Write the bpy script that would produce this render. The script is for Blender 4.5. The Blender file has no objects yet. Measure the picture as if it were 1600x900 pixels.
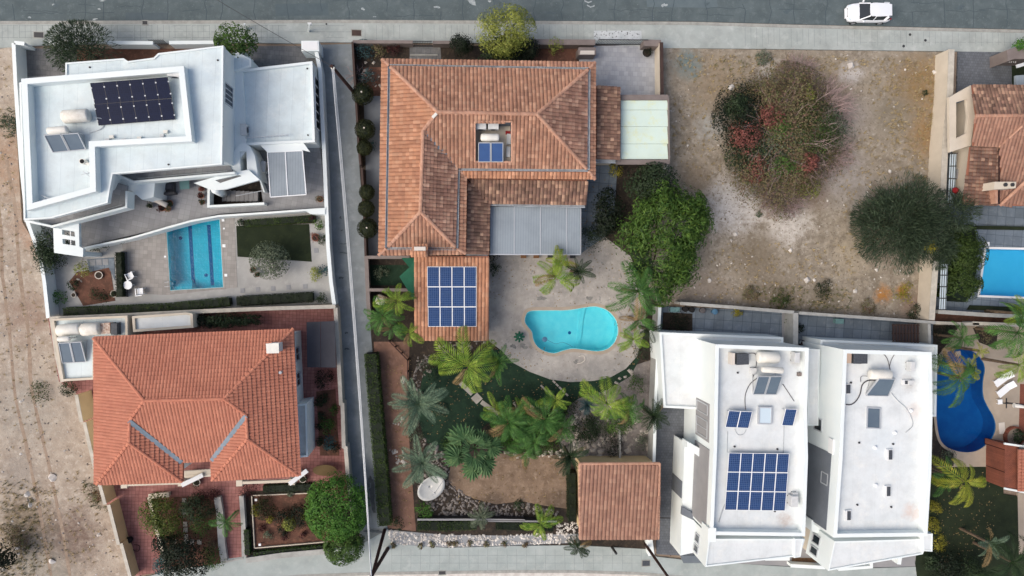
import bpy, math, random
import numpy as np
from mathutils import Vector, Matrix, Quaternion

S = bpy.context.scene
COL = S.collection
R = math.radians

# ---------------------------------------------------------------- camera, world, sun, exposure
H = 62.0                      # height of the drone, metres
FPX = 1078.0                  # focal length in photo pixels (1600 wide)
NAD = (708.0, 425.0)          # the point straight below the drone
_d = Vector(((NAD[0]-800)/FPX, (450-NAD[1])/FPX, -1)).normalized()
RQ = _d.rotation_difference(Vector((0, 0, -1)))
cam = bpy.data.cameras.new('camera'); cam.sensor_width = 36; cam.lens = 36*FPX/1600
cam.clip_start = 1; cam.clip_end = 1000
camo = bpy.data.objects.new('camera', cam); COL.objects.link(camo)
camo.rotation_mode = 'QUATERNION'; camo.rotation_quaternion = RQ; camo.location = (0, 0, H)
S.camera = camo

SUN_EL, SUN_AZ = R(50), R(250)      # azimuth: clockwise from north (+Y); light from the west-south-west
W = bpy.data.worlds.new("World"); S.world = W; W.use_nodes = True
nt = W.node_tree; bg = nt.nodes['Background']
sky = nt.nodes.new('ShaderNodeTexSky'); sky.sky_type = 'NISHITA'; sky.sun_disc = False
sky.sun_elevation = SUN_EL; sky.sun_rotation = SUN_AZ
sky.air_density = 1.0; sky.dust_density = 5.0; sky.ozone_density = 0.2
nt.links.new(sky.outputs[0], bg.inputs[0]); bg.inputs[1].default_value = 0.15
sl = bpy.data.lights.new('sun', 'SUN'); sl.energy = 1.3; sl.angle = R(42); sl.color = (1, .965, .90)
so = bpy.data.objects.new('sun', sl); COL.objects.link(so)
sd = Vector((math.sin(SUN_AZ)*math.cos(SUN_EL), math.cos(SUN_AZ)*math.cos(SUN_EL), math.sin(SUN_EL)))
so.rotation_mode = 'QUATERNION'; so.rotation_quaternion = sd.to_track_quat('Z', 'Y'); so.location = (0, 0, 90)
S.view_settings.view_transform = 'Standard'; S.view_settings.look = 'None'
S.view_settings.exposure = 0.15; S.view_settings.gamma = 1.0

# ---------------------------------------------------------------- plain helpers
def P(x, y, z=0.0):
    """world point at height z seen at photo pixel x, y"""
    r = RQ @ Vector(((x-800)/FPX, (450-y)/FPX, -1))
    t = (z-H)/r.z
    return Vector((0, 0, H)) + r*t

def PP(pts, z): return [P(x, y, z) for x, y in pts]

def lin(c):
    return tuple(((v/255)/12.92 if v/255 <= .04045 else ((v/255+.055)/1.055)**2.4) for v in c[:3]) + (1,)

def tag(o, label=None, cat=None, group=None, kind=None):
    if label: o['label'] = label
    if cat: o['category'] = cat
    if group: o['group'] = group
    if kind: o['kind'] = kind
    return o

def empty(name, loc, label=None, cat=None, group=None):
    o = bpy.data.objects.new(name, None); COL.objects.link(o); o.location = loc
    o.empty_display_size = .3
    return tag(o, label, cat, group)

def wloc(o):
    v = Vector((0, 0, 0))
    while o is not None:
        v += o.location; o = o.parent
    return v

def link(name, me, m, parent=None, origin=None):
    """me: mesh in world coordinates"""
    o = bpy.data.objects.new(name, me); COL.objects.link(o)
    if m is not None and not me.materials: me.materials.append(m)
    if parent is not None:
        o.parent = parent
        me.transform(Matrix.Translation(-wloc(parent)))
    else:
        n = len(me.vertices)
        if n:
            if origin is None:
                co = np.empty(n*3, 'f'); me.vertices.foreach_get('co', co); co = co.reshape(-1, 3)
                mn, mx = co.min(0), co.max(0)
                origin = Vector(((mn[0]+mx[0])/2, (mn[1]+mx[1])/2, mn[2]))
            me.transform(Matrix.Translation(-Vector(origin))); o.location = origin
    return o

def npmesh(name, V, F):
    V = np.asarray(V, 'f'); F = np.asarray(F, 'i')
    me = bpy.data.meshes.new(name); k = F.shape[1]
    me.vertices.add(len(V)); me.vertices.foreach_set('co', V.ravel())
    me.loops.add(F.size); me.loops.foreach_set('vertex_index', F.ravel())
    me.polygons.add(len(F)); me.polygons.foreach_set('loop_start', np.arange(len(F), dtype='i')*k)
    me.polygons.foreach_set('loop_total', np.full(len(F), k, 'i'))
    me.update(calc_edges=True); me.validate()
    return me

def area2(pts):
    return sum(pts[i][0]*pts[(i+1) % len(pts)][1]-pts[(i+1) % len(pts)][0]*pts[i][1] for i in range(len(pts)))

def inset(pts, d):
    """offset a polygon inwards by d (world xy)"""
    n = len(pts); s = 1 if area2(pts) > 0 else -1; out = []
    for i in range(n):
        a, b, c = Vector(pts[i-1][:2]), Vector(pts[i][:2]), Vector(pts[(i+1) % n][:2])
        u = (b-a).normalized(); v = (c-b).normalized()
        n1 = Vector((-u.y, u.x))*s; n2 = Vector((-v.y, v.x))*s
        m = (n1+n2); k = m.length_squared
        m = m*(2/k) if k > .2 else n1
        q = b + m*d
        out.append(Vector((q.x, q.y, pts[i][2] if len(pts[i]) > 2 else 0)))
    return out

def inpoly(x, y, pts):
    c = False; n = len(pts); j = n-1
    for i in range(n):
        xi, yi, xj, yj = pts[i][0], pts[i][1], pts[j][0], pts[j][1]
        if (yi > y) != (yj > y) and x < (xj-xi)*(y-yi)/(yj-yi)+xi: c = not c
        j = i
    return c

def resample(pts, step):
    out = []
    for a, b in zip(pts[:-1], pts[1:]):
        a, b = Vector(a), Vector(b); n = max(1, int((b-a).length/step))
        out += [a.lerp(b, i/n) for i in range(n)]
    return out+[Vector(pts[-1])]

class MB:
    def __init__(s): s.v = []; s.f = []
    def add(s, vs, fs):
        b = len(s.v); s.v += [tuple(v) for v in vs]; s.f += [tuple(i+b for i in f) for f in fs]; return s
    def prism(s, pts, z0, z1, bottom=True):
        if area2(pts) < 0: pts = pts[::-1]
        n = len(pts)
        vs = [(p[0], p[1], z0) for p in pts]+[(p[0], p[1], z1) for p in pts]
        fs = [tuple(range(n, 2*n))]+[(i, (i+1) % n, n+(i+1) % n, n+i) for i in range(n)]
        if bottom: fs.append(tuple(range(n-1, -1, -1)))
        return s.add(vs, fs)
    def ring(s, outer, t, z0, z1):
        if area2(outer) < 0: outer = outer[::-1]
        inn = inset(outer, t); n = len(outer)
        vs = [(p[0], p[1], z) for z in (z0, z1) for p in outer]+[(p[0], p[1], z) for z in (z0, z1) for p in inn]
        fs = []
        for i in range(n):
            j = (i+1) % n
            fs += [(i, j, n+j, n+i), (n+i, n+j, 3*n+j, 3*n+i), (3*n+i, 3*n+j, 2*n+j, 2*n+i), (2*n+i, 2*n+j, j, i)]
        return s.add(vs, fs)
    def obox(s, c, ux, lx, ly, z0, z1):
        """box about c, first axis ux (2d), sizes lx, ly"""
        ux = Vector((ux[0], ux[1])).normalized(); uy = Vector((-ux.y, ux.x)); c = Vector((c[0], c[1]))
        p = [c+ux*(a*lx/2)+uy*(b*ly/2) for a, b in ((-1, -1), (1, -1), (1, 1), (-1, 1))]
        return s.prism(p, z0, z1)
    def bar(s, a, b, w, h=None, up=Vector((0, 0, 1))):
        """rectangular bar from a to b"""
        a, b = Vector(a), Vector(b); h = h or w; d = (b-a)
        if d.length < 1e-5: return s
        d.normalize()
        x = d.cross(up)
        if x.length < 1e-3: x = d.cross(Vector((1, 0, 0)))
        x.normalize(); y = x.cross(d).normalized()
        vs = [p+x*(i*w/2)+y*(j*h/2) for p in (a, b) for i, j in ((-1, -1), (1, -1), (1, 1), (-1, 1))]
        return s.add(vs, [(3, 2, 1, 0), (4, 5, 6, 7), (0, 1, 5, 4), (1, 2, 6, 5), (2, 3, 7, 6), (3, 0, 4, 7)])
    def tube(s, path, r, n=6, r1=None, cap=True):
        path = [Vector(p) for p in path]; m = len(path); b = len(s.v); fs = []; vs = []
        x = None
        for k, p in enumerate(path):
            d = (path[min(k+1, m-1)]-path[max(k-1, 0)])
            d = d.normalized() if d.length > 1e-6 else Vector((0, 0, 1))
            if x is None: x = d.orthogonal().normalized()
            x = (x-d*x.dot(d))
            x = x.normalized() if x.length > 1e-4 else d.orthogonal().normalized()
            y = d.cross(x)
            rr = r if r1 is None else r+(r1-r)*k/max(1, m-1)
            vs += [p+(x*math.cos(2*math.pi*i/n)+y*math.sin(2*math.pi*i/n))*rr for i in range(n)]
        for k in range(m-1):
            fs += [(k*n+i, k*n+(i+1) % n, (k+1)*n+(i+1) % n, (k+1)*n+i) for i in range(n)]
        if cap: fs += [tuple(range(n-1, -1, -1)), tuple((m-1)*n+i for i in range(n))]
        return s.add(vs, fs)
    def disc(s, c, r, z0, z1, n=16, r2=None, ax=None):
        r2 = r if r2 is None else r2
        vs = [(c[0]+r*math.cos(2*math.pi*i/n), c[1]+r*math.sin(2*math.pi*i/n), z0) for i in range(n)] + \
             [(c[0]+r2*math.cos(2*math.pi*i/n), c[1]+r2*math.sin(2*math.pi*i/n), z1) for i in range(n)]
        return s.add(vs, [tuple(range(n-1, -1, -1)), tuple(range(n, 2*n))]+[(i, (i+1) % n, n+(i+1) % n, n+i) for i in range(n)])
    def lathe(s, c, prof, n=14):
        """prof: list of (r, z); closed top/bottom when r=0"""
        vs = []; fs = []
        for r, z in prof: vs += [(c[0]+r*math.cos(2*math.pi*i/n), c[1]+r*math.sin(2*math.pi*i/n), z) for i in range(n)]
        for k in range(len(prof)-1): fs += [(k*n+i, k*n+(i+1) % n, (k+1)*n+(i+1) % n, (k+1)*n+i) for i in range(n)]
        return s.add(vs, fs)
    def build(s, name, m, parent=None, smooth=False, bevel=0, origin=None, **kw):
        me = bpy.data.meshes.new(name); me.from_pydata(s.v, [], s.f); me.update()
        if smooth:
            me.polygons.foreach_set('use_smooth', [True]*len(me.polygons))
        o = link(name, me, m, parent, origin)
        if bevel:
            b = o.modifiers.new('bevel', 'BEVEL'); b.width = bevel; b.segments = 2; b.limit_method = 'ANGLE'; b.angle_limit = R(40)
        tag(o, **kw)
        return o

# ---------------------------------------------------------------- materials
def mat(name, c1, c2=None, c3=None, scale=.6, rough=.85, bump=0., bs=8., island=0., grime=0., gscale=.25, metallic=0., spec=.3,
        brick=None, patches=(), pz=.1, trans=0., speck=None, isl=False):
    m = bpy.data.materials.new(name); m.use_nodes = True; t = m.node_tree; N = t.nodes; L = t.links
    b = N['Principled BSDF']; b.inputs['Roughness'].default_value = rough; b.inputs['Metallic'].default_value = metallic
    b.inputs['Specular IOR Level'].default_value = spec
    geo = N.new('ShaderNodeNewGeometry'); pos = geo.outputs['Position']
    def noise(sc, det=5, ro=.6, vec=None):
        n = N.new('ShaderNodeTexNoise'); n.inputs['Scale'].default_value = sc; n.inputs['Detail'].default_value = det
        n.inputs['Roughness'].default_value = ro; L.new(vec or pos, n.inputs['Vector']); return n
    def rng(src, a, bb, o0=0., o1=1.):
        r = N.new('ShaderNodeMapRange'); r.inputs[1].default_value = a; r.inputs[2].default_value = bb
        r.inputs[3].default_value = o0; r.inputs[4].default_value = o1; L.new(src, r.inputs[0]); return r.outputs[0]
    def mix(f, A, B, mode='MIX'):
        x = N.new('ShaderNodeMix'); x.data_type = 'RGBA'; x.blend_type = mode
        if isinstance(f, float): x.inputs[0].default_value = f
        else: L.new(f, x.inputs[0])
        for i, q in ((6, A), (7, B)):
            if isinstance(q, tuple): x.inputs[i].default_value = q
            else: L.new(q, x.inputs[i])
        return x.outputs[2]
    col = lin(c1)
    if c2: col = mix(rng(noise(scale).outputs['Fac'], .36, .64), col, lin(c2))
    if isl:
        wn = N.new('ShaderNodeTexWhiteNoise'); wn.noise_dimensions = '1D'; L.new(geo.outputs['Random Per Island'], wn.inputs['W'])
        f = wn.outputs['Value']; k_ = .55 if isl is True else isl; col = mix(rng(f, .6, .95, 0, k_), mix(rng(f, .4, .1, 0, k_), col, lin(c2)), lin(c3))
    elif c3: col = mix(rng(noise(scale*2.7, 6, .7).outputs['Fac'], .52, .72), col, lin(c3))
    if patches:
        nz = noise(1.1, 10, .78); fine = rng(noise(2.6, 8, .75).outputs['Fac'], .34, .56, .4, 1.)
        for (px, py, rp, pc, st) in patches:
            w = P(px, py, pz); rad = rp*.0575
            sub = N.new('ShaderNodeVectorMath'); sub.operation = 'DISTANCE'; L.new(pos, sub.inputs[0]); sub.inputs[1].default_value = w
            ad = N.new('ShaderNodeMath'); ad.operation = 'MULTIPLY_ADD'; L.new(nz.outputs['Fac'], ad.inputs[0])
            ad.inputs[1].default_value = rad*2.6; L.new(sub.outputs['Value'], ad.inputs[2])
            mm = N.new('ShaderNodeMath'); mm.operation = 'MULTIPLY'; L.new(rng(ad.outputs[0], rad*1.7, rad*2.5, st, 0.), mm.inputs[0]); L.new(fine, mm.inputs[1]); col = mix(mm.outputs[0], col, lin(pc))
    if speck:
        sc, thr, pc = speck
        col = mix(rng(noise(sc, 2, .5).outputs['Fac'], thr, thr+.05), col, lin(pc))
    if island:
        rr = rng(geo.outputs['Random Per Island'], 0, 1, 1-island, 1+island)
        hsv = N.new('ShaderNodeHueSaturation'); L.new(rr, hsv.inputs['Value'])
        if isinstance(col, tuple): hsv.inputs['Color'].default_value = col
        else: L.new(col, hsv.inputs['Color'])
        col = hsv.outputs[0]
    if grime:
        col = mix(rng(noise(gscale, 8, .7).outputs['Fac'], .42, .75, 0., grime), col, mix(1., col, (.42, .4, .38, 1), 'MULTIPLY') if not isinstance(col, tuple) else tuple(v*.42 for v in col[:3])+(1,))
    hgt = None
    if brick:
        bw, bh, ang, mc, off, ms = brick[:6]; amp = brick[6] if len(brick) > 6 else .11
        mp = N.new('ShaderNodeMapping'); mp.inputs['Rotation'].default_value = (0, 0, ang); L.new(pos, mp.inputs['Vector'])
        bt = N.new('ShaderNodeTexBrick'); bt.inputs['Scale'].default_value = 1; bt.inputs['Brick Width'].default_value = bw
        bt.inputs['Row Height'].default_value = bh; bt.inputs['Mortar Size'].default_value = ms; bt.offset = off
        bt.inputs['Mortar Smooth'].default_value = .3
        bt.inputs['Color1'].default_value = (.97-amp,)*3+(1,); bt.inputs['Color2'].default_value = (.97+amp,)*3+(1,)
        k = lin(mc); bt.inputs['Mortar'].default_value = k
        L.new(mp.outputs[0], bt.inputs['Vector'])
        col = mix(1., col, bt.outputs['Color'], 'MULTIPLY'); hgt = bt.outputs['Fac']
    if isinstance(col, tuple): b.inputs['Base Color'].default_value = col
    else: L.new(col, b.inputs['Base Color'])
    if bump:
        bn = N.new('ShaderNodeBump'); bn.inputs['Strength'].default_value = min(1, bump); bn.inputs['Distance'].default_value = .05*max(1, bump)
        L.new(noise(bs, 8, .7).outputs['Fac'], bn.inputs['Height']); L.new(bn.outputs[0], b.inputs['Normal'])
    if trans:
        tr = N.new('ShaderNodeBsdfTranslucent')
        if isinstance(col, tuple): tr.inputs[0].default_value = col
        else: L.new(col, tr.inputs[0])
        mx = N.new('ShaderNodeMixShader'); mx.inputs[0].default_value = trans
        L.new(b.outputs[0], mx.inputs[1]); L.new(tr.outputs[0], mx.inputs[2]); L.new(mx.outputs[0], N['Material Output'].inputs[0])
    return m

def water(name, tint, ripple=2.5, gl=.05, dens=1.0):
    m = bpy.data.materials.new(name); m.use_nodes = True; t = m.node_tree; N = t.nodes; L = t.links; N.remove(N['Principled BSDF'])
    tr = N.new('ShaderNodeBsdfTransparent'); tr.inputs[0].default_value = lin(tint)
    g = N.new('ShaderNodeBsdfGlossy'); g.inputs['Roughness'].default_value = .04
    fr = N.new('ShaderNodeFresnel'); fr.inputs[0].default_value = 1.33
    geo = N.new('ShaderNodeNewGeometry'); nz = N.new('ShaderNodeTexNoise'); nz.inputs['Scale'].default_value = ripple; nz.inputs['Detail'].default_value = 3
    L.new(geo.outputs['Position'], nz.inputs['Vector'])
    bn = N.new('ShaderNodeBump'); bn.inputs['Strength'].default_value = .25; bn.inputs['Distance'].default_value = .1
    L.new(nz.outputs['Fac'], bn.inputs['Height']); L.new(bn.outputs[0], g.inputs['Normal']); L.new(bn.outputs[0], fr.inputs['Normal'])
    mx = N.new('ShaderNodeMixShader'); L.new(fr.outputs[0], mx.inputs[0]); L.new(tr.outputs[0], mx.inputs[1]); L.new(g.outputs[0], mx.inputs[2])
    L.new(mx.outputs[0], N['Material Output'].inputs[0])
    return m

def pvcell(name, c, grid=(.16, .16), line=(120, 140, 180)):
    """solar cells: UV free, thin grid printed in object space of each panel (panel lies in its own local xy)"""
    m = bpy.data.materials.new(name); m.use_nodes = True; t = m.node_tree; N = t.nodes; L = t.links
    b = N['Principled BSDF']; b.inputs['Roughness'].default_value = .3; b.inputs['Specular IOR Level'].default_value = .06
    tc = N.new('ShaderNodeTexCoord'); bt = N.new('ShaderNodeTexBrick'); bt.offset = 0
    bt.inputs['Scale'].default_value = 1; bt.inputs['Brick Width'].default_value = grid[0]; bt.inputs['Row Height'].default_value = grid[1]
    bt.inputs['Mortar Size'].default_value = .007; bt.inputs['Mortar Smooth'].default_value = .1
    k = lin(c); bt.inputs['Color1'].default_value = k; bt.inputs['Color2'].default_value = tuple(v*1.25 for v in k[:3])+(1,)
    bt.inputs['Mortar'].default_value = lin(line)
    L.new(tc.outputs['Object'], bt.inputs['Vector']); L.new(bt.outputs['Color'], b.inputs['Base Color'])
    return m

M = {}
M['white'] = mat('white_render', (227, 233, 232), (220, 228, 229), scale=.35, rough=.8, grime=.06, bump=.1, bs=6)
M['whiteclean'] = mat('white_paint', (228, 229, 228), (220, 222, 224), scale=.5, rough=.6)
M['roofwhite'] = mat('white_roof_membrane', (213, 224, 226), (204, 217, 221), (222, 230, 230), scale=.3, rough=.75, grime=.27, gscale=.9, bump=.15, bs=3, pz=6.77, brick=(1.0, 60, R(3), (226, 228, 230), 0, .012, .02), patches=[(60, 150, 22, (186, 204, 208), .6), (70, 290, 24, (196, 206, 210), .5), (330, 120, 22, (190, 204, 212), .6), (310, 180, 20, (198, 210, 216), .6), (120, 215, 20, (184, 194, 198), .5), (150, 210, 16, (176, 186, 190), .5), (250, 250, 22, (196, 208, 214), .5), (280, 150, 16, (150, 162, 176), .4)])  # last, darkest patch paints the soft shadow right of the solar panels
M['roofwhite2'] = mat('white_roof_paint', (219, 223, 224), (211, 217, 219), (226, 228, 226), scale=.3, rough=.75, grime=.27, gscale=.9, bump=.15, bs=3, pz=6.66, brick=(2.0, 60, R(1), (236, 236, 236), 0, .008, .01), patches=[(1226, 814, 12, (186, 170, 160), .7), (1424, 800, 14, (206, 186, 176), .7), (1420, 600, 15, (186, 184, 182), .6), (1150, 556, 14, (176, 178, 176), .6), (1246, 562, 10, (170, 168, 166), .6), (1186, 560, 18, (190, 190, 188), .5), (1200, 640, 14, (188, 192, 192), .5), (1248, 650, 12, (196, 190, 186), .5), (1130, 700, 20, (196, 208, 210), .6), (1330, 620, 18, (200, 208, 212), .6), (1380, 690, 30, (210, 220, 226), .5), (1160, 820, 16, (200, 204, 204), .5), (1070, 560, 24, (222, 220, 210), .5), (1400, 640, 14, (198, 204, 206), .5), (1430, 640, 14, (216, 204, 198), .5)])
M['greywall'] = mat('grey_render', (148, 147, 148), (140, 140, 142), scale=.8, grime=.15, bump=.1)
M['slatewall'] = mat('dark_grey_render', (112, 118, 126), (104, 110, 118), scale=.8, grime=.2)
M['cream'] = mat('cream_render', (208, 198, 182), (198, 188, 172), scale=.6, grime=.25, bump=.1)
M['tan'] = mat('tan_render', (224, 200, 154), (212, 188, 146), scale=.6, grime=.3, bump=.15)
M['coping'] = mat('pale_stone_coping', (196, 190, 178), (182, 176, 164), scale=2, grime=.35, bump=.2)
M['ccoping'] = mat('grey_concrete_coping', (172, 172, 168), (158, 158, 154), scale=2, grime=.35, bump=.2)
M['asphalt'] = mat('old_asphalt', (92, 103, 106), (82, 93, 96), (104, 114, 116), scale=.6, rough=.9, grime=.3, gscale=.4, bump=.3, bs=20, speck=(9, .66, (118, 128, 130)))
M['crack'] = mat('crack_filler', (68, 80, 86), rough=.8)
M['roadpaint'] = mat('worn_white_paint', (176, 182, 182), (130, 140, 144), scale=5)
M['kerb'] = mat('kerb_concrete', (164, 164, 158), (148, 148, 143), scale=3, grime=.4, gscale=1, bump=.3)
M['pave'] = mat('pavement_concrete', (168, 174, 171), (156, 163, 160), (180, 185, 182), scale=.5, rough=.85, grime=.35, gscale=.6, bump=.3, bs=10)
M['pave2'] = mat('pavement_concrete_pale', (166, 174, 172), (156, 165, 163), (174, 180, 177), scale=.5, rough=.85, grime=.3, gscale=.6, bump=.3, bs=10)
M['joint'] = mat('dark_joint', (122, 127, 125), rough=.95)
M['lane'] = mat('lane_concrete', (130, 137, 140), (118, 125, 128), (144, 150, 152), scale=.35, rough=.85, grime=.3, gscale=.7, bump=.25, bs=12)
M['soil'] = mat('dry_earth', (150, 134, 118), (128, 112, 98), (168, 154, 138), scale=.35, rough=.95, bump=1.0, bs=3, speck=(5, .66, (98, 82, 72)))
M['soil_l'] = mat('dry_earth_left', (174, 162, 148), (152, 138, 124), (190, 180, 168), scale=.9, rough=.95, bump=1.2, bs=3, speck=(7, .66, (134, 118, 104)),
    patches=[(20, 250, 60, (156, 128, 106), .8), (60, 350, 40, (160, 126, 104), .8), (40, 640, 60, (150, 146, 138), .5), (110, 840, 50, (104, 84, 74), .85), (40, 820, 40, (98, 84, 62), .8), (60, 900, 60, (134, 132, 122), .6), (30, 740, 30, (140, 132, 124), .7), (45, 490, 40, (132, 106, 92), .6)])
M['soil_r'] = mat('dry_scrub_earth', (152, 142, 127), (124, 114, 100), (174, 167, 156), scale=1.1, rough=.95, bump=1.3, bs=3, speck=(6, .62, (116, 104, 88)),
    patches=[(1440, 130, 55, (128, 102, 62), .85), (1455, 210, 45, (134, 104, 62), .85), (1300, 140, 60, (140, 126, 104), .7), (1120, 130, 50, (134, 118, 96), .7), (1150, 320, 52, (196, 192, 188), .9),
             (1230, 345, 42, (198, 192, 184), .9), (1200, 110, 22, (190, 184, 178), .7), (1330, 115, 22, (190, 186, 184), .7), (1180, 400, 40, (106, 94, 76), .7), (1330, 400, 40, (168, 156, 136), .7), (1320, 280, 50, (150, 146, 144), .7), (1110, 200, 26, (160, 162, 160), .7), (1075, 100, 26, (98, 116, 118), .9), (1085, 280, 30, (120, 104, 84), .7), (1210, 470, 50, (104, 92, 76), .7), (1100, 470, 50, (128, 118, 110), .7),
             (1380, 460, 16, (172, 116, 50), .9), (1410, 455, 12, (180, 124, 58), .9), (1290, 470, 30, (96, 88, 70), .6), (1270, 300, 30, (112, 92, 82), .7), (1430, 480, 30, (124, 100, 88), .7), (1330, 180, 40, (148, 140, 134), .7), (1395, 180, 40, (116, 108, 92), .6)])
M['redsoil'] = mat('red_planting_soil', (104, 72, 60), (82, 60, 50), (126, 90, 74), scale=1.2, rough=.95, bump=1, bs=6)
M['darksoil'] = mat('dark_planting_soil', (58, 50, 44), (44, 40, 36), (84, 72, 60), scale=1.2, rough=.95, bump=1, bs=6)
M['brownsoil'] = mat('bare_brown_earth', (136, 116, 98), (112, 94, 78), (152, 134, 116), scale=1, rough=.95, bump=.7, bs=6)
M['clay'] = mat('worn_clay_path', (132, 100, 84), (110, 84, 72), (142, 112, 98), scale=.8, rough=.9, bump=.5, bs=6)
M['turf'] = mat('artificial_turf', (38, 62, 46), (29, 49, 37), (48, 70, 48), scale=1.2, rough=.95, bump=1, bs=40, grime=.3, gscale=1)
M['turf2'] = mat('dark_lawn', (30, 40, 24), (38, 48, 30), (48, 56, 32), scale=1.2, rough=.95, bump=1, bs=40, grime=.3, gscale=1)
M['terra'] = mat('terracotta_paving', (158, 110, 104), (146, 98, 93), (170, 124, 118), scale=.5, rough=.8, grime=.35, gscale=.5, bump=.15, brick=(.3, .3, R(3), (168, 150, 148), 0, .012))
M['greytile'] = mat('grey_terrace_tile', (150, 151, 153), (142, 143, 146), scale=.5, rough=.7, grime=.15, brick=(.45, .45, R(12), (218, 218, 218), 0, .01))
M['pooldeck'] = mat('beige_pool_tile', (156, 152, 148), (147, 143, 139), scale=.5, rough=.7, grime=.15, brick=(.35, .35, R(4), (220, 220, 220), 0, .01))
M['pebblecrete'] = mat('pale_pebble_concrete', (168, 168, 166), (156, 156, 154), (178, 177, 175), scale=.6, rough=.85, grime=.25, bump=.4, bs=14)
M['driveblue'] = mat('stamped_blue_paving', (168, 171, 176), (158, 161, 167), (176, 177, 180), scale=.4, rough=.7, grime=.2, brick=(.42, .42, R(1), (226, 226, 228), .5, .012))
M['drivegrey'] = mat('grey_driveway', (118, 118, 118), (106, 107, 108), (128, 128, 126), scale=.5, rough=.85, grime=.35, bump=.2, brick=(.4, .4, R(3), (200, 200, 200), .5, .012))
M['drivedark'] = mat('asphalt_grey_driveway', (104, 108, 114), (96, 100, 106), (112, 116, 121), scale=.5, rough=.85, grime=.35, bump=.2, brick=(.25, .25, R(2), (200, 200, 200), .5, .012))
M['yardblue'] = mat('blue_grey_yard', (112, 124, 136), (102, 113, 124), (126, 136, 144), scale=.6, rough=.75, grime=.3, gscale=.7, brick=(.9, .9, R(4), (170, 174, 178), 0, .02))
M['stamped'] = mat('stamped_stone_deck', (172, 167, 161), (152, 148, 143), (184, 177, 170), scale=.9, rough=.8, grime=.4, gscale=1, bump=.4, bs=5, speck=(2.6, .66, (140, 138, 136)), patches=[(780, 430, 20, (140, 138, 134), .5), (800, 470, 22, (186, 178, 168), .5), (850, 570, 24, (188, 184, 178), .6), (930, 575, 18, (150, 148, 146), .5)])
M['deckwarm'] = mat('warm_pool_deck', (172, 158, 142), (158, 146, 132), scale=.6, rough=.8, grime=.25, bump=.2)
M['brickpave'] = mat('red_brick_paving', (140, 84, 66), (122, 74, 60), scale=.8, rough=.85, grime=.3, brick=(.22, .11, R(2), (150, 140, 130), .5, .01))
M['tile_red'] = mat('red_roof_tile', (180, 118, 96), (170, 109, 89), (194, 134, 112), scale=.7, rough=.75, island=.04, grime=.25, gscale=.6, isl=.25)
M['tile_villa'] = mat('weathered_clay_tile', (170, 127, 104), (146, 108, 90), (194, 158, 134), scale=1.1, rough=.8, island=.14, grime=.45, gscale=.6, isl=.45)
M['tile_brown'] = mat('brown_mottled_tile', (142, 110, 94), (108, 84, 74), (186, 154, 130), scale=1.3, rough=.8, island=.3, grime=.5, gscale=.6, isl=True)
M['tile_shed'] = mat('shed_clay_tile', (158, 120, 102), (140, 105, 90), (180, 146, 126), scale=1.3, rough=.8, island=.08, grime=.3, gscale=.5, isl=.35)
M['tile_orange'] = mat('orange_clay_tile', (184, 134, 104), (162, 116, 92), (204, 162, 134), scale=1.1, rough=.8, island=.13, grime=.35, gscale=.6, isl=.45)
M['ridge_red'] = mat('red_ridge_tile', (192, 128, 104), (180, 114, 92), scale=2, rough=.75, island=.06)
M['ridge_villa'] = mat('pale_ridge_tile', (188, 148, 126), (170, 128, 108), scale=2, rough=.8, island=.12, grime=.2)
M['underlay'] = mat('roof_underlay', (146, 98, 80), rough=.95)
M['gutter'] = mat('grey_gutter', (176, 182, 188), (150, 156, 162), scale=2, rough=.4, grime=.3)
M['flash'] = mat('lead_flashing', (122, 136, 148), (106, 120, 132), scale=2, rough=.5)
M['darkmetal'] = mat('dark_metal', (52, 52, 54), rough=.5, spec=.4)
M['brownmetal'] = mat('dark_brown_paint', (58, 44, 40), (70, 54, 48), scale=2, rough=.6)
M['rust'] = mat('dark_timber_pole', (66, 42, 38), (50, 34, 32), scale=1.5, rough=.8, grime=.3)
M['wood'] = mat('brown_timber', (128, 92, 60), (104, 74, 50), scale=3, rough=.7, bump=.3)
M['glass'] = mat('dark_window_glass', (34, 42, 48), rough=.08, spec=.6)
M['skyglass'] = mat('pale_skylight_glass', (196, 212, 222), rough=.12, spec=.6)
M['greenglass'] = mat('greenish_glass', (104, 138, 138), rough=.1, spec=.6)
M['awn'] = mat('grey_awning', (146, 156, 164), (138, 148, 156), scale=.5, rough=.5, grime=.2, brick=(.22, 60, R(1), (226, 228, 230), 0, .02, .015))
M['awn2'] = mat('slate_sheet_roof', (112, 120, 126), (104, 112, 119), scale=.5, rough=.5, grime=.2)
M['carport'] = mat('pale_green_sheet', (206, 222, 208), (202, 220, 212), (208, 214, 172), scale=.45, rough=.45, grime=.12, gscale=.8)
M['frame'] = mat('taupe_frame', (128, 118, 114), (118, 108, 104), scale=1.5, rough=.6, grime=.2)
M['tank'] = mat('white_tank', (226, 224, 216), (216, 214, 206), scale=2, rough=.45, grime=.15, gscale=1.5)
M['tankcream'] = mat('cream_tank', (228, 225, 216), (216, 211, 200), (234, 232, 226), scale=2, rough=.55, grime=.2, gscale=2)
M['collector'] = mat('solar_collector_glass', (96, 110, 122), (88, 102, 116), scale=1, rough=.15, spec=.6)
M['collectorb'] = mat('blue_collector_glass', (58, 88, 136), (52, 80, 128), scale=1, rough=.15, spec=.6)
M['alu'] = mat('aluminium', (190, 194, 198), rough=.35, metallic=.3)
M['ac'] = mat('ac_casing', (206, 208, 208), (196, 198, 198), scale=3, rough=.5, grime=.2, gscale=2)
M['acdark'] = mat('ac_grille', (62, 66, 72), (76, 80, 86), scale=8, rough=.6)
M['pv'] = pvcell('blue_solar_cells', (36, 60, 100), line=(104, 122, 156))
M['pvdark'] = pvcell('dark_solar_cells', (20, 27, 50), line=(30, 38, 60))
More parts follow.
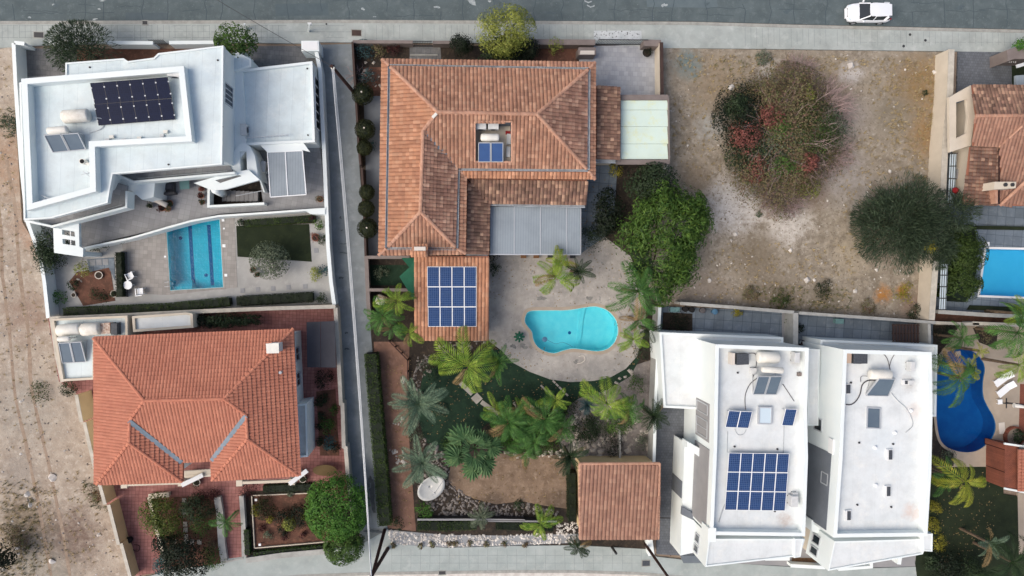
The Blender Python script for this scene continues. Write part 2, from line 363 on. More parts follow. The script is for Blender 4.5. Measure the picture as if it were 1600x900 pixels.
M['plastic'] = mat('white_plastic', (232, 234, 236), rough=.4)
M['carwhite'] = mat('white_car_paint', (226, 229, 233), rough=.25, spec=.5)
M['carglass'] = mat('car_glass', (22, 32, 40), rough=.06, spec=.6)
M['rubber'] = mat('black_rubber', (26, 26, 28), rough=.8)
M['pot'] = mat('terracotta_pot', (150, 96, 76), rough=.8)
M['potw'] = mat('pale_pot', (206, 198, 188), rough=.7)
M['wicker'] = mat('grey_wicker', (92, 90, 90), (74, 72, 72), scale=6, rough=.8)
M['cushion'] = mat('dark_cushion', (84, 82, 86), rough=.9)
M['red'] = mat('red_fabric', (150, 34, 40), rough=.8)
M['blueitem'] = mat('blue_plastic', (74, 112, 142), rough=.6)
M['cloth'] = mat('patterned_cloth', (206, 200, 210), (150, 120, 150), (84, 74, 90), scale=4, rough=.9)
M['shade'] = mat('green_shade_cloth', (30, 92, 70), (26, 82, 62), scale=1, rough=.8)
M['stone'] = mat('pale_stone', (186, 178, 168), (160, 152, 142), (206, 200, 192), scale=1.5, rough=.85, island=.22, grime=.2, bump=.3)
M['stonew'] = mat('white_stone', (206, 202, 196), (184, 178, 172), scale=2, rough=.85, island=.25)
M['stoned'] = mat('grey_stone', (132, 126, 122), (108, 102, 98), (156, 146, 138), scale=1.5, rough=.9, island=.3)
M['slab'] = mat('stepping_slab', (178, 172, 162), (164, 158, 150), scale=2, rough=.85, grime=.3)
M['slabg'] = mat('grey_slab', (150, 152, 154), (138, 140, 144), scale=2, rough=.85, grime=.3)
M['bark'] = mat('bark', (98, 80, 64), (76, 62, 50), scale=4, rough=.95, bump=1, bs=10)
M['twig'] = mat('grey_twigs', (170, 152, 148), (146, 126, 124), scale=2, rough=.95, island=.25)
M['palmtrunk'] = mat('palm_trunk', (122, 104, 86), (96, 82, 68), scale=4, rough=.95, bump=1, bs=10)
M['pooltile'] = mat('pale_blue_pool_tile', (176, 238, 240), (150, 230, 236), scale=1.6, rough=.4)  # mottled tones of both pool tiles imitate light rippling through the water
M['pooltile2'] = mat('aqua_pool_tile', (122, 224, 232), (108, 214, 226), scale=1.6, rough=.4, brick=(.25, .25, 0, (230, 230, 230), 0, .012, .04))
M['poolstripe'] = mat('dark_blue_pool_tile', (20, 96, 150), rough=.4)
M['poolblue'] = mat('deep_blue_pool_lining', (52, 132, 182), (40, 116, 170), scale=.9, rough=.4)
M['poolsky'] = mat('sky_blue_pool_tile', (112, 204, 238), (104, 198, 234), scale=.6, rough=.4)
M['water_cyan'] = water('pool_water_clear', (198, 243, 250)); M['water_lap'] = water('pool_water_lap', (150, 226, 240), 4)
M['water_blue'] = water('pool_water_deep', (150, 205, 232)); M['water_pond'] = water('pond_water', (90, 120, 112), 3)
def leafm(name, c1, c2, c3, tr=.25, sc=.9, isl=.3):
    return mat(name, c1, c2, c3, scale=sc, rough=.6, island=isl, trans=tr, spec=.25)
M['leaf_dark'] = leafm('dark_leaves', (50, 66, 42), (36, 50, 34), (70, 88, 52), sc=1.4)
M['leaf_mid'] = leafm('mid_green_leaves', (78, 106, 48), (54, 80, 38), (108, 136, 60), sc=1.6)
M['leaf_bright'] = leafm('bright_green_leaves', (78, 124, 46), (56, 98, 36), (110, 152, 60))
M['leaf_ficus'] = leafm('ficus_leaves', (84, 130, 50), (48, 86, 36), (122, 166, 68), sc=3)
M['leaf_olive'] = leafm('olive_leaves', (104, 114, 94), (80, 92, 74), (132, 142, 118), sc=1.6)
M['leaf_yellow'] = leafm('yellow_green_leaves', (150, 156, 74), (112, 126, 58), (186, 184, 104), sc=1.6)
M['leaf_gold'] = leafm('golden_leaves', (150, 142, 50), (118, 118, 42), (182, 166, 60))
M['leaf_needle'] = leafm('dark_needles', (66, 82, 62), (50, 64, 48), (92, 106, 78), sc=1.4)
M['leaf_hedge'] = leafm('hedge_leaves', (62, 82, 36), (48, 66, 30), (84, 100, 44))
M['leaf_hedged'] = leafm('dark_hedge_leaves', (42, 54, 30), (34, 44, 26), (60, 70, 38))
M['leaf_topiary'] = leafm('topiary_leaves', (50, 56, 32), (42, 48, 28), (64, 70, 38))
M['leaf_red'] = leafm('red_leaves', (136, 80, 74), (104, 70, 62), (168, 112, 94), sc=2.4)
M['leaf_mix'] = leafm('autumn_leaves', (104, 110, 70), (122, 92, 84), (134, 142, 84), sc=2.8)
M['leaf_maroon'] = leafm('maroon_leaves', (72, 36, 36), (56, 32, 34), (96, 52, 44))
M['leaf_blue'] = leafm('blue_green_leaves', (62, 94, 96), (50, 76, 80), (86, 118, 116))
M['leaf_cypress'] = leafm('dark_cypress_leaves', (28, 40, 26), (22, 32, 22), (40, 54, 32))
M['frond_lime'] = leafm('lime_fronds', (136, 158, 62), (98, 134, 50), (172, 178, 84), isl=.25)
M['frond_green'] = leafm('green_fronds', (82, 124, 60), (60, 98, 50), (112, 150, 74), isl=.25)
M['frond_grey'] = leafm('grey_green_fronds', (112, 134, 110), (88, 112, 92), (146, 162, 132), isl=.3)
M['frond_dark'] = leafm('dark_fronds', (46, 66, 40), (36, 52, 34), (66, 88, 52), isl=.2)
M['frond_yellow'] = leafm('yellow_fronds', (156, 158, 58), (118, 136, 50), (184, 170, 78), isl=.2)
M['leaf_big'] = leafm('tufted_tree_leaves', (82, 112, 46), (48, 78, 34), (128, 148, 62), sc=2.2)
M['frond_fan'] = leafm('fan_palm_leaves', (88, 118, 78), (66, 98, 64), (124, 148, 98), isl=.25)
M['leaf_tip'] = leafm('yellow_tipped_leaves', (92, 104, 46), (58, 76, 36), (142, 140, 58), sc=3)
M['frond_dead'] = leafm('dead_fronds', (150, 128, 88), (122, 102, 72), (172, 152, 112), isl=.25)
M['drygrass'] = mat('dry_grass', (176, 158, 118), (150, 134, 98), (190, 174, 138), scale=1, rough=.95, island=.3)
M['greengrass'] = mat('weedy_grass', (112, 112, 72), (94, 98, 60), scale=1, rough=.95, island=.3)
# ---------------------------------------------------------------- builders
def sheet(name, px, z, m, z0=-.06, parent=None, **kw):
    """flat piece of ground traced at photo pixels"""
    if parent is None and 'label' not in kw: kw.setdefault('kind', 'structure')
    return MB().prism(PP(px, z), z0, z, bottom=False).build(name, m, parent, **kw)

def blob(cx, cy, rx, ry, n=26, jit=.12, seed=0, ang=0):
    r = random.Random(seed); out = []
    ph = [r.uniform(0, 6.28) for _ in range(4)]
    for i in range(n):
        a = 2*math.pi*i/n; k = 1+jit*(math.sin(2*a+ph[0])+.6*math.sin(3*a+ph[1])+.5*math.sin(5*a+ph[2])+.4*math.sin(7*a+ph[3]))
        x, y = rx*k*math.cos(a), ry*k*math.sin(a)
        out.append((cx+x*math.cos(ang)-y*math.sin(ang), cy+x*math.sin(ang)+y*math.cos(ang)))
    return out

def wall(name, px, zt, m, label, cat='wall', thick=.2, cop=None, z0=-.05, copm=None, closed=False, group=None, seg=0):
    """wall whose coping centre line runs through the pixels at height zt"""
    w = PP(px, zt)
    n = len(w); L_, R_ = [], []
    for i in range(n):
        a = w[i-1] if i else w[0]; c = w[i+1] if i < n-1 else w[-1]
        d1 = (w[i]-a); d2 = (c-w[i]); d1 = d1.normalized() if d1.length > 1e-6 else d2.normalized(); d2 = d2.normalized() if d2.length > 1e-6 else d1
        m_ = (Vector((-d1.y, d1.x, 0))+Vector((-d2.y, d2.x, 0))); m_ = m_*(2/m_.length_squared)
        L_.append(w[i]+m_*.5*thick); R_.append(w[i]-m_*.5*thick)
    mid = sum(w, Vector())/n
    root = empty(name, (mid.x, mid.y, 0), label, cat, group)
    ct = cop if cop is not None else .06
    MB().prism(L_+R_[::-1], z0, zt-ct).build('wall_body', m, root)
    k = .035
    Lk = [a+(a-b).normalized()*k for a, b in zip(L_, R_)]; Rk = [b+(b-a).normalized()*k for a, b in zip(L_, R_)]
    MB().prism(Lk+Rk[::-1], zt-ct, zt).build('coping', copm or m, root)
    return root

def rail(name, px, zb, h, m, label, cat='railing', step=1.4, r=.03, rails=(1., .55), parent=None, wire=False, zlist=None):
    w = PP(px, zb+h); w = [Vector((p.x, p.y, zb)) for p in w]
    o = empty(name, w[0], label, cat) if parent is None else empty(name, (0, 0, 0))
    if parent is not None: o.parent = parent; o.location = w[0]-wloc(parent)
    for k in rails:
        b = MB()
        for a, c in zip(w[:-1], w[1:]): b.bar(a+Vector((0, 0, h*k)), c+Vector((0, 0, h*k)), r*2.2 if k == 1. else r)
        b.build('rail', m, o)
    me = None
    for a, c in zip(w[:-1], w[1:]):
        n = max(1, int((c-a).length/step))
        for i in range(n+1):
            p = a.lerp(c, i/n)
            MB().bar(p, p+Vector((0, 0, h)), r*1.3).build('post', m, o)
    return o

def window(root, A, B, t0, t1, z0, z1, out, fm='alu', gm='glass', mull=1):
    """window on the wall line A-B (world xy), from t0 to t1 along it; out = outward 2d normal"""
    A = Vector((A[0], A[1], 0)); B = Vector((B[0], B[1], 0)); n = Vector((out[0], out[1], 0)).normalized()
    a = A.lerp(B, t0); c = A.lerp(B, t1); d = (c-a).normalized(); fw = .07
    f = MB(); off = n*.03
    def q(p, z): return Vector((p.x, p.y, z))+off
    f.bar(q(a, z0), q(c, z0), .1, fw); f.bar(q(a, z1), q(c, z1), .1, fw)
    f.bar(q(a, z0), q(a, z1), fw, .1, up=d); f.bar(q(c, z0), q(c, z1), fw, .1, up=d)
    for i in range(mull):
        p = a.lerp(c, (i+1)/(mull+1)); f.bar(q(p, z0), q(p, z1), fw*.7, .08, up=d)
    fr = f.build('window', M[fm], root)
    g = MB(); o2 = n*.012
    g.add([Vector((a.x, a.y, z0))+o2, Vector((c.x, c.y, z0))+o2, Vector((c.x, c.y, z1))+o2, Vector((a.x, a.y, z1))+o2], [(0, 1, 2, 3)])
    g.build('pane', M[gm], fr)
    return fr

def flat_block(root, px, zt, par=.5, t=.22, z0=-.05, wm='white', rm='roofwhite', zroof=None):
    """storey block traced along its parapet top at height zt"""
    o = PP(px, zt)
    if area2(o) < 0: o = o[::-1]
    MB().prism(o, z0, zt-par, bottom=False).build('wall', M[wm], root)
    inn = inset(o, t+.004)
    MB().prism(inn, zt-par-.02, zt-par+.012, bottom=False).build('roof', M[rm], root)
    if par > .03: MB().ring(o, t, zt-par, zt).build('parapet', M[wm], root)
    return o

def fitplane(pts):
    n = Vector((0, 0, 0)); c = sum(pts, Vector())/len(pts)
    for i in range(len(pts)): n += (pts[i]-c).cross(pts[(i+1) % len(pts)]-c)
    n.normalize()
    if n.z < 0: n = -n
    return c, n

def tiles(name, root, pts, m, tw=.3, tl=.36, rise=.07, lift=.05, hole=None, stuff=True, seg=4, dirv=None):
    """rows of half-round clay tiles laid on the roof plane through pts (world 3d)"""
    c, n = fitplane(pts)
    down = Vector((n.x, n.y, 0))
    if dirv is not None: down = Vector(dirv)
    if down.length < 1e-4: down = Vector((0, -1, 0))
    down.normalize()
    dz = -(n.x*down.x+n.y*down.y)/n.z
    down3 = Vector((down.x, down.y, dz)).normalized(); side = n.cross(down3).normalized()
    uv = [((p-c).dot(side), (p-c).dot(down3)) for p in pts]
    hv = [[((p-c).dot(side), (p-c).dot(down3)) for p in h] for h in (hole or [])]
    u0, u1 = min(a for a, _ in uv), max(a for a, _ in uv); v0, v1 = min(b for _, b in uv), max(b for _, b in uv)
    V = []; F = []; k = seg
    rr = random.Random(int(abs(c.x*100)))
    nv = int((v1-v0)/tl)+2; nu = int((u1-u0)/tw)+2
    ang = [math.pi*i/k for i in range(k+1)]
    for i in range(nu):
        u = u0+(i+.5)*tw
        for j in range(nv):
            v = v1-(j+.5)*tl
            if not inpoly(u, v, uv): continue
            if any(inpoly(u, v, h) for h in hv): continue
            b = len(V); jx = rr.uniform(-.008, .008); jz = rr.uniform(0, .012)
            for q, (vv, lf) in enumerate(((v-tl*.52, lift+jz-.01), (v+tl*.5, lift+.05+jz))):
                w = tw*(.46 if q == 0 else .52)
                for a in ang:
                    V.append(c+side*(u+jx-math.cos(a)*w)+down3*vv+n*(lf+math.sin(a)*rise))
            for a in range(k): F.append((b+a, b+a+1, b+k+2+a, b+k+1+a))
    if not F: return None
    me = npmesh(name, V, F)
    o = link(name, me, m, root)
    if stuff: o['kind'] = 'stuff'
    return o

def ridge(root, a, b, m, w=.3, h=.13, L=.42, name='ridge_tiles', lift=.05):
    a, b = Vector(a), Vector(b); d = b-a; n = max(1, int(d.length/L)); d.normalize()
    x = d.cross(Vector((0, 0, 1))).normalized(); up = x.cross(d).normalized(); mb = MB()
    for i in range(n):
        p = a.lerp(b, i/n)-d*.03; q = a.lerp(b, (i+1)/n)
        vs = []
        for pt, s, l in ((p, 1.08, .03), (q, .95, 0)):
            for t in range(5):
                g = math.pi*t/4; vs.append(pt+x*(math.cos(g)*w/2*s)+up*(math.sin(g)*h*s+lift+l-.03))
        mb.add(vs, [(t, t+1, t+6, t+5) for t in range(4)]+[(4, 3, 2, 1, 0)])
    return mb.build(name, m, root, kind='stuff')

def strip(root, path, w, m, name, h=.06, lift=0.):
    mb = MB()
    for a, b in zip(path[:-1], path[1:]): mb.bar(Vector(a)+Vector((0, 0, lift)), Vector(b)+Vector((0, 0, lift)), w, h)
    return mb.build(name, m, root)

# ------------------------------------------------------------ plants
def leaf_arrays(pos, nrm, size, aspect, rs):
    n = len(pos)
    a = rs.normal(size=(n, 3)); nrm = nrm/np.maximum(1e-6, np.linalg.norm(nrm, axis=1, keepdims=True))
    t = a-nrm*(a*nrm).sum(1, keepdims=True); t /= np.maximum(1e-6, np.linalg.norm(t, axis=1, keepdims=True))
    b = np.cross(nrm, t); s = size*rs.uniform(.6, 1.3, (n, 1))
    V = np.empty((n, 4, 3)); V[:, 0] = pos-t*s*.5; V[:, 1] = pos+b*s*aspect*.5+nrm*s*.08; V[:, 2] = pos+t*s*.5; V[:, 3] = pos-b*s*aspect*.5+nrm*s*.08
    return V.reshape(-1, 3), np.arange(n*4).reshape(-1, 4)

def cloud(c, rad, n, size, aspect=.55, seed=0, clumps=40, spread=.22, flat=0., box=False, uplift=.5, low=-.35, radial=False):
    rs = np.random.RandomState(seed); c = np.array(c, float); rad = np.array(rad, float)
    d = rs.normal(size=(clumps, 3)); d /= np.linalg.norm(d, axis=1, keepdims=True)
    if box: d /= np.maximum(np.abs(d).max(1, keepdims=True), np.linalg.norm(d, axis=1, keepdims=True)*.82)
    d[:, 2] = np.where(d[:, 2] < low, -d[:, 2], d[:, 2])
    k = rs.uniform(.62, 1.0, (clumps, 1)); az = np.arctan2(d[:, 1:2], d[:, 0:1]); ph = rs.uniform(0, 6.28, 4)
    if not box: k = k*(.95+.13*np.sin(2*az+ph[0])+.11*np.sin(3*az+ph[1])+.09*np.sin(5*az+ph[2])+.06*np.sin(8*az+ph[3]))
    cc = d*k
    which = rs.randint(0, clumps, n)
    off = rs.normal(size=(n, 3))*spread
    q = cc[which]+off
    ln = np.linalg.norm(q, axis=1, keepdims=True); q = np.where(ln > 1.12, q*1.12/ln, q)
    pos = c+q*rad
    # normals: outward from the clump, biased up
    nrm = off/np.maximum(1e-6, np.linalg.norm(off, axis=1, keepdims=True))+q*.6+np.array([0, 0, uplift])+rs.normal(size=(n, 3))*.45
    if radial:
        dr = q+rs.normal(size=(n, 3))*.35; nn = np.cross(dr, rs.normal(size=(n, 3)))
        nn /= np.linalg.norm(nn, axis=1, keepdims=True); nn[:, 2] = np.abs(nn[:, 2])
        dr -= nn*(dr*nn).sum(1, keepdims=True); dr /= np.linalg.norm(dr, axis=1, keepdims=True); bb = np.cross(nn, dr)
        s = size*rs.uniform(.5, 1.4, (n, 1)); V = np.empty((n, 4, 3))
        V[:, 0] = pos-dr*s*.5; V[:, 1] = pos+bb*s*aspect*.5; V[:, 2] = pos+dr*s*.5; V[:, 3] = pos-bb*s*aspect*.5
        return V.reshape(-1, 3), np.arange(n*4).reshape(-1, 4)
    return leaf_arrays(pos, nrm, size, aspect, rs)

def trunk_mesh(base, top, r, seed, spread, nb=5, zs=.55):
    rr = random.Random(seed); mb = MB(); base = Vector(base); top = Vector(top)
    mid = base.lerp(top, zs)+Vector((rr.uniform(-.1, .1), rr.uniform(-.1, .1), 0))
    mb.tube([base, base.lerp(mid, .5)+Vector((.04, .02, 0)), mid], r, 7, r*.7)
    for i in range(nb):
        a = 2*math.pi*(i+rr.random()*.6)/nb
        e = top+Vector((math.cos(a)*spread[0]*.6, math.sin(a)*spread[1]*.6, rr.uniform(-.2, .3)*spread[2]))
        k = mid.lerp(e, .5)+Vector((rr.uniform(-.15, .15), rr.uniform(-.15, .15), .1))
        mb.tube([mid, k, e], r*.5, 5, r*.12)
    return mb

def tree(px, py, rp, h, label, cat='tree', name='tree', leaf='leaf_mid', n=3000, size=.22, ratio=1., zr=None, seed=1, clumps=40, spread=.22, group=None,
         aspect=.55, box=False, trunk=True, ang=0, uplift=.5, radial=False, base=.08, tr=None):
    """rp: crown radius in photo pixels; crown top at height h"""
    rz = zr if zr else min(h*.45, rp*.0575*.85); zc = h-rz
    c = P(px, py, zc); rx = rp*.0575*(H-zc)/H; ry = rx*ratio
    root = empty(name, (c.x, c.y, base), label, cat, group)
    V, F = cloud((0, 0, 0), (rx, ry, rz), n, size, seed=seed, clumps=clumps, spread=spread, aspect=aspect, box=box, uplift=uplift, radial=radial)
    if ang:
        ca, sa = math.cos(ang), math.sin(ang); V = V.copy(); x = V[:, 0]*ca-V[:, 1]*sa; y = V[:, 0]*sa+V[:, 1]*ca; V[:, 0] = x; V[:, 1] = y
    V = V+np.array([c.x, c.y, zc]); V[:, 2] = np.maximum(V[:, 2], base+.03)
    link('crown', npmesh('crown', V, F), M[leaf], root)
    if trunk:
        trunk_mesh((c.x, c.y, base-.05), (c.x, c.y, zc), tr or max(.04, rx*.05), seed, (rx, ry, rz)).build('trunk', M['bark'], root)
    return root

def shrub(px, py, rp, h, label, leaf='leaf_mid', n=500, seed=1, name='shrub', cat='shrub', group=None, size=.13, base=.08, clumps=16, **kw):
    return tree(px, py, rp, h, label, cat, name, leaf, n, size, seed=seed, clumps=clumps, spread=.25, group=group, zr=h*.5, base=base, tr=.025, **kw)

def hedge(px, w, h, label, leaf='leaf_hedge', dens=150, size=.1, z0=.05, name='hedge', group=None, seed=3):
    """px: centre line at the hedge top"""
    pts = PP(px, h); rs = np.random.RandomState(seed); mid = sum(pts, Vector())/len(pts)
    root = empty(name, (mid.x, mid.y, z0), label, 'hedge', group)
    Vs = []; Fs = []; nb = 0; core = MB()
    for a, b in zip(pts[:-1], pts[1:]):
        d = (b-a); L = d.length; d.normalize(); s = Vector((-d.y, d.x, 0))
        core.obox(((a.x+b.x)/2, (a.y+b.y)/2), (d.x, d.y), L, w*.8, z0, h-.08)
        n = int(L*dens*(w+1.4*(h-z0)))
        t = rs.uniform(0, L, n); side = rs.uniform(-1, 1, n); zz = rs.uniform(0, 1, n)
        top = rs.uniform(0, 1, n) < w/(w+1.4*(h-z0))*1.25
        y = np.where(top, side*w/2, np.sign(side)*w/2*rs.uniform(.85, 1.08, n)); z = np.where(top, h-rs.uniform(0, .12, n)+.04*np.sin(t*3)+.05*np.sin(t*7.3), z0+zz*(h-z0))
        pos = np.array([a.x, a.y, 0])+np.outer(t, [d.x, d.y, 0])+np.outer(y, [s.x, s.y, 0]); pos[:, 2] += z
        nr = np.outer(y/w*2, [s.x, s.y, 0])*np.where(top, .3, 1.)[:, None]+np.array([0, 0, .9])+rs.normal(size=(n, 3))*.5
        V, F = leaf_arrays(pos, nr, size, .6, rs); Vs.append(V); Fs.append(F+nb); nb += len(V)
    link('foliage', npmesh('foliage', np.vstack(Vs), np.vstack(Fs)), M[leaf], root)
    core.build('branches', M['leaf_cypress'], root)
    return root

FROND = {}
def frond_mesh(kind, k):
    key = (kind, k)
    if key in FROND: return FROND[key]
    rr = random.Random(hash(kind) % 97+k if False else (sum(map(ord, kind))+k*7)); mb = MB()
    n = 21 if kind != 'date' else 27
    lean = {'arc': .95, 'date': .6, 'droop': 1.25}.get(kind, .8)+rr.uniform(-.12, .12)
    pts = []
    for i in range(n+1):
        t = i/n; a = .75-lean*1.7*t
        if i == 0: p = Vector((0, 0, 0))
        else: p = pts[-1]+Vector((math.cos(a), 0, math.sin(a)))/n
        pts.append(p)
    L = pts[-1].x; pts = [p/L for p in pts]           # unit reach along x
    side = rr.uniform(-.06, .06)
    pts = [Vector((p.x, side*p.x*p.x, p.z)) for p in pts]
    mb.tube(pts[::3]+[pts[-1]], .016, 3, .004, cap=False)
    for i in range(3, n+1):
        t = i/n; l = .25*math.sin(math.pi*min(1, .12+t*.86))**.6*(1. if kind != 'date' else .72)+.02
        d = (pts[i]-pts[i-1]).normalized()
        for s in (-1, 1):
            tip = pts[i]+d*l*.62+Vector((0, s*l*.85, (-.28 if kind != 'date' else .18)*l+rr.uniform(-.03, .03)))
            wd = d*(.024 if kind != 'date' else .017)
            m_ = pts[i].lerp(tip, .5)+Vector((0, 0, .02))
            mb.add([pts[i]-wd*.3, m_-wd, tip, m_+wd], [(0, 1, 2, 3)])
    me = bpy.data.meshes.new('frond'); me.from_pydata(mb.v, [], mb.f); me.update(); FROND[key] = me
    return me

def fan_mesh(k):
    key = ('fan', k)
    if key in FROND: return FROND[key]
    rr = random.Random(k); mb = MB()
    mb.tube([(0, 0, 0), (.3, 0, .2), (.55, 0, .22)], .016, 3, .01, cap=False)
    o = Vector((.55, 0, .22)); nb = 15
    for i in range(nb):
        a = -2.2+4.4*i/(nb-1); l = .45*(1-.12*abs(a))+rr.uniform(-.03, .03)
        tip = o+Vector((math.cos(a)*l, math.sin(a)*l, -.10-.12*abs(math.sin(a))-rr.uniform(0, .06)))
        m_ = o.lerp(tip, .62)+Vector((0, 0, .05)); x = Vector((-math.sin(a), math.cos(a), 0))*.055
        mb.add([o, m_-x, tip, m_+x], [(0, 1, 2, 3)])
    me = bpy.data.meshes.new('frond'); me.from_pydata(mb.v, [], mb.f); me.update(); FROND[key] = me
    return me

_matfrond = {}
def palm(px, py, rp, h, label, kind='arc', leaf='frond_green', n=14, seed=1, name='palm_tree', group=None, base=.08, tr=.14, young=True, lean=(0, 0)):
    c = P(px, py, h); rad = rp*.86*.0575*(H-h)/H
    rr = random.Random(seed); b = Vector((c.x+lean[0], c.y+lean[1], base))
    root = empty(name, b, label, 'palm', group)
    pth = [b.lerp(c, t)+Vector((0, 0, 0)) for t in (0, .35, .7, 1)]
    mb = MB(); k = max(3, int((h-base)/.3))
    for i in range(k):                        # ringed trunk
        a = b.lerp(c, i/k); e = b.lerp(c, (i+1)/k); mb.tube([a, e], tr*(1.12-.3*i/k), 8, tr*(.98-.3*i/k), cap=(i == k-1))
    mb.build('trunk', M['palmtrunk'], root)
    for i in range(n):
        inner0 = (i % 3 == 2) and young; kk = rr.randint(0, 4); me = fan_mesh(kk) if kind == 'fan' else frond_mesh(kind, kk)
        dead = (not inner0 and i and rr.random() < .05 and kind != 'fan')
        lf = 'frond_dead' if dead else leaf; key = (id(me), lf)
        if key not in _matfrond:
            m2 = me.copy(); m2.name = 'frond'; m2.materials.clear(); m2.materials.append(M[lf]); _matfrond[key] = m2
        o = bpy.data.objects.new('frond', _matfrond[key]); COL.objects.link(o); o.parent = root
        inner = (i % 3 == 2) and young
        az = 2*math.pi*i*.618+rr.uniform(-.45, .45); s = rad*rr.uniform(.66, 1.18)*(.72 if inner else 1)
        o.location = c-b; o.rotation_euler = (rr.uniform(-.4, .4), (-.6 if inner else rr.uniform(-.3, .3)), az); o.scale = (s, s*rr.uniform(.75, 1.15), s)
    return root

def stones(name, regions, m, n, smin, smax, seed=1, z=.1, parent=None, kind='stuff', flat=.6, **kw):
    """many small loose stones inside the pixel polygons"""
    rr = random.Random(seed); V = []; F = []
    base = [(-1, -.6, -.2), (.9, -.8, -.2), (1, .7, -.2), (-.8, .9, -.2), (-.5, -.3, 1), (.5, -.4, .9), (.5, .4, 1), (-.4, .5, .85)]
    fc = [(4, 5, 6, 7), (0, 1, 5, 4), (1, 2, 6, 5), (2, 3, 7, 6), (3, 0, 4, 7)]
    for poly in regions:
        w = PP(poly, z); x0, x1 = min(p.x for p in w), max(p.x for p in w); y0, y1 = min(p.y for p in w), max(p.y for p in w)
        a = abs(area2(w))/2; cnt = int(n*a); t = 0
        while cnt > 0 and t < 400000:
            t += 1; x = rr.uniform(x0, x1); y = rr.uniform(y0, y1)
            if not inpoly(x, y, w): continue
            cnt -= 1; s = rr.uniform(smin, smax)/2; g = rr.uniform(0, 6.28); ca, sa = math.cos(g), math.sin(g); b = len(V); e = rr.uniform(.6, 1)
            for q in base:
                qx, qy = q[0]*s*rr.uniform(.8, 1.15), q[1]*s*e*rr.uniform(.8, 1.15)
                V.append((x+qx*ca-qy*sa, y+qx*sa+qy*ca, z+max(-.03, q[2]*s*flat)))
            F += [tuple(i+b for i in f) for f in fc]
    return tag(link(name, npmesh(name, V, F), m, parent), kind=kind, **kw)

def tufts(name, regions, m, n, h, seed=1, z=.08, blades=10, rad=.18, w=.035, **kw):
    rs = np.random.RandomState(seed); Vs = []
    for poly, dens in regions:
        ww = PP(poly, z); x0, x1 = min(p.x for p in ww), max(p.x for p in ww); y0, y1 = min(p.y for p in ww), max(p.y for p in ww)
        cnt = int(abs(area2(ww))/2*n*dens); got = 0
        while got < cnt:
            x, y = rs.uniform(x0, x1), rs.uniform(y0, y1)
            if not inpoly(x, y, ww): continue
            got += 1; k = blades; a = rs.uniform(0, 6.28, k); r0 = rs.uniform(0, rad*.5, k); r1 = r0+rs.uniform(.3, 1, k)*rad; hh = h*rs.uniform(.4, 1.2, k)
            bx = x+np.cos(a)*r0; by = y+np.sin(a)*r0; tx = x+np.cos(a)*r1; ty = y+np.sin(a)*r1; px_, py_ = -np.sin(a)*w/2, np.cos(a)*w/2
            V = np.empty((k, 3, 3)); V[:, 0] = np.stack([bx-px_, by-py_, np.full(k, z)], 1); V[:, 1] = np.stack([bx+px_, by+py_, np.full(k, z)], 1); V[:, 2] = np.stack([tx, ty, z+hh], 1)
            Vs.append(V.reshape(-1, 3))
    V = np.vstack(Vs); F = np.arange(len(V)).reshape(-1, 3)
    return tag(link(name, npmesh(name, V, F), m), kind='stuff', **kw)

def twigs(px, py, rp, h, label, n=260, seed=1, m='twig', ratio=1., base=.08, name='bare_bush', th=.04):
    """leafless bush: forked curving stems"""
    c = P(px, py, h*.6); rad = rp*.0575*(H-h*.6)/H; rr = random.Random(seed)
    root = empty(name, (c.x, c.y, base), label, 'bush'); mb = MB()
    def blade(a, b, w):
        d = (b-a).normalized(); x = d.cross(Vector((0, 0, 1)))
        x = x.normalized() if x.length > 1e-3 else Vector((1, 0, 0)); y = x.cross(d)
        mb.add([a-x*w, a+x*w, b+x*w*.6, b-x*w*.6], [(0, 1, 2, 3)]); mb.add([a-y*w, a+y*w, b+y*w*.6, b-y*w*.6], [(0, 1, 2, 3)])
    for i in range(n):
        a = rr.uniform(0, 6.28); q = math.sqrt(rr.random())*.55
        p = Vector((c.x+math.cos(a)*q*rad, c.y+math.sin(a)*q*rad*ratio, base+h*rr.uniform(.0, .5)))
        g = a+rr.uniform(-.9, .9); el = rr.uniform(.1, .9); w = th*rr.uniform(.5, 1)
        for s in range(5):
            st = rad*rr.uniform(.07, .16); d = Vector((math.cos(g)*math.cos(el), math.sin(g)*math.cos(el)*ratio, math.sin(el)))
            e = p+d*st; blade(p, e, w)
            if rr.random() < .6:
                g2 = g+rr.choice((-1, 1))*rr.uniform(.4, .9); e2 = e+Vector((math.cos(g2), math.sin(g2), rr.uniform(0, .5)))*st*.8; blade(e, e2, w*.6)
                e3 = e2+Vector((math.cos(g2+.5), math.sin(g2+.5), rr.uniform(-.2, .4)))*st*.6; blade(e2, e3, w*.45)
            p = e; g += rr.uniform(-.45, .45); el -= rr.uniform(0, .28); w *= .82
    mb.build('stems', M[m], root)
    return root

